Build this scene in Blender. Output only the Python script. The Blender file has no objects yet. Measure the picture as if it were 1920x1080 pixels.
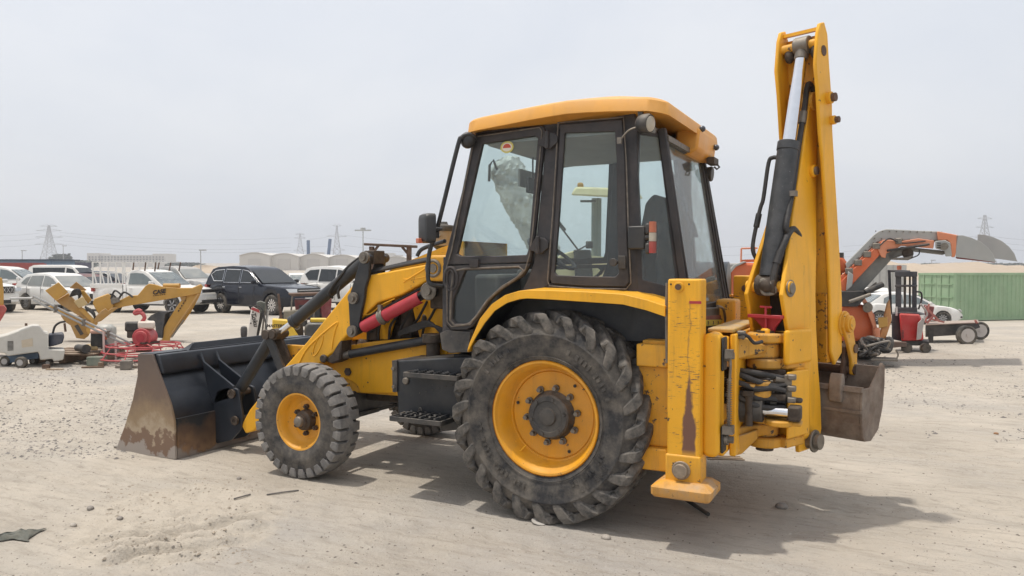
import bpy, bmesh, math, random
from mathutils import Vector, Matrix, noise
random.seed(7)
SC = bpy.context.scene
COL = SC.collection
R_ = math.radians
# ------------------------------------------------------------------ camera
CAM = Vector((2.0382, -5.5018, 1.675)); YAW = .4710; PIT = -.0276; FPX = 1418.5
cd = bpy.data.cameras.new('camera'); cam = bpy.data.objects.new('camera', cd); COL.objects.link(cam)
cam.location = CAM; cam.rotation_euler = (math.pi/2 + PIT, 0, YAW)
cd.sensor_width = 36; cd.lens = FPX/1920*36; cd.clip_start = .05; cd.clip_end = 6000
SC.camera = cam
# ------------------------------------------------------------------ sky
SUNV = Vector((-.25, -.10, 1)).normalized()
ELEV = math.asin(SUNV.z); AZ = math.atan2(SUNV.x, SUNV.y)
W = bpy.data.worlds.new('World'); SC.world = W; W.use_nodes = True
nt = W.node_tree; nt.nodes.clear()
def wn(t, **k):
    n = nt.nodes.new(t)
    for a, v in k.items(): setattr(n, a, v)
    return n
sky = wn('ShaderNodeTexSky', sky_type='NISHITA', sun_disc=False, sun_elevation=ELEV, sun_rotation=AZ,
         air_density=1.0, dust_density=10.0, ozone_density=1.5, altitude=0)
tc = wn('ShaderNodeTexCoord'); mp = wn('ShaderNodeMapping'); mp.inputs['Scale'].default_value = (1.2, 1.2, 3.2)
nz = wn('ShaderNodeTexNoise'); nz.inputs['Scale'].default_value = 1.5; nz.inputs['Detail'].default_value = 7; nz.inputs['Roughness'].default_value = .55; nz.inputs['Distortion'].default_value = .4
rp = wn('ShaderNodeValToRGB'); rp.color_ramp.elements[0].position = .42; rp.color_ramp.elements[1].position = .66
rp.color_ramp.elements[0].color = (7.15, 7.5, 8.1, 1); rp.color_ramp.elements[1].color = (8.0, 8.2, 8.55, 1)
mx = wn('ShaderNodeMixRGB'); mx.inputs[0].default_value = .75
bg = wn('ShaderNodeBackground'); bg.inputs['Strength'].default_value = .10
wo = wn('ShaderNodeOutputWorld')
L = nt.links.new
L(tc.outputs['Generated'], mp.inputs[0]); L(mp.outputs[0], nz.inputs['Vector']); L(nz.outputs[0], rp.inputs[0])
L(sky.outputs[0], mx.inputs[1]); L(rp.outputs[0], mx.inputs[2]); L(mx.outputs[0], bg.inputs[0]); L(bg.outputs[0], wo.inputs[0])
# ------------------------------------------------------------------ sun
sd = bpy.data.lights.new('sun', 'SUN'); sd.energy = 2.2; sd.angle = R_(1.5); sd.color = (1, .95, .87)
so = bpy.data.objects.new('sun', sd); COL.objects.link(so); so.location = SUNV*30
so.rotation_euler = SUNV.to_track_quat('Z', 'Y').to_euler()
# ------------------------------------------------------------------ exposure
SC.view_settings.view_transform = 'Standard'; SC.view_settings.look = 'None'
SC.view_settings.exposure = .37; SC.view_settings.gamma = 1; SC.view_settings.use_curve_mapping = False
SC.render.engine = 'CYCLES'
SC.cycles.max_bounces = 6; SC.cycles.volume_bounces = 0; SC.cycles.transparent_max_bounces = 16

# ------------------------------------------------------------------ geometry helpers
FW = Vector((-math.sin(YAW)*math.cos(PIT), math.cos(YAW)*math.cos(PIT), math.sin(PIT)))
RT = Vector((math.cos(YAW), math.sin(YAW), 0)); UP = RT.cross(FW)
FH = Vector((-math.sin(YAW), math.cos(YAW), 0))
def ray(px, py): return FW + RT*((px-960)/FPX) + UP*((540-py)/FPX)
def at(px, py, **k):
    "the point of the place that stands at photograph position px,py on a plane x=, y= or z="
    (a, v), = k.items(); i = 'xyz'.index(a); d = ray(px, py)
    return CAM + d*((v-CAM[i])/d[i])
def atn(px, py, p0, n):
    d = ray(px, py); return CAM + d*((p0-CAM).dot(n)/d.dot(n))
def dep(px, py, d): 
    "point at photograph position px,py, d metres ahead of the camera"
    return CAM + ray(px, py)*d
def V(*a): return Vector(a)

class MB:
    def __init__(s): s.v = []; s.f = []
    def add(s, vs, fs):
        b = len(s.v); s.v += [Vector(x) for x in vs]; s.f += [tuple(b+i for i in f) for f in fs]; return s
    def box(s, c, size, rot=None):
        c = Vector(c); hx, hy, hz = [x/2 for x in size]
        vs = [Vector((x, y, z)) for x in (-hx, hx) for y in (-hy, hy) for z in (-hz, hz)]
        if rot is not None:
            if isinstance(rot, (int, float)): rot = Matrix.Rotation(rot, 3, 'Z')
            vs = [rot @ v for v in vs]
        return s.add([v+c for v in vs], [(0,1,3,2),(4,6,7,5),(0,4,5,1),(2,3,7,6),(0,2,6,4),(1,5,7,3)])
    def bx(s, x0, x1, y0, y1, z0, z1): return s.box(((x0+x1)/2, (y0+y1)/2, (z0+z1)/2), (abs(x1-x0), abs(y1-y0), abs(z1-z0)))
    def bar(s, p, q, w, h=None, up=(0,0,1)):
        p = Vector(p); q = Vector(q); h = w if h is None else h
        z = (q-p); l = z.length; z = z.normalized(); u = Vector(up)
        if abs(z.dot(u)) > .98: u = Vector((0,1,0))
        x = u.cross(z).normalized(); y = z.cross(x)
        m = Matrix((x, y, z)).transposed()
        return s.box((p+q)/2, (w, h, l), m)
    def prism(s, pts, vec):
        vec = Vector(vec); n = len(pts); a = [Vector(p) for p in pts]
        return s.add(a+[p+vec for p in a], [tuple(range(n))[::-1], tuple(range(n, 2*n))] + [(i, (i+1) % n, n+(i+1) % n, n+i) for i in range(n)])
    def cyl(s, p, q, r, r2=None, n=16, caps=True):
        p = Vector(p); q = Vector(q); r2 = r if r2 is None else r2
        z = (q-p).normalized(); u = Vector((0,0,1)) if abs(z.z) < .9 else Vector((1,0,0))
        x = u.cross(z).normalized(); y = z.cross(x)
        a = [p+(x*math.cos(2*math.pi*i/n)+y*math.sin(2*math.pi*i/n))*r for i in range(n)]
        b = [q+(x*math.cos(2*math.pi*i/n)+y*math.sin(2*math.pi*i/n))*r2 for i in range(n)]
        fs = [(i, (i+1) % n, n+(i+1) % n, n+i) for i in range(n)]
        if caps: fs += [tuple(range(n))[::-1], tuple(range(n, 2*n))]
        return s.add(a+b, fs)
    def tube(s, pts, r, n=8, closed=False):
        pts = [Vector(p) for p in pts]; m = len(pts); rs = r if isinstance(r, (list, tuple)) else [r]*m
        prev = None; base = len(s.v)
        for i, p in enumerate(pts):
            if closed: t = pts[(i+1) % m]-pts[i-1]
            else: t = pts[min(i+1, m-1)]-pts[max(i-1, 0)]
            t = t.normalized() if t.length > 1e-9 else Vector((0,0,1))
            if prev is None:
                u = Vector((0,0,1)) if abs(t.z) < .9 else Vector((1,0,0)); x = u.cross(t).normalized()
            else: x = (prev - t*prev.dot(t)).normalized()
            prev = x; y = t.cross(x)
            s.v += [p+(x*math.cos(2*math.pi*k/n)+y*math.sin(2*math.pi*k/n))*rs[i] for k in range(n)]
        for i in range(m if closed else m-1):
            j = (i+1) % m
            for k in range(n): s.f.append((base+i*n+k, base+i*n+(k+1) % n, base+j*n+(k+1) % n, base+j*n+k))
        if not closed:
            s.f.append(tuple(base+k for k in range(n))[::-1]); s.f.append(tuple(base+(m-1)*n+k for k in range(n)))
        return s
    def lathe(s, prof, c, ax, n=32, close=False):
        "prof: (distance along ax, radius)"
        c = Vector(c); ax = Vector(ax).normalized(); u = Vector((0,0,1)) if abs(ax.z) < .9 else Vector((1,0,0))
        x = u.cross(ax).normalized(); y = ax.cross(x); b = len(s.v); m = len(prof)
        for i in range(n):
            t = 2*math.pi*i/n; d = x*math.cos(t)+y*math.sin(t)
            s.v += [c+ax*h+d*r for h, r in prof]
        for i in range(n):
            j = (i+1) % n
            for k in range(m-1 if not close else m):
                k2 = (k+1) % m; s.f.append((b+i*m+k, b+j*m+k, b+j*m+k2, b+i*m+k2))
        return s
    def ball(s, c, r, n=10, m=7):
        c = Vector(c); r = Vector((r, r, r)) if isinstance(r, (int, float)) else Vector(r)
        b = len(s.v)
        for j in range(m+1):
            ph = math.pi*j/m
            for i in range(n):
                t = 2*math.pi*i/n; s.v.append(c+Vector((r.x*math.sin(ph)*math.cos(t), r.y*math.sin(ph)*math.sin(t), r.z*math.cos(ph))))
        for j in range(m):
            for i in range(n): s.f.append((b+j*n+i, b+(j+1)*n+i, b+(j+1)*n+(i+1) % n, b+j*n+(i+1) % n))
        return s
    def loft(s, rings, closed=True, caps=True):
        n = len(rings[0]); b = len(s.v)
        for r in rings: s.v += [Vector(p) for p in r]
        for i in range(len(rings)-1):
            for k in range(n if closed else n-1):
                k2 = (k+1) % n; s.f.append((b+i*n+k, b+i*n+k2, b+(i+1)*n+k2, b+(i+1)*n+k))
        if caps and closed:
            s.f.append(tuple(b+k for k in range(n))[::-1]); s.f.append(tuple(b+(len(rings)-1)*n+k for k in range(n)))
        return s
    def mirror_y(s):
        m = MB(); m.v = [Vector((p.x, -p.y, p.z)) for p in s.v]; m.f = [tuple(reversed(f)) for f in s.f]; return m
    def xf(s, M): s.v = [M @ p for p in s.v]; return s
    def build(s, name, mat, parent=None, smooth=40, bevel=0, seg=2):
        me = bpy.data.meshes.new(name)
        me.from_pydata([tuple(p) for p in s.v], [], s.f)
        bm = bmesh.new(); bm.from_mesh(me); bmesh.ops.recalc_face_normals(bm, faces=bm.faces); bm.to_mesh(me); bm.free()
        me.materials.append(mat)
        if smooth:
            me.polygons.foreach_set('use_smooth', [True]*len(me.polygons)); me.set_sharp_from_angle(angle=R_(smooth))
        o = bpy.data.objects.new(name, me); COL.objects.link(o)
        if parent is not None: o.parent = parent
        if bevel:
            b = o.modifiers.new('bevel', 'BEVEL'); b.width = bevel; b.segments = seg; b.limit_method = 'ANGLE'; b.angle_limit = R_(38); b.harden_normals = False
        return o
def spline(pts, n=8):
    "smooth curve through points"
    pts = [Vector(p) for p in pts]; out = []
    for i in range(len(pts)-1):
        p0 = pts[max(i-1, 0)]; p1 = pts[i]; p2 = pts[i+1]; p3 = pts[min(i+2, len(pts)-1)]
        for k in range(n):
            t = k/n
            out.append(.5*((2*p1)+(p2-p0)*t+(2*p0-5*p1+4*p2-p3)*t*t+(3*p1-p0-3*p2+p3)*t**3))
    out.append(pts[-1]); return out
def rrect(x0, x1, y0, y1, r, n=4):
    out = []
    for cx, cy, a in ((x1-r, y1-r, 0), (x0+r, y1-r, 90), (x0+r, y0+r, 180), (x1-r, y0+r, 270)):
        for k in range(n+1):
            t = R_(a+90*k/n); out.append((cx+r*math.cos(t), cy+r*math.sin(t)))
    return out
def roundpoly(pts, r, n=4):
    "round the corners of a planar polygon"
    pts = [Vector(p) for p in pts]; out = []
    for i, p in enumerate(pts):
        a = pts[i-1]-p; b = pts[(i+1) % len(pts)]-p
        d = min(r, a.length*.45, b.length*.45); p0 = p+a.normalized()*d; p2 = p+b.normalized()*d
        for k in range(n+1):
            t = k/n; out.append(p0*(1-t)**2+p*2*t*(1-t)+p2*t*t)
    return out
def empty(name, loc=(0,0,0), rz=0):
    o = bpy.data.objects.new(name, None); COL.objects.link(o); o.location = loc; o.rotation_euler = (0, 0, rz); o.empty_display_size = .2; return o
def tag(o, label, cat, group=None):
    o['label'] = label; o['category'] = cat
    if group: o['group'] = group
    return o
def struct(o): o['kind'] = 'structure'; return o
def stuff(o): o['kind'] = 'stuff'; return o
def text(name, s, mat, parent, M, size=.1, ext=.0006, bold=0, shear=0):
    cu = bpy.data.curves.new(name, 'FONT'); cu.body = s; cu.size = size; cu.extrude = ext; cu.align_x = 'CENTER'; cu.align_y = 'CENTER'; cu.offset = bold; cu.shear = shear
    t = bpy.data.objects.new(name+'_c', cu); COL.objects.link(t)
    dg = bpy.context.evaluated_depsgraph_get(); me = bpy.data.meshes.new_from_object(t.evaluated_get(dg)); bpy.data.objects.remove(t)
    me.transform(M); me.name = name; me.materials.clear(); me.materials.append(mat)
    o = bpy.data.objects.new(name, me); COL.objects.link(o); o.parent = parent; return o
def frame(o, x, y):
    "matrix with origin o, first axis x, second axis near y"
    x = Vector(x).normalized(); z = x.cross(Vector(y)).normalized(); y = z.cross(x)
    M = Matrix.Identity(4)
    for i in range(3): M[i][0] = x[i]; M[i][1] = y[i]; M[i][2] = z[i]; M[i][3] = o[i]
    return M
def copy_tree(o, parent=None):
    c = o.copy(); COL.objects.link(c); c.parent = parent
    for ch in list(o.children): copy_tree(ch, c)
    return c

# ------------------------------------------------------------------ materials
MATS = {}
def mat(name, col, rough=.5, metal=0., var=.12, scale=5., dust=0., dustcol=(.44,.375,.29), chips=0., chipcol=(.10,.055,.035), bump=0., bscale=40., grime=0., scratch=0., spec=.5, coat=0., up=True, stretch=(1,1,1)):
    if name in MATS: return MATS[name]
    m = bpy.data.materials.new(name); MATS[name] = m; m.use_nodes = True; t = m.node_tree; t.nodes.clear()
    K = t.links.new
    out = t.nodes.new('ShaderNodeOutputMaterial'); b = t.nodes.new('ShaderNodeBsdfPrincipled'); K(b.outputs[0], out.inputs[0])
    b.inputs['Metallic'].default_value = metal; b.inputs['Roughness'].default_value = rough; b.inputs['Specular IOR Level'].default_value = spec
    b.inputs['Coat Weight'].default_value = coat; b.inputs['Coat Roughness'].default_value = .15
    co = t.nodes.new('ShaderNodeTexCoord'); mpn = t.nodes.new('ShaderNodeMapping'); mpn.inputs['Scale'].default_value = stretch; K(co.outputs['Object'], mpn.inputs[0])
    vec = mpn.outputs[0]
    def noise_(sc, det=6, rough_=.6):
        n = t.nodes.new('ShaderNodeTexNoise'); n.inputs['Scale'].default_value = sc; n.inputs['Detail'].default_value = det; n.inputs['Roughness'].default_value = rough_; K(vec, n.inputs['Vector']); return n.outputs[0]
    def rng(v, a, b_, c, d):
        n = t.nodes.new('ShaderNodeMapRange'); n.inputs[1].default_value = a; n.inputs[2].default_value = b_; n.inputs[3].default_value = c; n.inputs[4].default_value = d; K(v, n.inputs[0]); return n.outputs[0]
    def mul(a, b_):
        n = t.nodes.new('ShaderNodeMath'); n.operation = 'MULTIPLY'; K(a, n.inputs[0])
        if isinstance(b_, float): n.inputs[1].default_value = b_
        else: K(b_, n.inputs[1])
        return n.outputs[0]
    def mixc(f, a, b_):
        n = t.nodes.new('ShaderNodeMixRGB'); K(f, n.inputs[0])
        for i, q in ((1, a), (2, b_)):
            if isinstance(q, tuple): n.inputs[i].default_value = (*q, 1)
            else: K(q, n.inputs[i])
        return n.outputs[0]
    n1 = noise_(scale)
    c = mixc(rng(n1, .3, .7, 0, 1), tuple(x*(1-var) for x in col), tuple(min(1, x*(1+var*.6)) for x in col))
    rsock = rng(noise_(scale*2.3), .3, .7, max(.02, rough-.08), min(1, rough+.1))
    if dust:
        f = rng(noise_(scale*.9, 8, .68), .38, .72, 0, 1)
        if up:
            g = t.nodes.new('ShaderNodeNewGeometry'); s = t.nodes.new('ShaderNodeSeparateXYZ'); K(g.outputs['Normal'], s.inputs[0])
            u = rng(s.outputs[2], -.2, .9, .35, 1.4); f = mul(f, u)
        fd = mul(f, dust); n = t.nodes.new('ShaderNodeClamp'); K(fd, n.inputs[0]); c = mixc(n.outputs[0], c, dustcol)
        q = t.nodes.new('ShaderNodeMixRGB'); K(n.outputs[0], q.inputs[0]); K(rsock, q.inputs[1]); q.inputs[2].default_value = (.95,)*3+(1,); rsock = q.outputs[0]
    if grime:
        mg = t.nodes.new('ShaderNodeMapping'); mg.inputs['Scale'].default_value = (7, 7, .8); K(co.outputs['Object'], mg.inputs[0])
        ng = t.nodes.new('ShaderNodeTexNoise'); ng.inputs['Scale'].default_value = 2.2; ng.inputs['Detail'].default_value = 7; ng.inputs['Roughness'].default_value = .65; K(mg.outputs[0], ng.inputs['Vector'])
        c = mixc(mul(rng(ng.outputs[0], .52, .72, 0, 1), grime), c, (col[0]*.42+.03, col[1]*.40+.03, col[2]*.4+.03))
    if scratch:
        for st_, sc_ in (((1, 1, 16), 7.), ((9, 9, .7), 5.)):
            mg = t.nodes.new('ShaderNodeMapping'); mg.inputs['Scale'].default_value = st_; mg.inputs['Rotation'].default_value = (.25, .35, .2); K(co.outputs['Object'], mg.inputs[0])
            ng = t.nodes.new('ShaderNodeTexNoise'); ng.inputs['Scale'].default_value = sc_; ng.inputs['Detail'].default_value = 4; ng.inputs['Roughness'].default_value = .6; K(mg.outputs[0], ng.inputs['Vector'])
            c = mixc(mul(mul(rng(ng.outputs[0], .67, .70, 0, 1), rng(noise_(1.7), .48, .6, 0, 1)), scratch), c, (col[0]*.30+.04, col[1]*.3+.03, col[2]*.3+.03))
    if chips:
        f = rng(noise_(scale*5.2, 5, .7), .72-chips*.25, .735-chips*.25, 0, 1); c = mixc(f, c, chipcol)
    K(c, b.inputs['Base Color']); K(rsock, b.inputs['Roughness'])
    if bump:
        bn = t.nodes.new('ShaderNodeBump'); bn.inputs['Strength'].default_value = bump; bn.inputs['Distance'].default_value = .01; K(noise_(bscale), bn.inputs['Height']); K(bn.outputs[0], b.inputs['Normal'])
    m['sock'] = 1
    return m
def glassmat(name, tint=(.92,.965,.96), dustf=.03, rough=.02, refl=.9):
    if name in MATS: return MATS[name]
    m = bpy.data.materials.new(name); MATS[name] = m; m.use_nodes = True; t = m.node_tree; t.nodes.clear(); K = t.links.new
    out = t.nodes.new('ShaderNodeOutputMaterial')
    tr = t.nodes.new('ShaderNodeBsdfTransparent'); tr.inputs[0].default_value = (*tint, 1)
    gl = t.nodes.new('ShaderNodeBsdfGlossy'); gl.inputs['Roughness'].default_value = rough; gl.inputs[0].default_value = (refl,)*3+(1,)
    df = t.nodes.new('ShaderNodeBsdfDiffuse'); df.inputs[0].default_value = (.40,.40,.38,1)
    lw = t.nodes.new('ShaderNodeLayerWeight'); lw.inputs[0].default_value = .5
    pw = t.nodes.new('ShaderNodeMath'); pw.operation = 'POWER'; pw.inputs[1].default_value = 5; K(lw.outputs['Facing'], pw.inputs[0])
    fr = t.nodes.new('ShaderNodeMath'); fr.operation = 'MULTIPLY_ADD'; fr.inputs[1].default_value = .6; fr.inputs[2].default_value = .035; K(pw.outputs[0], fr.inputs[0])
    m1 = t.nodes.new('ShaderNodeMixShader'); K(fr.outputs[0], m1.inputs[0]); K(tr.outputs[0], m1.inputs[1]); K(gl.outputs[0], m1.inputs[2])
    n = t.nodes.new('ShaderNodeTexNoise'); n.inputs['Scale'].default_value = 4; n.inputs['Detail'].default_value = 8; n.inputs['Roughness'].default_value = .7
    co = t.nodes.new('ShaderNodeTexCoord'); K(co.outputs['Object'], n.inputs['Vector'])
    mr = t.nodes.new('ShaderNodeMapRange'); mr.inputs[1].default_value = .3; mr.inputs[2].default_value = .75; mr.inputs[3].default_value = dustf*.3; mr.inputs[4].default_value = dustf*1.8; K(n.outputs[0], mr.inputs[0])
    m2 = t.nodes.new('ShaderNodeMixShader'); K(mr.outputs[0], m2.inputs[0]); K(m1.outputs[0], m2.inputs[1]); K(df.outputs[0], m2.inputs[2])
    K(m2.outputs[0], out.inputs[0]); return m
def plain(name, col, rough=.6, **k): return mat(name, col, rough, **k)

YEL = mat('yellow_paint', (.86,.425,.018), .42, var=.14, scale=2.2, grime=.30, dust=.20, scratch=.5, chips=.19, dustcol=(.50,.36,.16), spec=.4)
YELW = mat('worn_yellow_paint', (.76,.37,.02), .5, grime=.6, var=.16, scale=4, dust=.35, chips=.42, dustcol=(.42,.31,.17), chipcol=(.10,.07,.05))
YELD = mat('greasy_yellow_paint', (.66,.29,.015), .45, var=.3, scale=5, dust=.3, chips=.62, dustcol=(.30,.19,.08), chipcol=(.13,.06,.02))
RIMY = mat('rim_yellow', (.76,.345,.014), .42, var=.14, scale=4, grime=.35, dust=.28, dustcol=(.42,.30,.16), chips=.2, up=False)
YELG = mat('greasy_hinge_yellow', (.68,.33,.02), .55, var=.2, scale=2.6, grime=.7, dust=.75, dustcol=(.34,.27,.18), chips=.45, chipcol=(.07,.055,.045))
ORY = mat('roof_orange_yellow', (.78,.37,.055), .45, var=.12, scale=2, grime=.2, dust=.5, dustcol=(.55,.38,.25))
BLK = mat('black_paint', (.018,.022,.028), .4, var=.25, scale=5, dust=.14, chips=.05, chipcol=(.13,.10,.08), spec=.45)
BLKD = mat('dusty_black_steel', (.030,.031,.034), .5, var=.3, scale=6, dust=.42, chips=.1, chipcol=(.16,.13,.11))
CABM = mat('cab_frame_black', (.028,.028,.031), .55, var=.25, scale=6, dust=.34, dustcol=(.22,.17,.145), chips=.10, chipcol=(.10,.065,.055))
TRIM = mat('inner_dark_trim', (.05,.052,.055), .75, var=.15, dust=.2)
LINER = mat('headliner_grey', (.30,.31,.31), .85, var=.08)
RUB = mat('tyre_rubber', (.028,.028,.030), .8, var=.3, scale=9, dust=.9, dustcol=(.19,.167,.138), up=False, bump=.25, bscale=60)
RUBF = mat('front_tread_dusty', (.15,.145,.14), .88, var=.25, scale=14, dust=.7, dustcol=(.33,.305,.275), up=False, bump=.3, bscale=70)
RUBT = mat('tread_rubber_worn', (.045,.044,.043), .82, var=.3, scale=14, dust=.85, dustcol=(.25,.222,.188), up=False, bump=.3, bscale=70)
CHR = mat('chrome_rod', (.75,.76,.78), .16, metal=1., var=.05, scale=20)
STL = mat('bare_steel', (.20,.18,.155), .5, metal=.6, var=.3, scale=18, dust=.35)
GREASE = mat('grease_dirt', (.055,.040,.030), .65, var=.5, scale=20, dust=.5, dustcol=(.19,.145,.10), bump=.5)
HOSE = mat('rubber_hose', (.022,.022,.023), .55, var=.3, scale=12, dust=.4, dustcol=(.15,.13,.115))
REDP = mat('red_paint', (.40,.025,.04), .35, var=.15, scale=9, dust=.12, dustcol=(.40,.25,.2), chips=.15)
GLS = glassmat('cab_glass')
GLR = glassmat('cab_rear_glass', (.84,.88,.87), .16)
RUST = mat('rusty_steel', (.115,.062,.038), .8, var=.45, scale=7, dust=.6, dustcol=(.20,.15,.115), up=False, bump=.4)
ORL = mat('orange_lens', (.50,.12,.05), .3, var=.2, dust=.4); RDL = mat('red_lens', (.36,.035,.03), .3, var=.2, dust=.4); WHL = mat('clear_lens', (.46,.43,.36), .25, var=.2, dust=.4)
# ================================================================== the backhoe loader
BH = empty('backhoe_loader', (0, 0, 0))
tag(BH, 'large yellow backhoe loader with black cab, loader bucket lowered and boom folded upright', 'backhoe loader')
def TY(pts, y): return [at(a, b, y=y) for a, b in pts]
def part(mb, name, m, parent=None, mir=False, **k):
    o = mb.build(name, m, parent or BH, **k)
    if mir: return o, mb.mirror_y().build(name, m, BH if parent is None else parent, **k)
    return o
def annul(mb, outer, inner, vec):
    "flat ring between two outlines of equal length, given a thickness"
    vec = Vector(vec); n = len(outer); b = len(mb.v)
    mb.v += [Vector(p) for p in outer]+[Vector(p) for p in inner]+[Vector(p)+vec for p in outer]+[Vector(p)+vec for p in inner]
    for i in range(n):
        j = (i+1) % n
        for q in ((i, j, n+j, n+i), (2*n+i, 3*n+i, 3*n+j, 2*n+j), (i, 2*n+i, 2*n+j, j), (n+i, n+j, 3*n+j, 3*n+i)): mb.f.append(tuple(b+k for k in q))
    return mb
def hexbolt(c, ax, r, h, m=STL, parent=None, name='bolt'):
    return MB().cyl(c, Vector(c)+Vector(ax).normalized()*h, r, n=6).build(name, m, parent or BH, smooth=0)
def pin(c, ax, r, h, m=STL, parent=None, name='pin'):
    c = Vector(c); ax = Vector(ax).normalized()
    return MB().cyl(c, c+ax*h*.55, r*1.25, n=20).cyl(c+ax*h*.55, c+ax*h, r*.72, n=16).build(name, m, parent or BH, smooth=30)

# ---------------- wheels
def tyre_mesh(Ro, W, Ri, n=72):
    h = W/2
    if Ro > .6: prof = [(-h*.78, Ri-.012), (-h*.88, Ri+.01), (-h*.95, Ri+.06), (-h*.985, Ri+.12), (-h*1.0, Ri+.160), (-h*1.012, Ri+.166), (-h*1.012, Ri+.172), (-h*.985, Ri+.178), (-h*.94, Ri+.20), (-h*.88, Ri+.232), (-h*.77, Ri+.262), (-h*.5, Ri+.278), (-h*.3, Ri+.282)]
    else: prof = [(-h*.78, Ri-.012), (-h*.86, Ri+.01), (-h*.97, Ri+(Ro-Ri)*.22), (-h*1.0, Ri+(Ro-Ri)*.42), (-h*.985, Ri+(Ro-Ri)*.44), (-h*.99, Ri+(Ro-Ri)*.55), (-h*.93, Ri+(Ro-Ri)*.74), (-h*.84, Ri+(Ro-Ri)*.84), (-h*.4, Ri+(Ro-Ri)*.86)]
    prof = prof + [(0, prof[-1][1]+.002)] + [(-a, b) for a, b in reversed(prof)]
    return prof
def rear_wheel(y, sgn):
    # sgn: -1 = outer face towards -y
    c = V(0, y, .69); ax = V(0, sgn, 0)      # ax points outwards
    rim = MB().lathe([(.185, .379), (.192, .372), (.190, .360), (.165, .350), (.150, .338), (.085, .325), (.05, .308), (.05, .298), (.036, .294), (.042, .288), (.040, .20), (.052, .15), (.055, 0)], c, ax, 56)
    rim.lathe([(.192, .379), (.16, .383), (-.18, .383), (-.19, .379)], c, ax, 48)
    w = rim.build('wheel', RIMY, BH, smooth=35)
    RO, Wt, RI = .70, .43, .379
    t = MB().lathe(tyre_mesh(RO, Wt, RI), c, ax, 96); 
    t.build('tyre', RUB, w, smooth=50)
    mk = MB()
    for r, t0, t1, n_ in ((.475, .35, 1.25, 13), (.475, 3.3, 4.5, 16), (.50, 2.1, 2.6, 8), (.45, 5.2, 5.9, 11), (.505, 5.3, 5.8, 6)):
        for k in range(n_):
            if (k*7+n_) % 5 == 0: continue
            a = t0+(t1-t0)*k/n_; d_ = V(math.cos(a), 0, math.sin(a)); tt = V(-math.sin(a), 0, math.cos(a)); o_ = c+ax*(Wt/2*.985 if r > .46 else Wt/2*.965)+d_*r; hh = .016+.004*(k % 2)
            mk.prism([o_+d_*hh-tt*.010, o_+d_*hh+tt*.010, o_-d_*hh+tt*.009, o_-d_*hh-tt*.011], ax*.006)
    mk.lathe([(Wt/2*.93, .405), (Wt/2*.93+.006, .408), (Wt/2*.93, .412)], c, ax, 64)
    stuff(mk.build('sidewall_moulding', RUB, w, smooth=0))
    lug = MB(); nl = 24; h = Wt/2
    path = [(-h*.985, .553, .050, .036), (-h*1.01, .585, .038, .045), (-h*1.015, .645, .014, .052), (-h*.97, .688, -.012, .055), (-h*.6, .697, -.075, .053), (-h*.25, .701, -.135, .047), (h*.06, .702, -.175, .038)]
    for side in (1, -1):
        for k in range(nl):
            t0 = 2*math.pi*(k+(.5 if side < 0 else 0))/nl
            rings = []
            for (yy, r, dt, hw) in path:
                yy *= side; tt = t0+dt*1.9
                def P(rr, ang, yo): 
                    return c+ax*(-yo)+V(math.sin(ang)*rr, 0, math.cos(ang)*rr)
                wa = hw/r*.93; base = .05
                # inward direction: mostly radial on the tread, sideways on the wall
                fl = max(0, min(1, (r-.60)/.08)); bi = yy*(1 if fl > .9 else .80); rb = r-base*fl-.005
                rings.append([P(r, tt-wa*.75, yy), P(r, tt+wa*.75, yy), P(rb, tt+wa*1.15, bi), P(rb, tt-wa*1.15, bi)])
            lug.loft(rings)
    lug.build('tread', RUBT, w, smooth=0, bevel=.006, seg=1)
    hub = MB().lathe([(.055, .165), (.075, .150), (.118, .146), (.130, .135), (.132, .105), (.126, .10), (.126, .062), (.142, .055), (.146, .03), (.146, 0)], c, ax, 28)
    for k in range(6):
        a = k*math.pi/3+.2; hub.cyl(c+ax*.128+V(math.cos(a)*.118, 0, math.sin(a)*.118), c+ax*.143+V(math.cos(a)*.118, 0, math.sin(a)*.118), .012, n=6)
    hub.build('hub', BLKD, w, smooth=35)
    for k in range(10):
        a = k*math.pi/5+.15; p = c+V(math.cos(a)*.185, 0, math.sin(a)*.185)
        MB().cyl(p+ax*.05, p+ax*.066, .023, n=12).cyl(p+ax*.066, p+ax*.098, .0155, n=6).build('wheel_nut', STL, w, smooth=30)
    for k, a in enumerate((.9, 2.9, 5.2)):
        p = c+V(math.cos(a)*.262, 0, math.sin(a)*.262); MB().cyl(p+ax*.052, p+ax*.0575, .011, n=12).build('rim_hole', HOSE, w)
    a = 3.9; p = c+V(math.cos(a)*.315, 0, math.sin(a)*.315)
    MB().tube([p+ax*.08+V(-.03, 0, .02), p+ax*.105+V(-.03, 0, -.02), p+ax*.105+V(.02, 0, -.035), p+ax*.08+V(.045, 0, 0)], .006, 6).build('valve_guard', YEL, w)
    return w
rear_wheel(-.855, -1); rear_wheel(.855, 1)
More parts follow.
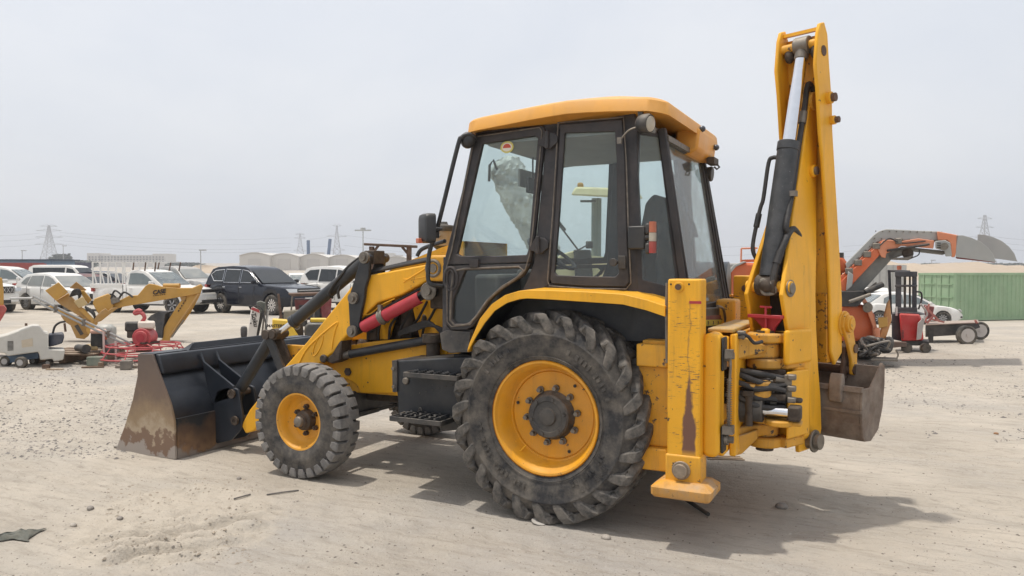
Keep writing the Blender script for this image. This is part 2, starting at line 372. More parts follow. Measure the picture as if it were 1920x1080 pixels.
def front_wheel(y, sgn):
    c = V(-2.17, y, .452); ax = V(0, sgn, 0)
    rim = MB().lathe([(.088, .232), (.100, .228), (.098, .216), (.080, .208), (.070, .200), (.03, .192), (.005, .172), (-.012, .15), (-.010, .10), (-.01, 0)], c, ax, 44)
    rim.lathe([(.1, .232), (.07, .235), (-.09, .235), (-.1, .232)], c, ax, 40)
    w = rim.build('wheel', RIMY, BH, smooth=35)
    RO, Wt, RI = .450, .245, .232
    MB().lathe(tyre_mesh(RO, Wt, RI), c, ax, 72).build('tyre', RUB, w, smooth=50)
    lug = MB(); nl = 29; h = Wt/2
    def P(r, ang, yo): return c+ax*(-yo)+V(math.sin(ang)*r, 0, math.cos(ang)*r)
    path = [(-h*.99, .372, .022), (-h*1.0, .412, .029), (-h*.95, .443, .0355), (-h*.55, .453, .0375), (-h*.16, .456, .0375)]
    for side in (1, -1):
        for k in range(nl):
            t0 = 2*math.pi*(k+(.5 if side < 0 else 0))/nl; rings = []
            for (yy, r, hw) in path:
                yy *= side; wa = hw/r; fl = max(0, min(1, (r-.40)/.035)); rb = r-.045*fl-.004; bi = yy*(1 if fl > .5 else .9)
                rings.append([P(r, t0-wa, yy), P(r, t0+wa, yy), P(rb, t0+wa*1.1, bi), P(rb, t0-wa*1.1, bi)])
            lug.loft(rings)
    m = 60
    rings = []
    for k in range(m):
        a = 2*math.pi*k/m; z = .010*(1 if k % 2 else -1)
        rings.append([P(.455, a, -.024+z), P(.455, a, .024+z), P(.42, a, .024+z), P(.42, a, -.024+z)])
    b = len(lug.v)
    for r in rings: lug.v += r
    for k in range(m):
        j = (k+1) % m
        for q in range(4): lug.f.append((b+4*k+q, b+4*k+(q+1) % 4, b+4*j+(q+1) % 4, b+4*j+q))
    lug.build('tread', RUBF, w, smooth=0, bevel=.004, seg=1)
    hub = MB().lathe([(-.012, .088), (.0, .086), (.045, .078), (.055, .062), (.06, .058), (.075, .055), (.082, .047), (.086, .03), (.088, 0)], c, ax, 24)
    hub.build('hub', GREASE, w, smooth=35)
    MB().lathe([(.07, .045), (.095, .043), (.108, .036), (.114, .018), (.115, 0)], c, ax, 20).build('hub_cap', STL, w)
    for k in range(6):
        a = k*math.pi/3+.5; p = c+V(math.cos(a)*.108, 0, math.sin(a)*.108)
        MB().cyl(p-ax*.012, p+ax*.02, .020, n=6).cyl(p+ax*.02, p+ax*.034, .010, n=8).build('wheel_nut', GREASE, w, smooth=30)
    return w
front_wheel(-.868, -1); front_wheel(.868, 1)
# front axle
axl = MB().bar((-2.17, -.74, .45), (-2.17, .74, .45), .16, .14).bar((-2.17, -.5, .52), (-2.17, .5, .52), .24, .2)
axl.prism([V(-2.27, -.16, .5), V(-2.07, -.16, .5), V(-2.05, -.16, .82), V(-2.29, -.16, .82)], (0, .32, 0))
for s in (-1, 1):
    axl.cyl((-2.17, s*.70, .33), (-2.17, s*.70, .58), .055, n=14); axl.bar((-2.02, s*.70, .42), (-2.02, s*.12, .42), .035); axl.bar((-2.17, s*.72, .42), (-2.0, s*.70, .42), .07, .05)
part(axl, 'front_axle', BLKD, bevel=.012)
part(MB().cyl((0, -.68, .69), (0, .68, .69), .13, n=20).box((0, 0, .70), (.42, .5, .44)).cyl((0, -.66, .69), (0, -.5, .69), .2, .15, n=20).cyl((0, .5, .69), (0, .66, .69), .15, .2, n=20), 'rear_axle', BLKD, bevel=.015)

# ---------------- chassis
ch = MB()
for s in (-1, 1):
    ch.prism([V(-2.9, s*.36, .72), V(-2.4, s*.36, .60), V(-1.0, s*.36, .62), V(.9, s*.36, .62), V(.9, s*.36, 1.0), V(-1.0, s*.36, 1.0), V(-2.9, s*.36, .98)], (0, s*.03, 0))
ch.bx(-2.8, -2.6, -.36, .36, .7, .95); ch.bx(-1.1, -.9, -.36, .36, .62, .95); ch.bx(.6, .9, -.36, .36, .6, 1.0)
part(ch, 'chassis_frame', YELW, bevel=.01)
part(MB().bx(-2.3, -1.0, -.26, .26, .52, 1.2).bx(-1.0, .2, -.2, .2, .5, .9), 'gearbox_underside', GREASE, bevel=.03)
# lower side panel between front wheel and step box
pts = [(612,684),(618,668),(640,650),(700,640),(838,628),(838,640),(838,676),(740,676),(740,737),(676,737),(670,722),(655,712),(632,706)]
sp = roundpoly(TY(pts, -.405), .02, 3)
part(MB().prism(sp, (0, .03, 0)), 'side_panel', YEL, mir=True, bevel=.006)
hexbolt(at(653, 697, y=-.41), (0,-1,0), .036, .012, GREASE, name='plug')
for a, b in ((687,672),(655,720),(690,717),(668,645)): hexbolt(at(a, b, y=-.406), (0,-1,0), .007, .004, GREASE)

# ---------------- hood
hp = [V(-1.0, 0, 1.88), V(-1.2, 0, 1.835), V(-1.65, 0, 1.69), V(-2.02, 0, 1.50), V(-2.12, 0, 1.42), V(-2.16, 0, 1.05), V(-1.75, 0, 1.07), V(-1.62, 0, 1.42), V(-1.52, 0, 1.42), V(-1.42, 0, 1.07), V(-1.0, 0, 1.05)]
def hood_w(p): return .375-max(0, (-p.x-1.0))*.05
rings = []
side = MB()
hl = [V(p.x, -hood_w(p), p.z) for p in hp]; hr = [V(p.x, hood_w(p), p.z) for p in hp]
side.prism(hl, (0, .02, 0)); side.prism(hr, (0, -.02, 0))
for i in range(5):
    a, b = hp[i], hp[i+1]
    side.add([V(a.x, -hood_w(a)+.0, a.z), V(b.x, -hood_w(b), b.z), V(b.x, hood_w(b), b.z), V(a.x, hood_w(a), a.z), V(a.x, -hood_w(a)+.02, a.z-.02), V(b.x, -hood_w(b)+.02, b.z-.02), V(b.x, hood_w(b)-.02, b.z-.02), V(a.x, hood_w(a)-.02, a.z-.02)], [(0,1,2,3), (4,7,6,5), (0,4,5,1), (3,2,6,7)])
hood = part(side, 'hood', YEL, smooth=30)
part(MB().bx(-2.178, -2.172, -.28, .28, 1.08, 1.34), 'grille', BLK)
eng = MB().bx(-2.1, -1.15, -.25, .25, .9, 1.4)
for k in range(6): eng.cyl((-1.98+k*.13, -.25, 1.0+.12*(k % 3)), (-2.05+k*.13, -.36, 1.02+.12*(k % 3)), .045-.004*(k % 3), n=12)
eng.cyl((-1.55, -.34, 1.12), (-1.55, -.34, 1.35), .06, n=16).cyl((-1.9, -.33, 1.06), (-1.9, -.33, 1.25), .055, n=16).cyl((-1.72, -.28, 1.4), (-1.72, -.28, 1.5), .06, n=12)
part(eng, 'engine', GREASE, bevel=.012)
el = MB()
for k in range(6):
    x = -1.95+k*.11; el.tube(spline([V(x, -.36, 1.05), V(x+.04, -.40, 1.18), V(x+.1, -.39, 1.27), V(x+.16, -.36, 1.40)], 5), .011, 6)
part(el, 'engine_hoses', HOSE)
# exhaust / air cleaner stack on the hood, far side
c = at(832, 470, y=.12)
st = MB().cyl((c.x, c.y, 1.66), (c.x, c.y, 1.82), .055, n=18).cyl((c.x, c.y, 1.82), (c.x, c.y, 1.86), .055, .1, n=18)
stk = part(st, 'air_cleaner', BLKD)
MB().cyl((c.x, c.y, 1.86), (c.x, c.y, 1.985), .104, n=24).build('bowl', mat('bowl_tan', (.33,.27,.19), .4, dust=.3), stk)
MB().lathe([(0, .112), (.035, .118), (.05, .11), (.06, .04), (.085, .03), (.085, 0)], (c.x, c.y, 1.985), (0,0,1), 24).build('lid', BLKD, stk)
MB().box((c.x-.06, c.y-.115, 1.93), (.05, .03, .04)).cyl((c.x-.02, c.y-.115, 1.95), (c.x+.05, c.y-.13, 1.94), .009, n=8).build('clamp', STL, stk)

# ---------------- cab
CP0, CPN = V(0, -.78, 1.6), V(0, 1.06, -.06)
def S(px, py, off=0.): 
    p = atn(px, py, CP0, CPN); return p+V(0, off, 0)
def SS(pts, off=0.): return [S(a, b, off) for a, b in pts]
tin = V(0, .05, 0)
# main left frame: cant rail, A, B and C posts, sill
fr = MB()
def strip(mb, outer, inner, th): annul(mb, outer, inner, th)
door_o = [(889,255),(1018,236),(1024,244),(1004,440),(999,478),(992,502),(982,518),(946,540),(922,562),(902,592),(888,612),(876,616),(846,616),(838,606),(836,560),(837,500),(846,470)]
door_i = [(907,268),(1006,255),(1009,260),(995,438),(991,468),(989,481),(960,481),(940,481),(922,481),(910,481),(895,481),(880,481),(868,481),(862,481),(859,479),(858,474),(862,462)]
low_o = door_i
# door skin with upper window and lower window (two rings sharing the mid rail)
up_o = [(889,255),(1018,236),(1024,244),(1004,440),(999,478),(996,492),(900,495),(842,496),(841,486),(846,470)]
up_i = [(906,270),(1006,255),(1010,261),(996,430),(993,466),(989,478),(930,480),(866,480),(858,476),(862,462)]
lo_o = [(841,499),(996,494.5),(992,502),(982,518),(946,540),(922,562),(902,592),(888,612),(876,618),(848,618),(838,606),(837,560)]
lo_i = [(874,507),(975,503),(981,508),(972,518),(938,541),(914,562),(894,590),(882,603),(874,606),(857,606),(850,598),(852,560)]
dmb = annul(MB(), SS(up_o, -.018), SS(up_i, -.018), (0, .04, 0)); annul(dmb, SS(lo_o, -.018), SS(lo_i, -.018), (0, .04, 0))
door = part(dmb, 'door', CABM, bevel=.006)
part(dmb.mirror_y(), 'door', CABM, bevel=.006)
gup = MB().prism(SS(up_i, .002), (0, .006, 0)); glo = MB().prism(SS(lo_i, .002), (0, .006, 0))
gup.build('window', GLS, door, smooth=0); glo.build('lower_window', GLS, door, smooth=0)
gup.mirror_y().build('window', GLS, BH, smooth=0); glo.mirror_y().build('lower_window', GLS, BH, smooth=0)
# rubber seals round the windows
def seal(pts, name, parent, r=.006, off=-.02, m=None):
    MB().tube([S(a, b, off) for a, b in pts], r, 6, closed=True).build(name, m or mat('old_grey_seal', (.13,.115,.10), .9, var=.4, scale=30, dust=.4), parent)
seal([(853,508),(874,504),(975,500),(984,507),(972,521),(938,544),(916,564),(897,592),(884,606),(874,609),(855,609),(847,600),(848,560)], 'seal', door, .009)
seal([(893,258),(1014,240),(1019,247),(1001,440),(996,478),(988,505),(980,515),(944,537),(919,560),(899,589),(885,608),(850,612),(842,603),(841,500),(850,470)], 'door_seal', door, .005, -.024)
ov = MB()
pc = S(848, 523, -.022); ov.tube([pc+V(.055*math.cos(t*math.pi/10), 0, .085*math.sin(t*math.pi/10)) for t in range(20)], .012, 6, closed=True)
ov.tube([pc+V(.03*math.cos(t*math.pi/10), -.004, .065*math.sin(t*math.pi/10)) for t in range(20)], .007, 6, closed=True)
ov.build('handle', CABM, door)
MB().box(S(893, 494, -.03), (.075, .02, .055)).build('latch_plate', CABM, door, bevel=.004)
# hinges
for hx, hy in ((1030, 264), (1013, 460)):
    p = S(hx, hy, -.035)
    h = MB().prism([p+V(-.075, 0, -.03), p+V(-.02, 0, .055), p+V(.04, 0, .05), p+V(.075, 0, .02), p+V(.075, 0, -.02), p+V(.02, 0, -.06)], (0, .022, 0)); h.cyl(p+V(0, -.006, -.06), p+V(0, -.006, .06), .016, n=12)
    part(h, 'hinge', CABM, bevel=.004)
# cab side frame
cant = MB()
sideo = [(884,250),(960,237),(1060,224),(1185,212),(1240,222),(1236,238)]
cant.prism(SS([(880,246),(960,232),(1060,219),(1190,208),(1197,240),(1168,238),(1052,240),(1046,250),(1020,250),(1018,234),(893,253)], .0), (0, .07, 0))
cant.prism(SS([(1026,236),(1050,236),(1038,460),(1030,535),(1010,547),(978,547),(990,520),(1001,490),(1006,440)], .0), tin*1.4)      # B post
cant.prism(SS([(1166,236),(1196,236),(1193,340),(1192,430),(1198,548),(1176,548)], .0), tin*1.4)      # C post
cant.prism(SS([(978,546),(1030,531),(1182,536),(1198,528),(1200,556),(1100,560),(960,560)], .003), tin*1.4)      # waist rail
cant.prism(SS([(893,250),(899,262),(850,474),(841,496),(838,560),(838,612),(832,640),(828,640),(829,500),(834,480)], .004), tin*1.3)      # A post
cant.prism(SS([(829,604),(846,620),(880,620),(886,616),(884,658),(832,657)], .002), (0, .10, 0))  # foot of the cab
cabf = part(cant, 'cab_frame', CABM, bevel=.008)
part(cant.mirror_y(), 'cab_frame', CABM, bevel=.008)
part(MB().prism(SS([(826,625),(838,619),(884,622),(880,660),(846,662),(830,655)], -.012), (0, .012, 0)), 'cab_skirt', BLKD, bevel=.005)
# rear side window panel
rw_o = [(1052,234),(1168,224),(1173,300),(1176,420),(1181,530),(1174,538),(1100,537),(1036,532),(1033,524),(1042,400)]
rw_i = [(1060,250),(1154,247),(1157,300),(1158,420),(1161,512),(1154,519),(1100,518),(1046,516),(1041,510),(1050,400)]
m_ = annul(MB(), SS(rw_o, -.016), SS(rw_i, -.016), (0, .03, 0)); rwin = part(m_, 'side_window_frame', CABM, bevel=.006); part(m_.mirror_y(), 'side_window_frame', CABM, bevel=.006)
g_ = MB().prism(SS(rw_i, .002), (0, .006, 0)); g_.build('pane', GLS, rwin, smooth=0); part(g_.mirror_y(), 'side_pane', GLS, smooth=0)
seal([(1049,231),(1171,221),(1176,300),(1180,420),(1185,531),(1176,542),(1100,541),(1033,536),(1029,526),(1039,400)], 'seal', rwin, .005, -.022)
p = S(1158, 492, -.03); MB().cyl(p, p+V(0, -.05, 0), .016, n=12).cyl(p+V(0, -.05, 0), p+V(0, -.065, 0), .026, n=12).box(p+V(.045, -.012, 0), (.05, .02, .085)).build('window_latch', BLKD, rwin, bevel=.003)
# rear corner facets (quarter windows), posts and rear window
Ct, Cb = S(1186, 240), S(1196, 552); Dt, Db = at(1240, 250, y=-.55), at(1290, 592, y=-.60)
def Q(u, v, off=0): 
    "u across the facet from C to D, v from bottom to top"
    n = (Dt-Ct).cross(Cb-Ct).normalized()
    if n.y > 0: n = -n
    return (Cb+(Ct-Cb)*v)*(1-u)+(Db+(Dt-Db)*v)*u+n*off
qf = annul(MB(), [Q(0,0), Q(1,0), Q(1,1), Q(0,1)], [Q(.10,.10), Q(.84,.13), Q(.86,.975), Q(.10,.965)], (.0, .04, 0))
part(qf, 'quarter_frame', CABM, mir=True, bevel=.005)
gq = MB().prism([Q(.10,.10,-.004), Q(.84,.13,-.004), Q(.86,.975,-.004), Q(.10,.965,-.004)], (0, .006, 0)); part(gq, 'quarter_window', GLS, mir=True, smooth=0)
part(MB().bar(Dt+V(.005, 0, .03), Db+V(.005, 0, 0), .05, .055, up=(0,1,0)).bar(Dt+V(.03, -.012, .0), Db+V(.03, -.012, .05), .012, .012), 'rear_post', CABM, mir=True, bevel=.008)
DtR, DbR = V(Dt.x, -Dt.y, Dt.z), V(Db.x, -Db.y, Db.z)
def QR(u, v, off=0): return (Db+(Dt-Db)*v)*(1-u)+(DbR+(DtR-DbR)*v)*u+V(off, 0, 0)
rf = annul(MB(), [QR(0,.0,-.01), QR(1,.0,-.01), QR(1,1,-.01), QR(0,1,-.01)], [QR(.045,.05,-.01), QR(.955,.05,-.01), QR(.955,.95,-.01), QR(.045,.95,-.01)], (.03, 0, 0))
rwf = part(rf, 'rear_window_frame', CABM, bevel=.006)
MB().prism([QR(.045,.05), QR(.955,.05), QR(.955,.95), QR(.045,.95)], (.006, 0, 0)).build('rear_window', GLR, rwf, smooth=0)
MB().bar(QR(0,.97,.03), QR(1,.97,.03), .03, .035).build('rear_trim', STL, rwf)
# windscreen
At, Ab = S(893, 256, .03), S(832, 488, .03); A0 = S(830, 640, .03)
mirv = lambda p: V(p.x, -p.y, p.z)
part(MB().prism([At, mirv(At), mirv(Ab), Ab], (.006, 0, 0)), 'windscreen', GLS, smooth=0)
part(MB().prism([Ab+V(.0,0,-.02), mirv(Ab)+V(0,0,-.02), mirv(A0), A0], (.03, 0, 0)), 'front_bulkhead', BLK)
part(MB().bar(At, mirv(At), .05, .06).bar(Ab, mirv(Ab), .05, .05), 'windscreen_rail', CABM, bevel=.006)
# roof
rp = []
def roof_ring(z, dx, r=.12):
    out = []
    base = rrect(-.745+dx, .735-dx, -.83+dx, .83-dx, r, 6)
    for k, (a, b) in enumerate(base):
        c_, d_ = base[(k+1) % len(base)]; n_ = 9 if k % 7 == 6 else 1
        out += [V(a+(c_-a)*i/n_, b+(d_-b)*i/n_, z) for i in range(n_)]
    return out
ARCH = ((-.76,2.628),(-.55,2.648),(-.34,2.666),(-.14,2.684),(.06,2.695),(.26,2.690),(.46,2.676),(.62,2.662),(.74,2.640))
def rz(p, base, crown):
    q = p.copy(); z = ARCH[-1][1]
    for (a, b), (c, d) in zip(ARCH, ARCH[1:]):
        if q.x <= c: t = max(0, (q.x-a)/(c-a)); z = b+(d-b)*t; break
    q.z = z+(base-2.60)*.88+crown*(1-(abs(q.y)/.85)**2); return q
rings = [[rz(p, 2.612, 0) for p in roof_ring(0, .05)], [rz(p, 2.597, 0) for p in roof_ring(0, .010)], [rz(p, 2.600, 0) for p in roof_ring(0, 0)], [rz(p, 2.685, 0) for p in roof_ring(0, .008)], [rz(p, 2.700, .0) for p in roof_ring(0, .018)], [rz(p, 2.708, .005) for p in roof_ring(0, .04)], [rz(p, 2.722, .02) for p in roof_ring(0, .12)], [rz(p, 2.745, .05) for p in roof_ring(0, .3)], [rz(p, 2.75, .06) for p in roof_ring(0, .6, .1)]]
roof = part(MB().loft(rings), 'roof', ORY, smooth=32)
part(MB().loft([[V(a, b, z) for a, b in rrect(-.64, .6, -.70, .70, .1, 4)] for z in (2.56, 2.60)]), 'headliner', LINER)
hl_ = [V(.56, .02, 2.52), V(.66, .02, 2.49), V(.735, .02, 2.53), V(.75, .02, 2.66), V(.72, .02, 2.71), V(.58, .02, 2.73)]
part(MB().prism(hl_, (0, .58, 0)), 'rear_roof_box', ORY, bevel=.02)
for (a, b, c_) in ((.735, .12, 2.69), (.75, .53, 2.61)): part(MB().lathe([(0, .022), (.012, .024), (.026, .02), (.034, .01), (.036, 0)], (a, b, c_), (1,0,.15), 14), 'marker_lamp', mat('smoked_lens', (.07,.08,.10), .25))
part(MB().box((.74, .5, 2.50), (.06, .16, .05)).tube([(.77, .52, 2.48), (.79, .52, 2.455), (.77, .52, 2.44), (.75, .52, 2.46)], .008, 6), 'lamp_bracket', GREASE)
part(MB().lathe([(0, .05), (.05, .06), (.06, .055), (.062, 0)], (.66, .60, 2.42), (1, 0, -.1), 18), 'rear_work_lamp', BLKD)
# front work lamp, grab rail, mirror
p = at(877, 263, y=-.80); part(MB().ball(p, (.055, .05, .06), 16, 10), 'front_work_lamp', BLK)
gr = [at(893, 262, y=-.76), at(888, 256, y=-.80), at(878, 252, y=-.83), at(866, 258, y=-.85), at(858, 275, y=-.86), at(822, 420, y=-.87), at(806, 470, y=-.87), at(803, 500, y=-.87), at(803, 524, y=-.87), at(810, 534, y=-.86), at(830, 537, y=-.79)]
part(MB().tube(spline(gr, 5), .0165, 10), 'grab_rail', BLK)
part(MB().tube(spline([at(782, 480, y=-.62), at(788, 470, y=-.62), at(800, 463, y=-.66), at(834, 452, y=-.74)], 5), .016, 8), 'hood_rail', BLK)
mc = at(798, 428, y=-.98)
mr = [V(x, 0, z) for x, z in rrect(-.078, .078, -.105, .105, .03, 4)]
rg = [[mc+V(p.x*k, yy, p.z*k) @ Matrix.Rotation(.55, 3, 'Z') for p in mr] for yy, k in ((-.03, .72), (-.022, .9), (-.0, 1.0), (.045, 1.0))]
mir = part(MB().loft(rg), 'mirror', BLK, smooth=40)
MB().box(mc+V(-.045, -.012, -.088), (.05, .035, .035), R_(-32)).build('mirror_reflector', ORL, mir, bevel=.004)
part(MB().tube([mc+V(.02, .03, 0), mc+V(.08, .08, 0), at(815, 436, y=-.87)], .012, 8).box(at(815, 436, y=-.87), (.05, .05, .08)), 'mirror_bracket', BLKD, bevel=.004)
# rear work lamp near side
p = at(1207, 232, y=-.80); ax = V(.93, -.25, -.12)
rl = part(MB().lathe([(-.05, 0), (-.048, .03), (-.03, .052), (0, .062), (.04, .064), (.05, .058), (.05, 0)], p, ax, 22).box(p+V(-.02, 0, .075), (.03, .03, .05)), 'work_lamp', BLKD)
MB().lathe([(.050, .05), (.055, .048), (.062, .03), (.064, 0)], p, ax, 20).build('lens', WHL, rl)
MB().tube(spline([p+V(-.03, -.02, -.02), p+V(-.09, -.03, -.04), p+V(-.14, -.03, -.09)], 4), .006, 6).box(p+V(-.15, -.03, -.10), (.03, .02, .04)).build('plug_lead', STL, rl)
# tail lamp cluster on bracket
p = at(1222, 445, y=-.84)
tl = part(MB().bx(p.x-.16, p.x-.045, p.y, p.y+.06, p.z-.075, p.z+.075).cyl(p+V(-.05, .03, 0), p+V(.0, .0, 0), .022, n=10), 'tail_lamp_bracket', BLK, bevel=.01)
for k, (mm, z0, z1) in enumerate(((ORL, .03, .10), (WHL, -.025, .03), (RDL, -.10, -.025))):
    MB().loft([[p+V(a, -b, z) for a, b in rrect(-.015, .022, -.04, .02, .012, 3)] for z in (z0+.001, z1-.001)]).build('lens', mm, tl, smooth=40)
for q_ in (V(-.025, .01, .055), V(-.025, .01, -.07)): MB().box(p+q_, (.035, .045, .07)).build('lamp_housing', BLKD, tl, bevel=.012)
# stickers on the door glass
sc = S(951, 276, -.001)
M = frame(sc+V(0, -.001, 0), (1, 0, 0), (0, .05, 1))
def disc(r, ry, z, n=28): return [M @ V(r*math.cos(2*math.pi*k/n), ry*math.sin(2*math.pi*k/n), z) for k in range(n)]
ym = plain('sticker_yellow', (.62,.55,.16)); rm = plain('sticker_red', (.55,.09,.05)); wm = plain('sticker_white', (.75,.72,.62))
d = MB(); d.prism(disc(.052, .042, 0), V(0, -.0012, 0)); stick = d.build('sticker', ym, door, smooth=0)
for nm, r, mm, z in (('sticker_ring', .039, wm, -.002), ): MB().prism([q+V(0, -.0014, 0) for q in disc(r, r*.78, 0)], V(0, -.001, 0)).build(nm, mm, BH, smooth=0)
MB().prism([M @ V(.032*math.cos(a), .03*math.sin(a)-.006, 0)+V(0, -.0028, 0) for a in [math.pi*k/12 for k in range(13)]], V(0, -.001, 0)).build('sticker_dome', rm, BH, smooth=0)
# cab interior
part(MB().bx(-.88, .55, -.72, .72, .98, 1.03), 'cab_floor', TRIM)
def loft_seat(cx, z0):
    s = MB(); prof = [(-.24, .0), (-.22, .10), (.10, .12), (.2, .16), (.27, .45), (.33, .76), (.38, .78), (.40, .72), (.36, .4), (.3, .0)]
    rr = []
    for y, k in ((-.26, .93), (-.2, 1.0), (.2, 1.0), (.26, .93)): rr.append([V(cx+a*k, y, z0+b*k) for a, b in prof])
    return s.loft(rr)
st = part(loft_seat(.12, 1.42), 'seat', TRIM, bevel=.02)
MB().bx(-.1, .4, -.2, .2, 1.03, 1.42).build('seat_base', BLK, st)
part(MB().bx(-.84, -.62, -.5, .5, 1.03, 1.62).bx(-.66, -.45, -.14, .14, 1.3, 1.66), 'dashboard', TRIM, bevel=.03)
swc = V(-.40, -.02, 1.78); sax = V(.55, 0, .83).normalized()
sw = MB(); X = V(0,1,0); Y = sax.cross(X)
sw.tube([swc+(X*math.cos(t*math.pi/14)+Y*math.sin(t*math.pi/14))*.21 for t in range(28)], .016, 8, closed=True)
for a in (0, 2.1, 4.2): sw.bar(swc, swc+(X*math.cos(a)+Y*math.sin(a))*.2, .03, .012)
sw.cyl(swc-sax*.4, swc, .035, n=12); part(sw, 'steering_wheel', BLK)
part(MB().bx(.42, .60, -.45, .45, 1.03, 1.45), 'rear_console', TRIM, bevel=.03)
lv = MB()
for y in (-.3, -.2, .2, .3): lv.cyl((.46, y, 1.4), (.40, y*1.02, 1.72), .010, n=8).ball((.40, y*1.02, 1.74), .028, 8, 6)
part(lv, 'control_levers', BLK)
part(MB().box((-.60, .05, 2.33), (.03, .20, .12)).cyl((-.6, .05, 2.38), (-.6, .05, 2.56), .008, n=6), 'inside_mirror', TRIM, bevel=.02)
part(MB().bar((.55, -.1, 2.42), (.66, .20, 2.0), .02).bar((.66, .2, 2.0), (.68, .22, 1.9), .05, .015), 'wiper', BLK)
part(MB().box((-.70, .25, 2.40), (.02, .5, .14)), 'sun_visor', LINER)
# jacket hanging inside at the back: dark folds
fj = MB()
rr = []
for k in range(9):
    z = 1.98-k*.065; w_ = .05+.16*min(1, k/4); rr.append([V(.60+.05*math.cos(t*math.pi/4)+.01*k*.5, -.36+w_*math.sin(t*math.pi/4)*(1+.18*math.sin(3*t+k)), z) for t in range(8)])
part(fj.loft(rr), 'hanging_jacket', TRIM, smooth=60)

# ---------------- rear fenders
fo = [(876,656),(880,643),(887,627),(900,597),(922,570),(947,553),(972,545.5),(987,543.5),(1030,544.5),(1097,547),(1168,551.5),(1212,562),(1247,574)]
fi = [(879,656),(885,644),(894,628),(908,606),(927,583),(950,568),(974,561),(988,559.5),(1030,561.5),(1097,566),(1168,571),(1212,582),(1247,594)]
FO, FI = TY(fo, -1.07), TY(fi, -1.07)
fm = MB()
n = len(FO)
fm.loft([[a, b, b+V(0, .014, 0), a+V(0, .014, -.002)] for a, b in zip(FO, FI)])
fm.loft([[a+V(0, .004, 0), a+V(0, .35, .01), a+V(0, .35, -.008), a+V(0, .004, -.018)] for a in FO])
part(fm, 'rear_fender', YEL, mir=True, smooth=35, bevel=.005)
wl = MB().loft([[a+V(0, .34, -.01), V(a.x, a.y+.34, 1.0), V(a.x, a.y+.36, 1.0), a+V(0, .36, -.01)] for a in FO])
wl.loft([[a+V(0, .02, -.03), a+V(0, .36, -.022), a+V(0, .36, -.035), a+V(0, .02, -.045)] for a in FO[2:]])
part(wl, 'wheel_arch', BLK, mir=True)
part(MB().bx(-.9, .72, -.7, .7, 1.04, 1.1).bx(.52, .80, -.68, .68, 1.06, 1.46), 'cab_base', BLK, bevel=.01)
part(MB().prism(SS([(960,558),(1200,556),(1290,590),(1290,640),(960,640)], .02), (0, .02, 0)), 'cab_lower_side', BLK, mir=True)

# ---------------- step box, steps, tank
part(MB().prism(roundpoly(TY([(742,676),(890,668),(890,690),(884,790),(872,802),(790,796),(746,785)], -.80), .02, 3), (0, .38, 0)), 'step_box', BLK, bevel=.012)
part(MB().prism(TY([(735,676),(744,676),(744,735),(736,735)], -.815), (0, .40, 0)), 'step_box_bracket', BLKD)
for a, b in ((738,691),(739,725)): hexbolt(at(a, b, y=-.816), (0,-1,0), .014, .014)
part(MB().lathe([(0, .026), (.016, .027), (.022, .02), (.022, 0)], at(762, 714, y=-.80), (0,-1,0), 16), 'drain_cap', STL)
for k in range(7): part(MB().cyl(at(775+k*12, 700+((k*37) % 40), y=-.80), at(775+k*12, 700+((k*37) % 40), y=-.806), .006, n=6), 'rivet', BLKD)
def step(px0, px1, pyc, y0, y1):
    a = at(px0, pyc, y=y0); b = at(px1, pyc+ (px1-px0)*.16, y=y0); z = (a.z+b.z)/2
    s = MB(); x0, x1 = a.x, b.x
    for yy in (y0, y1): s.bx(x0, x1, yy-.006, yy+.006, z-.03, z+.006)
    for xx in (x0, x1): s.bx(xx-.006, xx+.006, y0, y1, z-.03, z+.006)
    s.bx(x0+.01, x1-.01, y0+.01, y1-.01, z-.034, z-.028)  # plate added under the grating so the step casts a solid shadow
    o = s.build('step', BLKD, BH, bevel=.003)
    g = MB(); nx = 7
    for k in range(1, nx):
        xx = x0+(x1-x0)*k/nx
        for j in range(6):
            ya = y0+(y1-y0)*j/6; yb = y0+(y1-y0)*(j+1)/6; dx = .012*(1 if (j+k) % 2 else -1)
            g.bar((xx-dx, ya, z), (xx+dx, yb, z+.008*(j % 2)), .014, .028)
    stuff(g.build('tread_grating', BLK, o))
    return o
step(757, 858, 695, -.90, -.81); step(731, 826, 779, -1.02, -.82)
part(MB().bar(at(858, 708, y=-.82), at(872, 706, y=-.82), .03, .05), 'step_bracket', BLKD, bevel=.004); part(MB().bar(at(826, 800, y=-.9), at(872, 796, y=-.80), .05, .06), 'step_bracket', BLKD, bevel=.004)
part(MB().tube(spline([at(786, 775, y=-.83), at(786, 766, y=-.83), at(789, 765, y=-.83), at(790, 770, y=-.83)], 4), .004, 6), 'wire_hook', STL)

# ---------------- loader arms
arm_px = [(659,537),(576,640),(520,703),(468,768),(452,797),(460,813),(476,808),(505,760),(560,712),(606,676),(626,660),(640,640),(655,624),(682,592),(694,580),(707,568),(753,553),(785,535),(806,524),(818,514),(819,498),(808,492),(799,496),(745,506),(691,516)]
am = MB().prism(TY(arm_px, -.56), (0, .14, 0))
armL = part(am, 'loader_arm', YEL, bevel=.012); armR = part(am.mirror_y(), 'loader_arm', YEL, bevel=.012)
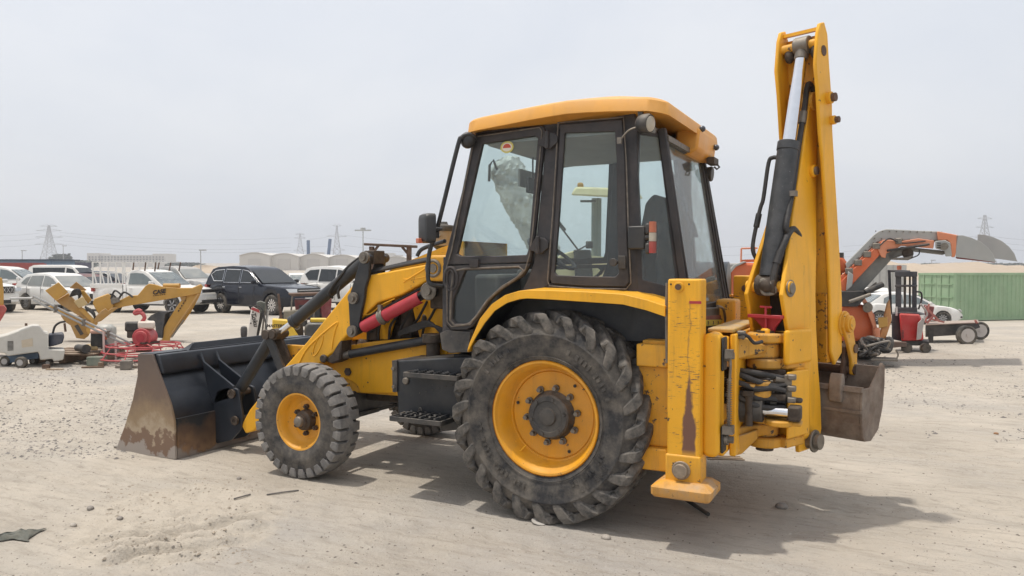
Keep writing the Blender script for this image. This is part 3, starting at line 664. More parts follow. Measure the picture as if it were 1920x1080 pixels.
# pressed reliefs on the arm
def relief(pts, w, name='pressed_rib'):
    P_ = [at(a, b, y=-0.5615) for a, b in pts]; MB().tube(spline(P_, 6), w, 6).build(name, YEL, armL)
relief([(561,681),(575,655),(600,630),(628,607),(633,606),(628,620),(624,640),(622,655)], .008)
ell = [(583+12*math.cos(t)*math.cos(-.9)-30*math.sin(t)*math.sin(-.9)*0+6*math.sin(t), 648-19*math.sin(t)+6*math.cos(t)*-.6) for t in [2*math.pi*k/20 for k in range(20)]]
MB().tube([at(a+13, b, y=-0.5615) for a, b in ell], .006, 6, closed=True).build('pressed_oval', YEL, armL)
relief([(757,522),(764,524),(798,503)], .006); relief([(757,524),(764,524),(757,529)], .006); relief([(766,525),(798,519)], .004)
relief([(660,585),(690,590),(715,572),(740,560)], .004)
# bellcrank levers
lev_px = [(676,486),(680,476),(688,474),(695,480),(692,495),(691,517),(684,540),(682,560),(673,603),(672,620),(667,628),(657,627),(655,605),(653,567),(655,553),(667,515)]
for y0, sy in ((-.605, 1), (-.415, 1)):
    m_ = MB().prism(TY(lev_px, -.605), (0, .035, 0)).xf(Matrix.Translation((0, y0+.605, 0)))
    part(m_, 'bellcrank_lever', BLK, mir=True, bevel=.006)
part(MB().cyl(at(685, 483, y=-0.6050)+V(0, -.02, 0), at(685, 483, y=-0.6050)+V(0, .28, 0), .04, n=16).bx(at(685,483,y=-0.6050).x-.05, at(685,483,y=-0.6050).x+.05, -.56, -.41, 1.70, 1.81), 'lever_yoke', GREASE, mir=True, bevel=.008)
for a, b in ((685,483),(664,559),(662,621)): pin(at(a, b, y=-0.6050), (0,-1,0), .038, .045, STL)
# crowd ram (upper): barrel, rod, feed pipe
a0 = at(688, 487, y=-0.4900); a1 = at(551, 603, y=-0.4900); a2 = at(521, 626, y=-0.4900); d_ = (a1-a0).normalized()
ram = MB().cyl(a0, a1, .054, n=24).cyl(a1-d_*.03, a1+d_*.015, .060, n=24)
rm_ = part(ram, 'crowd_ram', BLK, mir=False, bevel=.004); part(ram.mirror_y(), 'crowd_ram', BLK, bevel=.004)
rod = MB().cyl(a1, a2, .027, n=18); rod.build('piston_rod', CHR, rm_); rod.mirror_y().build('piston_rod', CHR, BH)
part(MB().cyl(a2+V(0, -.06, 0), a2+V(0, .06, 0), .05, n=16), 'rod_eye', GREASE, mir=True)
pp = [at(681, 478, y=-0.5200), at(655, 498, y=-0.5200), at(640, 515, y=-0.5500), at(618, 545, y=-0.5600), at(618, 555, y=-0.5500), at(624, 558, y=-0.5200)]
MB().tube(spline(pp, 5), .012, 8).build('feed_pipe', HOSE, rm_)
MB().tube(spline([at(638,536,y=-0.5200), at(634,548,y=-0.5300), at(636,560,y=-0.5200)],4), .012, 8).build('feed_pipe', HOSE, rm_)
# tipping links to the bucket
b0 = at(505, 627, y=-0.5200)
part(MB().bar(b0+V(0, -.02, 0), at(533, 705, y=-0.5400), .075, .03, up=(0,1,0)).bar(b0+V(0, .10, 0), at(533, 705, y=-0.5400)+V(0, .12, 0), .075, .03, up=(0,1,0)), 'tipping_lever', BLK, mir=True, bevel=.006)
part(MB().cyl(at(507, 637, y=-0.5000), at(446, 737, y=-0.4800), .052, n=18).cyl(at(450, 730, y=-0.4800), at(442, 748, y=-0.4800), .062, n=16), 'tipping_link', BLK, mir=True, bevel=.004)
part(MB().bar(at(519, 630, y=-0.4600), at(546, 690, y=-0.4200), .085, .035, up=(0,1,0)), 'inner_lever', GREASE, mir=True, bevel=.006)
part(MB().cyl(b0+V(0, -.055, 0), b0+V(0, .15, 0), .042, n=16).cyl(a2+V(0,-.08,0), a2+V(0,.1,0), .038, n=14), 'link_pins', GREASE, mir=True)
# lift ram with red safety strut, and second ram lower down
a0 = at(806, 546, y=-0.5200); a1 = at(664, 623, y=-0.5200); d_ = (a1-a0).normalized(); upv = d_.cross(V(0,1,0)).normalized()
if upv.z < 0: upv = -upv
part(MB().cyl(a0, a1, .036, n=20).cyl(a0+upv*.055, a1+upv*.055-d_*.06, .013, n=10).cyl(a0+V(0,-.05,0), a0+V(0,.05,0), .055, n=18), 'lift_ram', BLK, mir=True, bevel=.003)
c0 = at(789, 557, y=-0.5800); c1 = at(682, 613, y=-0.5800)
ht = [[c+V(0, -.05*math.cos(t), 0)+upv*.05*math.sin(t) for t in [math.pi*(-.5+k/10) for k in range(11)]]+[c+V(0, -.042*math.cos(t), 0)+upv*.042*math.sin(t) for t in [math.pi*(.5-k/10) for k in range(11)]] for c in (c0, c1)]
strut = part(MB().loft(ht), 'safety_strut', REDP, smooth=50)
cc = c0.lerp(c1, .62)
MB().tube([cc+V(0, -.055*math.cos(t), 0)+upv*.055*math.sin(t) for t in [2*math.pi*k/16 for k in range(16)]], .007, 6, closed=True).tube([cc+d_*.04+V(0, -.055*math.cos(t), 0)+upv*.055*math.sin(t) for t in [2*math.pi*k/16 for k in range(16)]], .007, 6, closed=True).cyl(cc-d_*.005, cc+d_*.045, .056, n=16).box(cc+upv*.07+V(0,-.02,0), (.03, .03, .05)).build('clamp', STL, strut)
pin(at(806, 546, y=-0.5800), (0,-1,0), .045, .05, STL); part(MB().bx(a0.x-.03, a0.x+.16, -.48, -.34, a0.z-.14, a0.z+.12), 'ram_bracket', GREASE, mir=True, bevel=.015)
ring = at(806, 546, y=-0.5800)
part(MB().tube([ring+V(.062*math.cos(t), -.02, .062*math.sin(t)) for t in [2*math.pi*k/18 for k in range(18)]], .010, 6, closed=True), 'coil_ring', STL)
p = at(815, 503, y=-0.5800); part(MB().tube([p+V(.06*math.cos(t), -.02, .06*math.sin(t)) for t in [2*math.pi*k/18 for k in range(18)]], .014, 6, closed=True).cyl(p, p+V(0,-.03,0), .035, n=14), 'arm_pivot', STL)
part(MB().bx(p.x-.04, p.x+.14, -.60, -.34, p.z-.10, p.z+.10), 'pivot_bracket', YELW, mir=True, bevel=.02)
a0 = at(634, 668, y=-0.5000); a1 = at(812, 636, y=-0.4600); l_ = a0.lerp(a1, .14); l2 = a0.lerp(a1, .13)
ram2 = part(MB().cyl(l_, a1, .036, n=22), 'tilt_ram', BLK, mir=False, bevel=.003)
MB().cyl(a0, a0.lerp(a1, .16), .030, n=18).cyl(l2, l_, .038, n=18).ball(a0, .034, 14, 8).build('ram_gland', STL, ram2)
part(MB().cyl(l_, a1, .036, n=22).cyl(a0, l_, .03, n=14).mirror_y(), 'tilt_ram', BLK)
part(MB().prism(TY([(606,676),(622,664),(634,642),(641,636),(639,656),(636,676),(622,682)], -.56), (0, .14, 0)).cyl(at(609,672,y=-0.5600)+V(0,-.03,0), at(609,672,y=-0.5600), .035, n=14), 'ram_foot', GREASE, mir=True, bevel=.01)
part(MB().cyl(at(812, 640, y=-0.4800), at(812, 690, y=-0.4800), .055, n=16).cyl(at(812, 626, y=-0.4800), at(812, 642, y=-0.4800), .085, n=18), 'ram_tower', GREASE, mir=True, bevel=.006)
hs = MB()
for k in range(4):
    hs.tube(spline([at(748, 628-k*1.5, y=-0.4600), at(775, 620-k*3, y=-0.4800), at(805, 610-k*2, y=-0.4800), at(832, 618+k*4, y=-0.4600)], 5), .013, 8)
for k in range(3): hs.tube(spline([at(692, 512-k*1.5, y=-0.5200), at(735, 502-k*1.5, y=-.50+.03*k), at(785, 492-k*2, y=-.50+.03*k), at(815, 488-k, y=-.48+.03*k), at(838, 500+k*3, y=-0.4600)], 5), .013, 8)
part(hs, 'hydraulic_hoses', HOSE)

# ---------------- loader bucket
BW = .99
BP1, BP2 = at(437, 738, y=-.58), at(443, 788, y=-.58)
bprof = [V(-4.0, 0, .90), V(-3.81, 0, .905), V(-3.72, 0, .73), V(-3.59, 0, .49), V(-3.54, 0, .34), V(-3.53, 0, .005), V(-4.33, 0, -.012), V(-4.19, 0, .24), V(-4.08, 0, .48), V(-4.01, 0, .70)]
shell_o = [V(-4.0, 0, .905), V(-3.81, 0, .91), V(-3.80, 0, .80), V(-3.775, 0, .74), V(-3.70, 0, .66), V(-3.60, 0, .49), V(-3.548, 0, .34), V(-3.54, 0, .01), V(-4.33, 0, -.008)]
BKB = mat('bucket_black', (.013,.017,.025), .36, var=.3, scale=3, dust=.16, dustcol=(.16,.165,.17), chips=.08, chipcol=(.14,.12,.11), bump=.08, bscale=12)
def bucket_mat():
    "black paint worn to rust and bare steel towards the edge that drags on the ground"
    m = mat('bucket_worn', (.02,.023,.028), .5, var=.3, scale=4)
    m = m.copy(); m.name = 'bucket_rust_wear'; t = m.node_tree; K = t.links.new
    b = [n for n in t.nodes if n.type == 'BSDF_PRINCIPLED'][0]; src = b.inputs['Base Color'].links[0].from_socket
    co = t.nodes.new('ShaderNodeTexCoord'); s = t.nodes.new('ShaderNodeSeparateXYZ'); K(co.outputs['Object'], s.inputs[0])
    n = t.nodes.new('ShaderNodeTexNoise'); n.inputs['Scale'].default_value = 3.5; n.inputs['Detail'].default_value = 8; n.inputs['Roughness'].default_value = .65; K(co.outputs['Object'], n.inputs['Vector'])
    def lin(a, b_, f, lo=0., hi=1.):
        r = t.nodes.new('ShaderNodeMapRange'); r.inputs[1].default_value = a; r.inputs[2].default_value = b_; r.inputs[3].default_value = lo; r.inputs[4].default_value = hi; K(f, r.inputs[0]); return r.outputs[0]
    def op(o, a, b_):
        q = t.nodes.new('ShaderNodeMath'); q.operation = o
        for i, x in enumerate((a, b_)):
            if isinstance(x, (int, float)): q.inputs[i].default_value = x
            else: K(x, q.inputs[i])
        return q.outputs[0]
    zz = op('ADD', s.outputs[2], lin(.3, .7, n.outputs[0], -.14, .14))
    def mixc(f, a, c):
        q = t.nodes.new('ShaderNodeMixRGB'); K(f, q.inputs[0])
        for i, x in ((1, a), (2, c)):
            if isinstance(x, tuple): q.inputs[i].default_value = (*x, 1)
            else: K(x, q.inputs[i])
        return q.outputs[0]
    n2 = t.nodes.new('ShaderNodeTexNoise'); n2.inputs['Scale'].default_value = 14; n2.inputs['Detail'].default_value = 6; K(co.outputs['Object'], n2.inputs['Vector'])
    rust = mixc(lin(.35, .65, n2.outputs[0]), (.11,.062,.038), (.24,.135,.065))
    return m, b, src, zz, lin, mixc, rust, op, K
m1, b, src, zz, lin, mixc, rust, op, K = bucket_mat(); m1.name = 'bucket_back_wear'
c = mixc(lin(.34, .10, zz), src, rust); c = mixc(lin(.06, .0, zz), c, (.24,.20,.17)); K(c, b.inputs['Base Color']); BKW = m1
m2, b, src, zz, lin, mixc, rust, op, K = bucket_mat(); m2.name = 'bucket_side_wear'
c = mixc(lin(.95, .55, zz), (.105,.078,.066), (.155,.105,.075)); c = mixc(lin(.55, .32, zz), c, (.27,.19,.11)); c = mixc(lin(.30, .22, zz), c, (.37,.29,.20))
c = mixc(op('MULTIPLY', lin(.20, .17, zz), lin(.0, .05, zz)), c, (.185,.115,.075)); c = mixc(lin(.075, .05, zz), c, (.31,.27,.235)); K(c, b.inputs['Base Color']); b.inputs['Roughness'].default_value = .6; BKS = m2
for l in list(b.inputs['Roughness'].links): m2.node_tree.links.remove(l)
bk = MB(); n = len(shell_o); th = .018
inn = []
for i, p in enumerate(shell_o):
    a = shell_o[max(i-1, 0)]; c_ = shell_o[min(i+1, n-1)]; t = (c_-a).normalized(); nn = V(-t.z, 0, t.x)
    if nn.dot(V(-4.0, 0, .45)-p) < 0: nn = -nn
    inn.append(p+nn*th)
rings = [[V(o.x, y, o.z) for o in shell_o]+[V(q.x, y, q.z) for q in reversed(inn)] for y in (-BW, -.5, 0, .5, BW)]
bucket = part(MB().loft(rings), 'loader_bucket', BKB, smooth=35)
lowb = MB().loft([[V(-3.526, y, .004), V(-3.530, y, .355), V(-3.552, y, .355), V(-3.545, y, .004)] for y in (-BW+.003, BW-.003)]); lowb.build('wear_plate', BKW, bucket)
for s in (-1, 1):
    MB().prism([V(p.x, s*BW, p.z) for p in bprof], (0, s*.022, 0)).build('side_plate', BKS, bucket, bevel=.004)
MB().loft([[V(-3.80, y, .905), V(-3.75, y, .90), V(-3.70, y, .76), V(-3.705, y, .735), V(-3.775, y, .735)] for y in (-BW+.003, BW-.003)]).build('torsion_box', BKB, bucket, bevel=.008)
MB().bar((-4.3, -BW, .012), (-4.3, BW, .012), .16, .022).build('cutting_edge', STL, bucket)
# spill guard
MB().prism([V(-3.86, -.62, .905), V(-3.88, -.50, .962), V(-3.88, .50, .962), V(-3.86, .62, .905)], (-.014, 0, 0)).build('spill_guard', BKB, bucket, bevel=.005)
for s in (-1, 1):
    MB().prism([V(-3.79, s*.64, .905), V(-3.885, s*.51, .962), V(-3.885, s*.64, .905)], (0, s*.012, 0)).build('guard_gusset', BKB, bucket)
    for yy in (.575, .395):
        MB().prism([V(-3.72, s*yy, .88), V(-3.68, s*yy, .80), V(BP1.x+.0, s*yy, BP1.z+.065), V(BP1.x-.02, s*yy, BP1.z-.04), V(-3.56, s*yy, .42), V(-3.62, s*yy, .52)], (0, s*-.022, 0)).build('rib', BKB, bucket, bevel=.004)
        pl_ = roundpoly([V(BP1.x-.05, s*yy, BP1.z+.055), V(BP1.x+.055, s*yy, BP1.z+.045), V(BP2.x+.075, s*yy, BP2.z+.03), V(BP2.x+.05, s*yy, BP2.z-.08), V(BP2.x-.08, s*yy, .10), V(-3.53, s*yy, .05), V(-3.55, s*yy, .44), V(-3.50, s*yy, BP1.z+.02)], .03, 3)
        MB().prism(pl_, (0, s*-.026, 0)).build('lug_plate', BKB, bucket, bevel=.005)
    for (x, z) in ((BP1.x, BP1.z), (BP2.x, BP2.z)):
        MB().cyl((x, s*.36, z), (x, s*.60, z), .030, n=16).lathe([(0, .042), (.018, .042), (.018, .022), (.005, .022)], (x, s*.59, z), (0, s, 0), 16).build('bucket_pin', GREASE, bucket)
# ---------------- stabiliser legs
def leg_mat():
    m = YEL.copy(); m.name = 'leg_rubbed_yellow'; t = m.node_tree; K = t.links.new
    b = [n for n in t.nodes if n.type == 'BSDF_PRINCIPLED'][0]; src = b.inputs['Base Color'].links[0].from_socket
    co = t.nodes.new('ShaderNodeTexCoord'); s = t.nodes.new('ShaderNodeSeparateXYZ'); K(co.outputs['Object'], s.inputs[0])
    def tex(sc, stretch):
        mpn = t.nodes.new('ShaderNodeMapping'); mpn.inputs['Scale'].default_value = stretch; K(co.outputs['Object'], mpn.inputs[0])
        n = t.nodes.new('ShaderNodeTexNoise'); n.inputs['Scale'].default_value = sc; n.inputs['Detail'].default_value = 6; n.inputs['Roughness'].default_value = .65; K(mpn.outputs[0], n.inputs['Vector']); return n.outputs[0]
    def lin(a, b_, f, lo=0., hi=1.):
        r = t.nodes.new('ShaderNodeMapRange'); r.inputs[1].default_value = a; r.inputs[2].default_value = b_; r.inputs[3].default_value = lo; r.inputs[4].default_value = hi; K(f, r.inputs[0]); return r.outputs[0]
    def op(o, a, b_):
        q = t.nodes.new('ShaderNodeMath'); q.operation = o
        for i, x in enumerate((a, b_)):
            if isinstance(x, (int, float)): q.inputs[i].default_value = x
            else: K(x, q.inputs[i])
        return q.outputs[0]
    # rub band near the rear edge, widening half way down
    wob = lin(.3, .7, tex(5, (3, 1, 1.6)), -.012, .012)
    d = op('ABSOLUTE', op('SUBTRACT', op('ADD', s.outputs[0], wob), .955), 0.)
    wid = op('ADD', lin(1.06, .90, s.outputs[2], .007, .026), lin(.62, .70, op('ABSOLUTE', op('SUBTRACT', s.outputs[2], 1.45), 0.), 0., .018))
    band = lin(0., .012, op('SUBTRACT', wid, d))
    zlim = op('MULTIPLY', lin(.55, .60, s.outputs[2]), lin(1.50, 1.46, s.outputs[2]))
    band = op('MULTIPLY', band, zlim)
    scr = lin(.575, .605, tex(9, (2.0, 1, 15)))
    scr = op('MULTIPLY', scr, lin(.47, .56, tex(3, (1, 1, 1.4))))
    ny = t.nodes.new('ShaderNodeNewGeometry'); s2 = t.nodes.new('ShaderNodeSeparateXYZ'); K(ny.outputs['Normal'], s2.inputs[0])
    face = lin(-.6, -.8, s2.outputs[1])
    f = op('MULTIPLY', op('MAXIMUM', band, op('MULTIPLY', scr, zlim)), face)
    q = t.nodes.new('ShaderNodeMixRGB'); K(f, q.inputs[0]); K(src, q.inputs[1]); q.inputs[2].default_value = (.17, .082, .055, 1); K(q.outputs[0], b.inputs['Base Color'])
    return m
LEGM = leg_mat()
def stab(s):
    x0, x1, yo, yi = .825, 1.02, s*1.085, s*.93
    body = MB().bx(x0, x1, yo, yi, .46, 1.605)
    o = body.build('stabiliser_leg', LEGM, BH, bevel=.012, seg=3)
    MB().bx(x0-.008, x1+.008, yo-s*-.007, yi, .395, .565).build('inner_leg', YELW, o, bevel=.012, seg=3)
    cx, cy = .925, s*1.02
    foot = [[V(cx+a, cy+b, z) for a, b in rrect(-w, w, -l, l, .022, 4)] for w, l, z in ((.165, .13, .315), (.178, .145, .332), (.178, .145, .375), (.14, .11, .405), (.10, .09, .41))]
    MB().loft(foot).build('foot_pad', mat('foot_pad_worn', (.68,.32,.03), .65, var=.2, scale=5, grime=.6, dust=1.0, dustcol=(.40,.31,.22), chips=.35, up=False), o, smooth=45)
    if s < 0:
        MB().cyl((.915, yo, .475), (.915, yo-.02, .475), .055, n=24).cyl((.915, yo-.02, .475), (.915, yo-.045, .475), .042, n=20).build('foot_pin', mat('worn_pin_end', (.30,.24,.18), .5, metal=.4, var=.3, scale=30, dust=.4), o, bevel=.004)
        p = at(1273, 538, y=yo)
        MB().cyl(p, p+V(0, -.012, 0), .030, n=20).build('pin_boss', YEL, o, bevel=.003); MB().cyl(p+V(0,-.012,0), p+V(0,-.024,0), .018, n=14).build('pin', RUST, o)
        for a in (1258, 1292): q = at(a, 533, y=yo); MB().cyl(q+V(0,.01,0), q+V(0,-.0015,0), .006, n=10).build('bolt_hole', HOSE, o)
        MB().box((x1-.03, yo-.0012, at(1300, 567, y=yo).z), (.07, .002, .016)).build('red_stripe', REDP, o)
        MB().tube([(x0-.012, yo+.05, 1.1), (x0-.018, yo+.05, 1.42), (x0-.014, yo+.05, 1.58)], .012, 8).build('grease_pipe', STL, o)
    else:
        MB().cyl((.925, yi, 1.5), (.925, yi-.02, 1.5), .03, n=16).build('pin_boss', RUST, o)
    return o
stab(-1); stab(1)
# ---------------- rear frame that carries the sliding carriage
rf = MB()
rf.bx(.60, .80, -.98, .98, .42, .56).bx(.60, .80, -.98, .98, 1.06, 1.20)
for y in (-.9, -.36, .36, .9): rf.bx(.60, .795, y-.03, y+.03, .56, 1.06)
rf.bx(.80, .82, -.92, .92, .50, 1.18)
for y in (-1, 1): rf.bx(.62, 1.0, y*.92, y*.80, .55, 1.22)
part(rf, 'rear_frame', YELW, bevel=.012)
for z in (1.20, .60): part(MB().bx(1.03, 1.13, -.93, .98, z-.055, z+.055), 'slide_rail', YEL, bevel=.012)
for s in (-1, 1):
    pr = [V(x, s*1.0, z) for x, z in rrect(1.012, 1.115, .545, 1.285, .045, 6)]
    part(MB().prism(pr, (0, -s*.15, 0)), 'frame_end_cap', YEL, bevel=.022, seg=3)
    part(MB().bx(1.117, 1.133, s*.975, s*.87, 1.06, 1.26).bx(1.117, 1.133, s*.975, s*.87, .57, .73), 'wear_pad', HOSE, bevel=.02)
    for z in (1.15, .65): part(MB().cyl((1.133, s*.93, z), (1.155, s*.93, z), .034, n=14).cyl((1.155, s*.93, z), (1.185, s*.93, z), .022, n=6), 'pad_bolt', STL)
part(MB().tube(spline([(1.165, -.955, 1.16), (1.17, -.965, 1.08), (1.165, -.97, .95), (1.165, -.97, .78), (1.16, -.96, .70)], 8), .008, 8).bx(1.14, 1.185, -.985, -.94, 1.14, 1.19).bx(1.13, 1.19, -.99, -.93, .69, .74), 'return_spring', STL)
sp = MB(); N_ = 150
sp.tube([V(1.166+.014*math.cos(k*1.0), -.968+.014*math.sin(k*1.0), 1.02-k*.0022) for k in range(N_)], .003, 5); part(sp, 'coil_spring', STL)
# ---------------- backhoe frame of reference: swung towards the far side
TH = R_(70); KP = V(1.29, -.445, 0); OV = V(math.cos(TH), math.sin(TH), 0); NV = V(math.sin(TH), -math.cos(TH), 0)
def B(a, b, c): return KP+OV*a+NV*b+V(0, 0, c)
# carriage: fixed to the rails, with upper and lower hinge lugs
car = MB().bx(1.135, 1.175, KP.y-.36, KP.y+.36, .52, 1.27)
part(car, 'carriage_plate', YEL, bevel=.01)
def lug(z0, z1, yw=.24, rr=.085, x0=1.17, name='hinge_lug', m=None):
    pts = [V(x0, KP.y-yw, z0), V(x0, KP.y+yw, z0)]
    k = 9; arc = [V(KP.x+rr*math.sin(math.pi*i/(k-1)), KP.y+rr*math.cos(math.pi*i/(k-1)), z0) for i in range(k)]
    return MB().prism(pts[:1]+pts[1:]+arc, (0, 0, z1-z0))
for z0, z1 in ((1.10, 1.19), (.60, .68)): part(lug(z0, z1), 'hinge_lug', YELG, bevel=.012)
# the cast upper lug arm seen from the side, and top plate with slot
part(MB().prism([V(1.14, KP.y-.34, 1.26), V(1.14, KP.y-.34, 1.10), V(1.27, KP.y-.16, 1.13), V(1.31, KP.y-.10, 1.14), V(1.31, KP.y-.10, 1.18), V(1.22, KP.y-.2, 1.23)], (0, .05, 0)), 'lug_gusset', YELG, bevel=.01)
part(MB().bx(1.0, 1.16, KP.y-.36, KP.y+.5, 1.275, 1.30), 'carriage_top', mat('dusty_plate', (.55,.32,.06), .7, var=.2, scale=8, dust=1.0, dustcol=(.42,.33,.22), chips=.3), bevel=.008)
part(MB().prism([V(1.14, KP.y-.3, .62), V(1.27, KP.y-.17, .66), V(1.27, KP.y-.17, .60), V(1.18, KP.y-.2, .50), V(1.14, KP.y-.3, .50)], (0, .05, 0)), 'lug_gusset', YELG, bevel=.01)
# kingpost casting
kp = MB()
kp.prism([B(.10, -.15, .55), B(.10, .16, .55), B(.30, .165, .55), B(.30, -.16, .55)], (0, 0, .68))
part(kp, 'kingpost', YEL, bevel=.03, seg=3)
for z0, z1, nm in ((1.195, 1.255, 'kingpost_cap'), (1.03, 1.095, 'kingpost_lug'), (.53, .595, 'kingpost_lug'), (.685, .735, 'kingpost_lug')):
    part(MB().cyl((KP.x, KP.y, z0), (KP.x, KP.y, z1), .115, n=24).prism([B(0, -.11, z0), B(0, .15, z0), B(.2, .17, z0), B(.2, -.16, z0)], (0, 0, z1-z0)), nm, YELG, bevel=.012)
part(MB().cyl((KP.x, KP.y, .50), (KP.x, KP.y, 1.27), .055, n=18), 'king_pin', GREASE)
for z0_, z1_ in ((1.095, 1.195), (.595, .685)): part(MB().cyl((KP.x, KP.y, z0_), (KP.x, KP.y, z1_), .083, n=20), 'hinge_boss', mat('greasy_boss', (.40,.22,.05), .55, var=.4, scale=14, dust=.5, dustcol=(.12,.09,.07), chips=.6, chipcol=(.05,.04,.035)), bevel=.008)
part(MB().prism([B(-.03, .13, 1.06), B(-.03, .168, 1.06), B(.26, .19, 1.06), B(.26, .13, 1.06)], (0, 0, .22)), 'kingpost_cheek', YEL, bevel=.03, seg=3)
part(MB().prism([B(-.035, .16, .60), B(-.035, .175, .60), B(.22, .19, .60), B(.22, .16, .60)], (0, 0, .42)), 'kingpost_cheek', YEL, bevel=.012)
part(MB().bx(KP.x+.05, KP.x+.09, KP.y-.15, KP.y-.12, .82, .97), 'hose_plate', STL, bevel=.004)
# slew rams
p0, p1 = V(1.16, KP.y-.20, .79), V(1.31, KP.y-.20, .79)
sl = part(MB().cyl(p0-V(.06,0,0), p1, .075, n=24).cyl(p0-V(.05,0,0), p0+V(.07,0,0), .084, n=24), 'slew_ram', BLKD, bevel=.006)
MB().cyl(p1, V(1.48, KP.y-.19, .785), .030, n=18).build('piston_rod', CHR, sl)
MB().bx(1.455, 1.53, KP.y-.235, KP.y-.13, .74, .83).build('rod_end', GREASE, sl, bevel=.012)
part(MB().cyl((1.30, KP.y-.19, .87), (1.30, KP.y-.19, .97), .055, n=16).bx(1.16, 1.30, KP.y-.25, KP.y-.10, .875, .905).bx(1.16, 1.27, KP.y-.28, KP.y-.16, .935, .955), 'ram_trunnion', YELG, bevel=.01)
part(MB().bx(1.34, 1.44, KP.y-.19, KP.y-.11, .85, .895).bx(1.40, 1.53, KP.y-.15, KP.y-.10, .84, .87), 'grease_block', GREASE, bevel=.012)
part(MB().cyl((1.40, KP.y-.17, .70), (1.40, KP.y-.17, .735), .085, n=20).bx(1.38, 1.53, KP.y-.2, KP.y-.1, .705, .73), 'ram_lug', YELG, bevel=.008)
hz = MB()
for k in range(7):
    z = 1.03-.034*k; y = KP.y-.22-.02*(k % 3)
    hz.tube(spline([V(1.05, y+.1, z-.01), V(1.16, y, z+.012*(k % 2)), V(1.27, y+.0, z-.012*(k % 3)-.01), V(1.36, y+.05, z-.022*(k % 2)-.03), V(1.43, y+.10, z-.05)], 7), .018, 9)
for k in range(6):
    z = .99-.03*k; y = KP.y-.14
    hz.tube(spline([V(1.06, y+.06, z+.02), V(1.15, y, z-.02*(k % 2)), V(1.25, y-.02, z+.02*(k % 3)-.03), V(1.34, y+.02, z-.02), V(1.44, y+.07, z-.01*k)], 7), .015, 8)
part(hz, 'slew_hoses', HOSE)
part(MB().bx(1.18, 1.42, KP.y-.06, KP.y-.03, .70, 1.03), 'hose_gap_shade', GREASE, bevel=.006)  # dark plate added behind the hoses as painted shade between the lugs
for z_ in (.74, .86, .93, 1.0): part(MB().box((1.47, KP.y-.155, z_), (.05, .05, .035)), 'hose_union', STL, bevel=.008)
part(MB().cyl((1.235, KP.y-.27, .885), (1.235, KP.y-.27, .70), .024, n=12).box((1.235, KP.y-.27, .90), (.06, .06, .03)), 'greased_bolt', GREASE)
part(MB().tube(spline([(1.15, KP.y-.3, 1.235), (1.19, KP.y-.31, 1.265), (1.23, KP.y-.29, 1.25), (1.26, KP.y-.25, 1.21), (1.30, KP.y-.2, 1.215)], 6), .011, 7), 'grease_line', HOSE)
part(MB().box((1.19, KP.y-.29, 1.26), (.05, .05, .05)), 'line_union', STL, bevel=.008)
part(MB().bx(1.425, 1.465, KP.y-.15, KP.y-.1, .87, 1.01), 'hose_clamp', STL, bevel=.004)
fl = MB()
for k in range(4): fl.cyl((1.37, KP.y-.17+.01*k, .985-.035*k), (1.42, KP.y-.13+.01*k, .972-.035*k), .021, n=12)
part(fl, 'hose_ferrules', STL)
# rear red hose bracket on top
z0 = 1.35
part(MB().prism([B(.0, -.10, 1.355), B(.0, .11, 1.355), B(.0, .06, 1.29), B(.0, .04, 1.21), B(.0, -.015, 1.21), B(.0, -.03, 1.29)], OV*.03).bar(B(-.01, -.11, 1.36), B(-.01, .12, 1.36), .05, .022).cyl(B(-.02, .01, 1.25), B(-.02, .01, 1.42), .009, n=8).bar(B(-.02, -.03, 1.42), B(-.02, .05, 1.42), .014), 'slew_lock_bracket', REDP, bevel=.006)
part(MB().prism([B(-.05, -.015, 1.22), B(-.05, .045, 1.22), B(-.05, .045, 1.285), B(-.05, -.015, 1.285)], OV*.04), 'lock_lug', YEL, bevel=.015)
# ---------------- boom
def plate(prof, b0, b1): return MB().prism([B(a, b0, c) for a, c in prof], NV*(b1-b0))
bp_ = [(.20,.47),(.47,.43),(.52,.58),(.50,.80),(.46,1.0),(.42,1.32),(.40,1.68),(.38,2.05),(.40,2.38),(.44,2.72),(.47,2.80),(.40,2.84),(.31,2.74),(.18,2.36),(.08,2.05),(.0,1.75),(-.035,1.62),(-.04,1.52),(.04,1.27),(.13,1.0),(.18,.75)]
for b0, b1 in ((.105, .135), (-.135, -.105)):
    pass
LV = ((.47,.20,.47,.135),(.58,.185,.52,.135),(.80,.165,.50,.135),(1.0,.13,.46,.135),(1.27,.04,.425,.135),(1.50,-.04,.41,.135),(1.62,.01,.43,.126),(1.75,.07,.46,.114),(2.05,.20,.52,.082),(2.36,.31,.535,.074),(2.72,.42,.545,.068),(2.80,.45,.545,.067))
for s in (1, -1):
    part(MB().loft([[B(f, s*b, c), B(r, s*b, c), B(r, s*(b-.028), c), B(f, s*(b-.028), c)] for c, f, r, b in LV]), 'boom_side_plate', YEL, smooth=25, bevel=.006)
# tapering upper boom box
bx_ = MB().loft([[B(f, -w, c), B(r, -w, c), B(r, w, c), B(f, w, c)] for c, f, r, w in ((1.60, .12, .42, .095), (2.05, .25, .51, .053), (2.40, .345, .53, .044), (2.70, .435, .54, .039), (2.84, .47, .54, .038))])
part(bx_, 'boom', YEL, bevel=.012)
part(MB().cyl(B(.485, -.085, 2.79), B(.485, .085, 2.79), .062, n=24), 'boom_nose', YELW, bevel=.006)
part(MB().loft([[B(f, -w, c), B(r, -w, c), B(r, w, c), B(f, w, c)] for c, f, r, w in ((.62, .34, .47, .103), (1.0, .30, .45, .103), (1.3, .27, .41, .103), (1.50, .24, .40, .103))]), 'shaded_boom_web', BLKD)  # web coloured black to stand for the shaded hollow between the plates
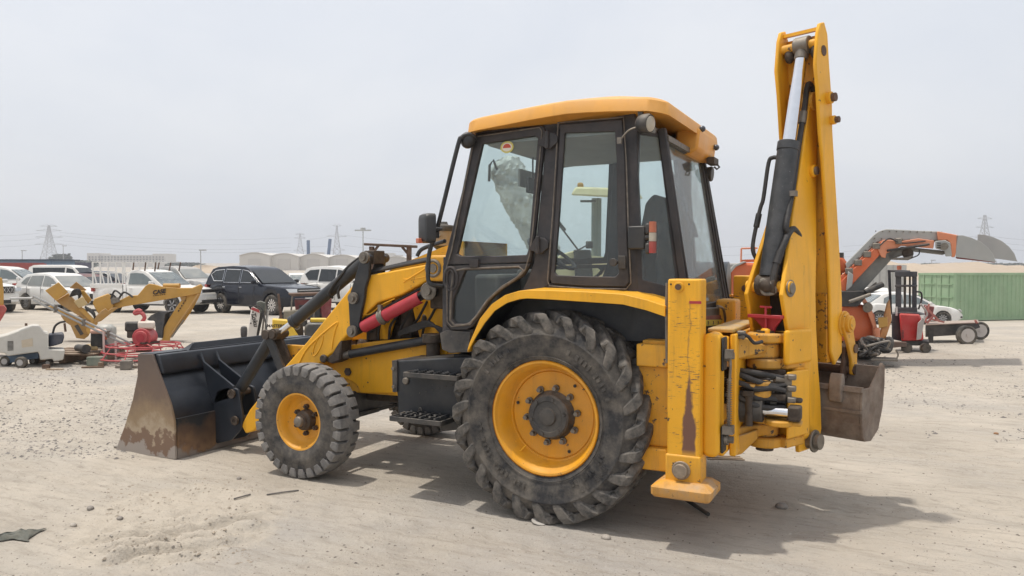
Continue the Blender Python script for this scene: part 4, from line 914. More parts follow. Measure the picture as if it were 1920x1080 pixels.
# cut-out holes and bosses
for c_, a in ((1.87, .02), (1.70, -.0)): pass
part(MB().cyl(B(.26, .03, 1.95), B(.205, .03, 1.95), .026, n=16), 'web_hole', HOSE)
part(MB().cyl(B(.32, -.14, .525), B(.32, .165, .525), .045, n=18).cyl(B(.34, .165, .53), B(.34, .18, .53), .075, n=20).cyl(B(.34, .18, .53), B(.34, .215, .53), .052, n=18), 'boom_foot_pin', STL, bevel=.004)
part(MB().cyl(B(.04, -.15, 1.55), B(.04, .15, 1.55), .038, n=18), 'ram_pin', YEL)
part(MB().cyl(B(.05, .135, 1.54), B(.05, .145, 1.54), .055, n=20).cyl(B(.05, .145, 1.54), B(.05, .158, 1.54), .036, n=16), 'pin_boss', STL, bevel=.003)
part(MB().cyl(B(.46, .06, 2.32), B(.46, .10, 2.32), .042, n=18), 'boss', YEL, bevel=.004); part(MB().cyl(B(.46, .10, 2.32), B(.46, .115, 2.32), .028, n=14), 'boss_pin', STL)
# dipper ram in the channel: barrel, rod, pipes
r0, r1, r2 = B(.03, .0, 1.56), B(.10, .02, 2.50), B(.395, .035, 3.15)
dd = (r2-r0).normalized(); r1 = r0+dd*(.95)
dr = part(MB().cyl(r0+dd*.05, r1, .067, n=28).cyl(r1-dd*.05, r1+dd*.008, .072, n=28).cyl(r0+dd*.05, r0+dd*.09, .067, n=24), 'dipper_ram', mat('scuffed_black_ram', (.035,.038,.042), .45, var=.4, scale=10, dust=.4, dustcol=(.13,.13,.13), up=False, chips=.25, chipcol=(.2,.2,.2)), bevel=.003)
MB().cyl(r1, r2, .041, n=22).build('piston_rod', CHR, dr)
MB().cyl(r2-NV*.05, r2+NV*.05, .06, n=20).cyl(r2-dd*.10, r2-dd*.02, .045, n=18).build('rod_eye', STL, dr, bevel=.006)
MB().cyl(r0-NV*.07, r0+NV*.07, .07, n=18).ball(r0+OV*-.05+NV*.01, (.05, .05, .05), 10, 6).build('ram_eye', GREASE, dr, bevel=.01)
pa = [r1-dd*.09-NV*.06, r1-dd*.085-NV*.10, r1-dd*.12-NV*.125, r1-dd*.36-NV*.125, r1-dd*.42-NV*.135, r1-dd*.52-NV*.145, r1-dd*.70-NV*.15, B(.1, -.12, 1.72)]
MB().tube(spline(pa, 6), .014, 8).cyl(r1-dd*.47-NV*.14, r1-dd*.56-NV*.146, .02, n=12).build('ram_pipe', HOSE, dr)
pb = [r0+dd*.03+NV*.05-OV*.05, r0+dd*.14+NV*.06-OV*.05, r0+dd*.24+NV*.075-OV*.03, r0+dd*.33+NV*.085, r0+dd*.37+NV*.085+OV*.05, r0+dd*.35+NV*.08+OV*.12, r0+dd*.31+NV*.07+OV*.2]
MB().tube(spline(pb, 6), .021, 9).cyl(r0+dd*.14+NV*.06-OV*.05, r0+dd*.22+NV*.07-OV*.035, .026, n=12).build('ram_hose', HOSE, dr)
pc_ = [B(.52, .06, 2.84), B(.47, .055, 2.90), B(.43, .05, 2.88), B(.40, .048, 2.74), B(.30, .055, 2.45), B(.21, .068, 2.2), B(.14, .078, 2.05), B(.09, .085, 1.93), B(.12, .088, 1.88)]
part(MB().tube(spline(pc_, 8), .019, 9), 'boom_hose', HOSE)
part(MB().cyl(B(.39, .048, 2.71), B(.365, .05, 2.63), .025, n=12), 'hose_clip', STL); part(MB().box(B(.18, .08, 2.15), (.06, .06, .035)), 'hose_clip', STL)
part(MB().tube(spline([r0+dd*.04+V(0,0,.0), r0+V(.02,-.06,.02), r0+V(.05,-.05,-.04), r0+V(-.02,-.06,-.05), r0+V(-.03,-.07,.03), r0+V(.03,-.07,.01)], 5), .014, 7), 'tangled_rope', mat('rope_grey', (.22,.20,.17), .9, var=.4, scale=40))
# ---------------- dipper (stick), folded down behind the boom
dp = [(.35,3.20),(.38,3.27),(.44,3.29),(.49,3.22),(.52,3.03),(.57,2.77),(.58,2.60),(.63,2.29),(.70,1.86),(.76,1.46),(.77,1.08),(.66,1.00),(.60,1.1),(.58,1.46),(.54,1.80),(.50,2.05),(.44,2.40),(.40,2.56),(.36,2.84),(.325,3.0)]
for b0, b1 in ((.135, .16), (-.135, -.11)):
    part(plate(dp, b0, b1), 'dipper_side_plate', YEL, bevel=.008)
part(MB().loft([[B(f, -.108, c), B(r, -.108, c), B(r, .133, c), B(f, .133, c)] for c, f, r in ((1.50, .583, .745), (1.9, .56, .69), (2.2, .575, .645), (2.4, .565, .61), (2.6, .556, .575), (2.93, .50, .52))]), 'dipper', YELW); part(MB().loft([[B(f, -.108, c), B(r, -.108, c), B(r, .134, c), B(f, .134, c)] for c, f, r in ((1.02, .59, .74), (1.50, .575, .748))]), 'dipper_nose', YELD, bevel=.006)
part(MB().loft([[B(.49, -.11, 2.93), B(.49, .135, 2.93), B(.505, .135, 2.93), B(.505, -.11, 2.93)], [B(.46, -.11, 3.22), B(.46, .135, 3.22), B(.475, .135, 3.22), B(.475, -.11, 3.22)]]), 'dipper_web', YELW)
part(MB().prism([B(.405, -.11, 3.235), B(.405, .135, 3.235), B(.465, .135, 3.245), B(.465, -.11, 3.245)], V(0,0,.022)), 'dipper_cap', YEL)
part(MB().bx(0,0,0,0,0,0) if False else MB().cyl(B(.395, -.12, 3.15), B(.395, .14, 3.15), .03, n=14), 'rod_pin', YELW)
for bq in (-.06, .12): part(MB().ball(B(.40, bq, 3.10), (.035,.035,.05), 9, 7), 'grease_lump', GREASE)
for (a, c_, r) in ((.50, 2.80, .040), (.555, 2.66, .030)):
    o = part(MB().cyl(B(a, .155, c_), B(a, .19, c_), r, n=18), 'pivot_boss', YEL, bevel=.004); MB().cyl(B(a, .19, c_), B(a, .215, c_), r*.72, n=14).build('pivot_pin', RUST, o)
part(MB().cyl(B(.43, .16, 3.10), B(.43, .164, 3.10), .035, n=16), 'side_hole', RUST)
# bucket crowd ram behind the dipper and tipping links
part(MB().cyl(B(.84, .0, 2.2), B(.88, .0, 1.4), .05, n=16), 'bucket_ram', BLK); 
tl_ = [(.74,1.34),(.80,1.36),(.86,1.30),(.90,1.18),(.95,1.06),(.95,.98),(.93,.90),(.87,.92),(.86,1.02),(.80,1.14),(.72,1.26)]
for b0, b1 in ((.165, .19), (-.17, -.145)): part(plate(tl_, b0, b1), 'tipping_link', YELW, bevel=.006)
part(MB().cyl(B(.79, -.18, 1.28), B(.79, .225, 1.28), .04, n=18).cyl(B(.79, .155, 1.28), B(.79, .17, 1.28), .09, n=20).cyl(B(.79, .19, 1.28), B(.79, .215, 1.28), .06, n=18), 'link_pin', YELW, bevel=.003)
part(MB().cyl(B(.91, -.18, 1.1), B(.91, .2, 1.1), .032, n=16).cyl(B(.90, -.18, .95), B(.90, .2, .95), .032, n=16), 'link_pin', RUST)
# ---------------- backhoe bucket: curled back, teeth up against the dipper
bkx = MAT_B = mat('bucket_brown', (.165,.12,.09), .8, var=.4, scale=6, dust=.8, dustcol=(.33,.28,.235), up=False, bump=.3, bscale=25)
prof = [(.56,.80),(.55,.70),(.553,.58),(.57,.485),(.60,.450),(.70,.440),(.82,.50),(.89,.64),(.92,.80),(.92,.92)]
th = .02
def bring(b): 
    out = [B(a, b, c+.07) for a, c in prof]; inn = []
    for i, (a, c) in enumerate(prof):
        a0, c0 = prof[max(i-1, 0)]; a1, c1 = prof[min(i+1, len(prof)-1)]; t = Vector((a1-a0, c1-c0)).normalized(); inn.append(B(a-t.y*th, b, c+t.x*th+.07))
    return out+inn[::-1]
B0, B1 = -.42, .37
bb = part(MB().loft([bring(b) for b in (B0, 0., B1)]), 'digging_bucket', MAT_B, smooth=40)
sidep = prof+[(.88,.95),(.80,.88),(.70,.80),(.64,.80)]
for b, d_ in ((B0, -.02), (B1, .02)): MB().prism([B(a, b, c+.07) for a, c in sidep], NV*d_).build('side_plate', MAT_B, bb, bevel=.004)
MB().prism([B(.535, B0-.02, 0.850), B(.535, B1+.02, 0.850), B(.545, B1+.02, 0.885), B(.545, B0-.02, 0.885)], OV*.03).build('lip', MAT_B, bb, bevel=.004)
MB().prism([B(.538, B0, 0.730), B(.538, B1+.015, 0.730), B(.538, B1+.015, 0.710), B(.538, B0, 0.710)], OV*.015).prism([B(.555, B0, 0.645), B(.555, B1+.015, 0.645), B(.555, B1+.015, 0.630), B(.555, B0, 0.630)], OV*.015).build('back_strap', MAT_B, bb)
for b in (-.32, -.06, .22):
    tp = [(.525,.70),(.515,.76),(.525,.85),(.55,.895),(.57,.89),(.585,.83),(.575,.72)]
    MB().prism([B(a, b-.045, c+.07) for a, c in tp], NV*.09).build('tooth', MAT_B, bb, bevel=.012)
for b in (-.12, .12):
    MB().prism([B(a, b, c+.07) for a, c in ((.80,.80),(.84,.96),(.87,1.08),(.92,1.12),(.97,1.04),(.95,.92),(.92,.82))], NV*.025).build('hinge_ear', RUST, bb, bevel=.006)
# corner wedge: dust caked on the side
# ---------------- rear cab cowl, hazard strip, tank
part(MB().prism([at(1290, 578, x=.84), at(1362, 575, x=.84), at(1360, 602, x=.84), at(1296, 604, x=.84)], (.05, 0, 0)), 'rear_cowl', BLKD, bevel=.01)
p0, p1 = at(1303, 597, x=.895), at(1358, 594, x=.895); part(MB().bar(p0, p1, .012, .028), 'red_band', mat('dull_red', (.20,.05,.05), .6, dust=.4))
p0, p1 = at(1309, 606, x=.90), at(1358, 604, x=.90); hzs = part(MB().bar(p0, p1, .012, .04), 'hazard_strip', plain('strip_yellow', (.62,.55,.06)))
for k in range(5):
    c = p0.lerp(p1, .12+.19*k)+V(.0075, 0, 0); MB().prism([c+V(0, -.012, .012), c+V(0, .004, 0), c+V(0, -.012, -.012), c+V(0, .004, -.012), c+V(0, .018, 0), c+V(0, .004, .012)], (.002, 0, 0)).build('chevron', HOSE, hzs, smooth=0)
part(MB().tube(spline([at(1345, 574, x=.93), at(1355, 578, x=.93), at(1359, 590, x=.93), at(1360, 604, x=.93)], 5), .010, 8), 'cowl_rail', STL)
part(MB().bx(.86, 1.0, .08, .30, 1.2, 1.44), 'rear_bracket', YELW, bevel=.02)
part(MB().loft([[V(x, .62+.40*math.cos(t)*.3+.25, 1.42+.30*math.sin(t)) for t in [2*math.pi*k/24 for k in range(24)]] for x in (.35, .80)]), 'far_fender_cover', plain('grey_plastic', (.22,.25,.28), .5), smooth=50)
# ================================================================== ground
def smooth(a, b, x):
    t = max(0., min(1., (x-a)/(b-a))); return t*t*(3-2*t)
def far_z(r, d):
    "large shape of the land, r metres right of the camera and d metres ahead"
    left = -.18*smooth(14, 32, d); right = -1.3*smooth(14, 46, d)
    w = smooth(-6, 14, r/max(d, 1)*30)
    z = left*(1-w)+right*w
    z = z*(1-smooth(60, 200, d))+1.2*smooth(120, 420, d)+6*smooth(380, 1100, d)
    return z
P_C = at(335, 975, z=0); P_U = (at(455, 955, z=0)-at(215, 985, z=0)).normalized(); P_W = V(-P_U.y, P_U.x, 0)
def gz(x, y, fine=True):
    v = V(x, y, 0)-V(CAM.x, CAM.y, 0); r = v.dot(RT); d = v.dot(FH)
    z = far_z(r, d)
    if fine and d < 60:
        k = 1-smooth(30, 60, d)
        z += k*(.030*noise.noise(V(x*.35, y*.35, 1.3))+.014*noise.noise(V(x*1.3, y*1.3, 4.1)))
        if d < 14:
            q = 1-smooth(8, 14, d)
            z += q*(.006*noise.noise(V(x*4, y*4, 2.2))+.0035*noise.noise(V(x*11, y*11, 7.7))+.002*noise.noise(V(x*29, y*29, 3.1)))
            # wheel ruts running along the yard
            a = x*.96+y*.28; b = -x*.28+y*.96
            z += q*.009*math.sin(b*5.2+1.4*noise.noise(V(a*.5, b*.7, 8)))*smooth(-.1, .4, noise.noise(V(a*.25, b*.9, 5)))
            # churned patch of sand with tyre prints
            pv = V(x, y, 0)-P_C; u = pv.dot(P_U); w = pv.dot(P_W)
            e = (u/.52)**2+(w/.72)**2
            if e < 1.6:
                f = 1-smooth(.75, 1.5, e+.35*noise.noise(V(x*6, y*6, 9)))
                sw_ = math.sin(w*34+2.2*noise.noise(V(u*2.5, w*3, 2)))
                z += f*(.055*math.copysign(abs(sw_)**.6, sw_)*(.35+.9*abs(noise.noise(V(u*2, w*3, 6))))*smooth(.3, -.2, w)+.022*noise.noise(V(x*9, y*9, 1))+.012*noise.noise(V(x*22, y*22, 4)))
                z += .006*math.exp(-((e-1.05)/.22)**2)
    if fine and 1.5 < d < 12:
        for (tx, ty, ta, tw) in TRACKS:
            ca, sa = math.cos(ta), math.sin(ta); uu = (x-tx)*ca+(y-ty)*sa; ww = -(x-tx)*sa+(y-ty)*ca+.12*math.sin(uu*.7+tx)
            q_ = abs(ww)/tw
            if q_ < 1.9:
                z += -.010*(1-smooth(.75, 1.0, q_))+.009*math.exp(-((q_-1.2)/.2)**2)
                if q_ < .95: z += .006*math.copysign(abs(math.sin(uu*26+abs(ww)*22))**.5, math.sin(uu*26+abs(ww)*22))*smooth(-.25, .25, noise.noise(V(uu*.8, tx, 4)))
    # level under the machine
    g = max(abs(x+1.2)/2.6, abs(y)/1.3)
    return z*(smooth(.75, 1.15, g) if fine else 1) if d < 14 else z
TRACKS = [(1.2, -2.6, .30, .15), (.2, -3.3, .36, .14), (2.6, -1.9, .22, .16), (2.8, -.9, .16, .14), (-3.0, -2.4, .12, .15), (-2.2, -3.2, .2, .13), (3.2, .9, .35, .15), (-5.2, -.8, .4, .15), (3.6, -2.9, .45, .14)]
gv = []; gf = []
ds = []
d = 1.1
while d < 5000:
    ds.append(d); d += max(.008, d*.0046) if d < 8.5 else d*.0062 if d < 14 else (d*.02 if d < 80 else d*.08)
NX = 430
for i, d in enumerate(ds):
    hw = d*2.2+6; vis = d*.74+.3
    for j in range(NX+1):
        s_ = -1+2*j/NX; q_ = abs(s_); r = math.copysign(vis*q_/.86 if q_ < .86 else vis+(hw-vis)*((q_-.86)/.14)**1.5, s_)
        p = CAM+FH*d+RT*r; gv.append((p.x, p.y, gz(p.x, p.y)-(.25 if j in (0, NX) or i == 0 else 0)))
for i in range(len(ds)-1):
    for j in range(NX):
        a = i*(NX+1)+j; gf.append((a, a+1, a+NX+2, a+NX+1))
# the yard goes on to the sides and behind the camera
def gmat():
    m = bpy.data.materials.new('desert_yard'); m.use_nodes = True; t = m.node_tree; t.nodes.clear(); K = t.links.new
    out = t.nodes.new('ShaderNodeOutputMaterial'); b = t.nodes.new('ShaderNodeBsdfPrincipled'); K(b.outputs[0], out.inputs[0]); b.inputs['Roughness'].default_value = .95; b.inputs['Specular IOR Level'].default_value = .1
    co = t.nodes.new('ShaderNodeTexCoord')
    def tex(sc, det=8, ro=.6, st=(1,1,1), rot=0):
        mp = t.nodes.new('ShaderNodeMapping'); mp.inputs['Scale'].default_value = st; mp.inputs['Rotation'].default_value = (0,0,rot); K(co.outputs['Object'], mp.inputs[0])
        n = t.nodes.new('ShaderNodeTexNoise'); n.inputs['Scale'].default_value = sc; n.inputs['Detail'].default_value = det; n.inputs['Roughness'].default_value = ro; K(mp.outputs[0], n.inputs['Vector']); return n.outputs[0]
    def lin(f, a, b_, lo=0., hi=1.):
        r = t.nodes.new('ShaderNodeMapRange'); r.inputs[1].default_value = a; r.inputs[2].default_value = b_; r.inputs[3].default_value = lo; r.inputs[4].default_value = hi; K(f, r.inputs[0]); return r.outputs[0]
    def mixc(f, a, c):
        q = t.nodes.new('ShaderNodeMixRGB'); K(f, q.inputs[0])
        for i, x in ((1, a), (2, c)):
            if isinstance(x, tuple): q.inputs[i].default_value = (*x, 1)
            else: K(x, q.inputs[i])
        return q.outputs[0]
    c = mixc(lin(tex(.55, 9, .62, (1, 1.0, 1)), .36, .64), (.40,.355,.295), (.53,.475,.40))
    c = mixc(lin(tex(.9, 8, .6, (.45, 2.2, 1), .28), .46, .66, 0, .7), c, (.42,.385,.335))     # dragged streaks
    grav = lin(tex(.16, 7, .62), .50, .60)
    c = mixc(lin(tex(.22, 7, .65, (1, 1, 1)), .50, .64, 0, .8), c, (.37,.345,.315))
    c = mixc(lin(tex(4.5, 6, .65, (.55, 2.6, 1), .28), .50, .68, 0, .55), c, (.30,.265,.22))
    c = mixc(lin(tex(11, 5, .65, (.6, 2.2, 1), .28), .56, .70, 0, .5), c, (.27,.235,.195))          # grey gravelly areas
    # gravelly ground: single stones of mixed greys, more of it away from where the machine stands
    sx = t.nodes.new('ShaderNodeSeparateXYZ'); K(co.outputs['Object'], sx.inputs[0])
    def mth(o, a_, b_):
        q = t.nodes.new('ShaderNodeMath'); q.operation = o
        for i, x in enumerate((a_, b_)):
            if isinstance(x, (int, float)): q.inputs[i].default_value = x
            else: K(x, q.inputs[i])
        return q.outputs[0]
    dpt = mth('ADD', mth('MULTIPLY', mth('SUBTRACT', sx.outputs[0], CAM.x), FH.x), mth('MULTIPLY', mth('SUBTRACT', sx.outputs[1], CAM.y), FH.y))
    gm = lin(mth('ADD', tex(.42, 6, .65), lin(dpt, 5, 10, -.10, .06)), .47, .60)
    for sc_, amt in ((24, .75), (55, .55)):
        vv = t.nodes.new('ShaderNodeTexVoronoi'); vv.inputs['Scale'].default_value = sc_; K(co.outputs['Object'], vv.inputs['Vector'])
        sp_ = t.nodes.new('ShaderNodeSeparateColor'); K(vv.outputs['Color'], sp_.inputs[0])
        r_ = t.nodes.new('ShaderNodeValToRGB'); r_.color_ramp.elements[0].color = (.17,.155,.14,1); r_.color_ramp.elements[1].color = (.56,.52,.46,1); K(sp_.outputs[1], r_.inputs[0])
        f_ = mth('MULTIPLY', mth('MULTIPLY', gm, lin(sp_.outputs[0], .45, .5)), mth('MULTIPLY', lin(vv.outputs['Distance'], .42, .30), amt))
        c = mixc(f_, c, r_.outputs[0])
    ux = mth('ADD', mth('MULTIPLY', mth('SUBTRACT', sx.outputs[0], P_C.x), P_U.x), mth('MULTIPLY', mth('SUBTRACT', sx.outputs[1], P_C.y), P_U.y)); wx_ = mth('ADD', mth('MULTIPLY', mth('SUBTRACT', sx.outputs[0], P_C.x), P_W.x), mth('MULTIPLY', mth('SUBTRACT', sx.outputs[1], P_C.y), P_W.y))
    ee = mth('ADD', mth('ADD', mth('POWER', mth('DIVIDE', mth('ABSOLUTE', ux, 0.), .60), 2.), mth('POWER', mth('DIVIDE', mth('ABSOLUTE', wx_, 0.), .80), 2.)), lin(tex(5, 5, .6), .3, .7, -.5, .5))
    c = mixc(mth('MULTIPLY', lin(ee, 1.3, .7), .45), c, (.54,.475,.385))      # loose pale sand turned up by wheels
    c = mixc(lin(tex(60, 3, .6), .60, .72, 0, .35), c, (.24,.205,.17))
    c = mixc(lin(tex(38, 3, .6), .62, .72, 0, .5), c, (.52,.48,.42))
    v = t.nodes.new('ShaderNodeTexVoronoi'); v.inputs['Scale'].default_value = 26; v.inputs['Randomness'].default_value = 1; K(co.outputs['Object'], v.inputs['Vector'])
    spot = lin(v.outputs['Distance'], .10, .16, 1, 0)
    sel = t.nodes.new('ShaderNodeSeparateColor'); K(v.outputs['Color'], sel.inputs[0])
    q = t.nodes.new('ShaderNodeMath'); q.operation = 'MULTIPLY'; K(spot, q.inputs[0]); K(lin(sel.outputs[0], .78, .80), q.inputs[1])
    c = mixc(q.outputs[0], c, (.22,.19,.165))
    K(c, b.inputs['Base Color'])
    b1 = t.nodes.new('ShaderNodeBump'); b1.inputs['Strength'].default_value = .8; b1.inputs['Distance'].default_value = .03; K(tex(14, 8, .7), b1.inputs['Height'])
    b2 = t.nodes.new('ShaderNodeBump'); b2.inputs['Strength'].default_value = .7; b2.inputs['Distance'].default_value = .01; K(tex(70, 5, .7), b2.inputs['Height']); K(b1.outputs[0], b2.inputs['Normal']); K(b2.outputs[0], b.inputs['Normal'])
    return m
GM = gmat()
me = bpy.data.meshes.new('ground'); me.from_pydata(gv, [], gf); me.materials.append(GM); me.polygons.foreach_set('use_smooth', [True]*len(me.polygons))
go = bpy.data.objects.new('ground', me); COL.objects.link(go); struct(go)
# yard behind the camera and out to the sides, a little below the near sheet
sk = MB(); ring = []
def skp(r, d): p = CAM+FH*d+RT*r; return V(p.x, p.y, far_z(r, d)-.05 if d > 0 else -.05)
xs = [-3000, -400, -120, -60, -30, -15, -6, 0, 6, 15, 30, 60, 120, 400, 3000]; ys = [-3000, -300, -100, -40, -15, -5, 0, 3, 8, 14, 20, 28, 36, 50, 80, 200]
idx = {}
for j, d in enumerate(ys):
    for i, r in enumerate(xs): idx[i, j] = len(sk.v); sk.v.append(skp(r, d))
for j in range(len(ys)-1):
    for i in range(len(xs)-1): sk.f.append((idx[i,j], idx[i+1,j], idx[i+1,j+1], idx[i,j+1]))
# drop the under-sheet well below where the detailed sheet lies
for v in sk.v:
    v.z -= .12
struct(sk.build('yard_surroundings', GM, None, smooth=0))
def gat(px, py):
    "ground point seen at px,py"
    d = ray(px, py); lo, hi = .5, 400.
    for k in range(60):
        m = (lo+hi)/2; p = CAM+d*m
        if p.z > gz(p.x, p.y, False): lo = m
        else: hi = m
    return CAM+d*lo
# scattered pebbles
def pebbles(name, n, rng, size, m, seed, gate=None, xr=(-60, 1980)):
    rnd = random.Random(seed); mb = MB(); k = 0
    while k < n:
        px = rnd.uniform(*xr); py = rng[0]+(rng[1]-rng[0])*rnd.random()**1.0
        p = at(px, py, z=0)
        if abs(p.x+1.2) < 3.3 and abs(p.y) < .9 and rnd.random() < .6: continue
        if gate and noise.noise(V(p.x*.9, p.y*.9, 3.3))+.5*noise.noise(V(p.x*2.3, p.y*2.3, 1.3)) < gate: k += .2; continue
        s = size[0]*(size[1]/size[0])**(rnd.random()**2.8)
        z = gz(p.x, p.y); a = rnd.random()*6.28; e = [rnd.uniform(.7, 1.3) for _ in range(6)]
        X = V(math.cos(a), math.sin(a), 0)*s; Y = V(-math.sin(a), math.cos(a), 0)*s*rnd.uniform(.55, .9); Z = V(0, 0, s*rnd.uniform(.35, .6))
        c = V(p.x, p.y, z)
        mb.add([c+X*e[0], c+Y*e[1], c-X*e[2], c-Y*e[3], c+Z*e[4]+X*.2*(e[5]-1), c-Z*.4+X*.1], [(0,1,4),(1,2,4),(2,3,4),(3,0,4),(1,0,5),(2,1,5),(3,2,5),(0,3,5)])
        k += 1
    o = mb.build(name, m, None, smooth=0); stuff(o); return o
tag(pebbles('gravel', 6500, (640, 1090), (.0025, .013), mat('pebble_grey', (.24,.21,.18), .9, var=.5, scale=.9), 3), 'small grey stones scattered over the sandy yard', 'gravel')
tag(pebbles('pale_pebbles', 3500, (640, 1090), (.0025, .012), mat('pebble_pale', (.42,.385,.335), .9, var=.3, scale=.9), 4), 'small pale stone chips scattered over the sandy yard', 'gravel')
tag(pebbles('gravel_patch', 7000, (640, 830), (.008, .03), mat('pebble_dark', (.20,.185,.17), .9, var=.5, scale=.9), 5, gate=.06), 'patches of dark gravel behind the machine', 'gravel')
tag(pebbles('gravel_patch', 3600, (650, 860), (.005, .026), mat('pebble_dark', (.20,.185,.17), .9), 8, gate=.0, xr=(-40, 262)), 'coarse grey gravel patch left of the loader bucket', 'gravel')
tag(pebbles('sand_clods', 500, (895, 1055), (.006, .022), mat('clod_sand', (.33,.28,.22), .95, var=.3, scale=3), 9, gate=-.3, xr=(195, 490)), 'sand clods in the churned patch at lower left', 'clods')
# ================================================================== things standing in the yard
def ground_at(px, d):
    p = dep(px, 540, d); return V(p.x, p.y, gz(p.x, p.y, False))
def radial(P_, root):
    c = sum(P_, V(0,0,0))/len(P_)+root.location-CAM; return V(c.x, c.y, 0).normalized()
def heading(phi):
    "phi degrees: 0 = facing the camera, 90 = facing right"
    f = RT*math.sin(R_(phi))-FH*math.cos(R_(phi)); return math.atan2(f.y, f.x)
CARW = mat('car_white', (.74,.73,.70), .28, var=.05, scale=2, dust=.35, dustcol=(.50,.45,.38), spec=.5)
CARN = mat('car_navy', (.005,.007,.015), .16, var=.1, scale=2, spec=.4, coat=.2)
CARM = mat('car_maroon', (.10,.010,.018), .3, var=.1, scale=2, dust=.4)
CARS = mat('car_silver', (.42,.42,.41), .35, metal=.3, var=.06, scale=2, dust=.4)
CGL = mat('car_glass', (.014,.018,.021), .06, var=.1, scale=2, dust=.03, spec=.6)
CGD = mat('car_glass_dusty', (.20,.215,.21), .3, var=.15, scale=2, dust=.55, dustcol=(.36,.35,.32), spec=.6)
CGP = mat('car_glass_pale', (.13,.16,.165), .12, var=.15, scale=2, dust=.35, dustcol=(.36,.35,.32), spec=.8)
CBK = mat('car_black_plastic', (.02,.02,.021), .55, var=.2, dust=.25)
CTY = mat('car_tyre', (.025,.025,.026), .85, var=.2, dust=.4, up=False)
CRM = mat('car_alloy', (.42,.42,.43), .35, metal=.7, var=.1)
CCH = mat('car_chrome', (.65,.66,.68), .15, metal=1., var=.05)
CHL = mat('car_headlamp', (.55,.57,.58), .1, var=.1, spec=.9)
PLT = mat('number_plate', (.70,.70,.66), .4)
def lerp_tab(tab, x):
    for (a, b), (c, d) in zip(tab, tab[1:]):
        if x <= c: return b+(d-b)*max(0, min(1, (x-a)/(c-a))) if c > a else b
    return tab[-1][1]
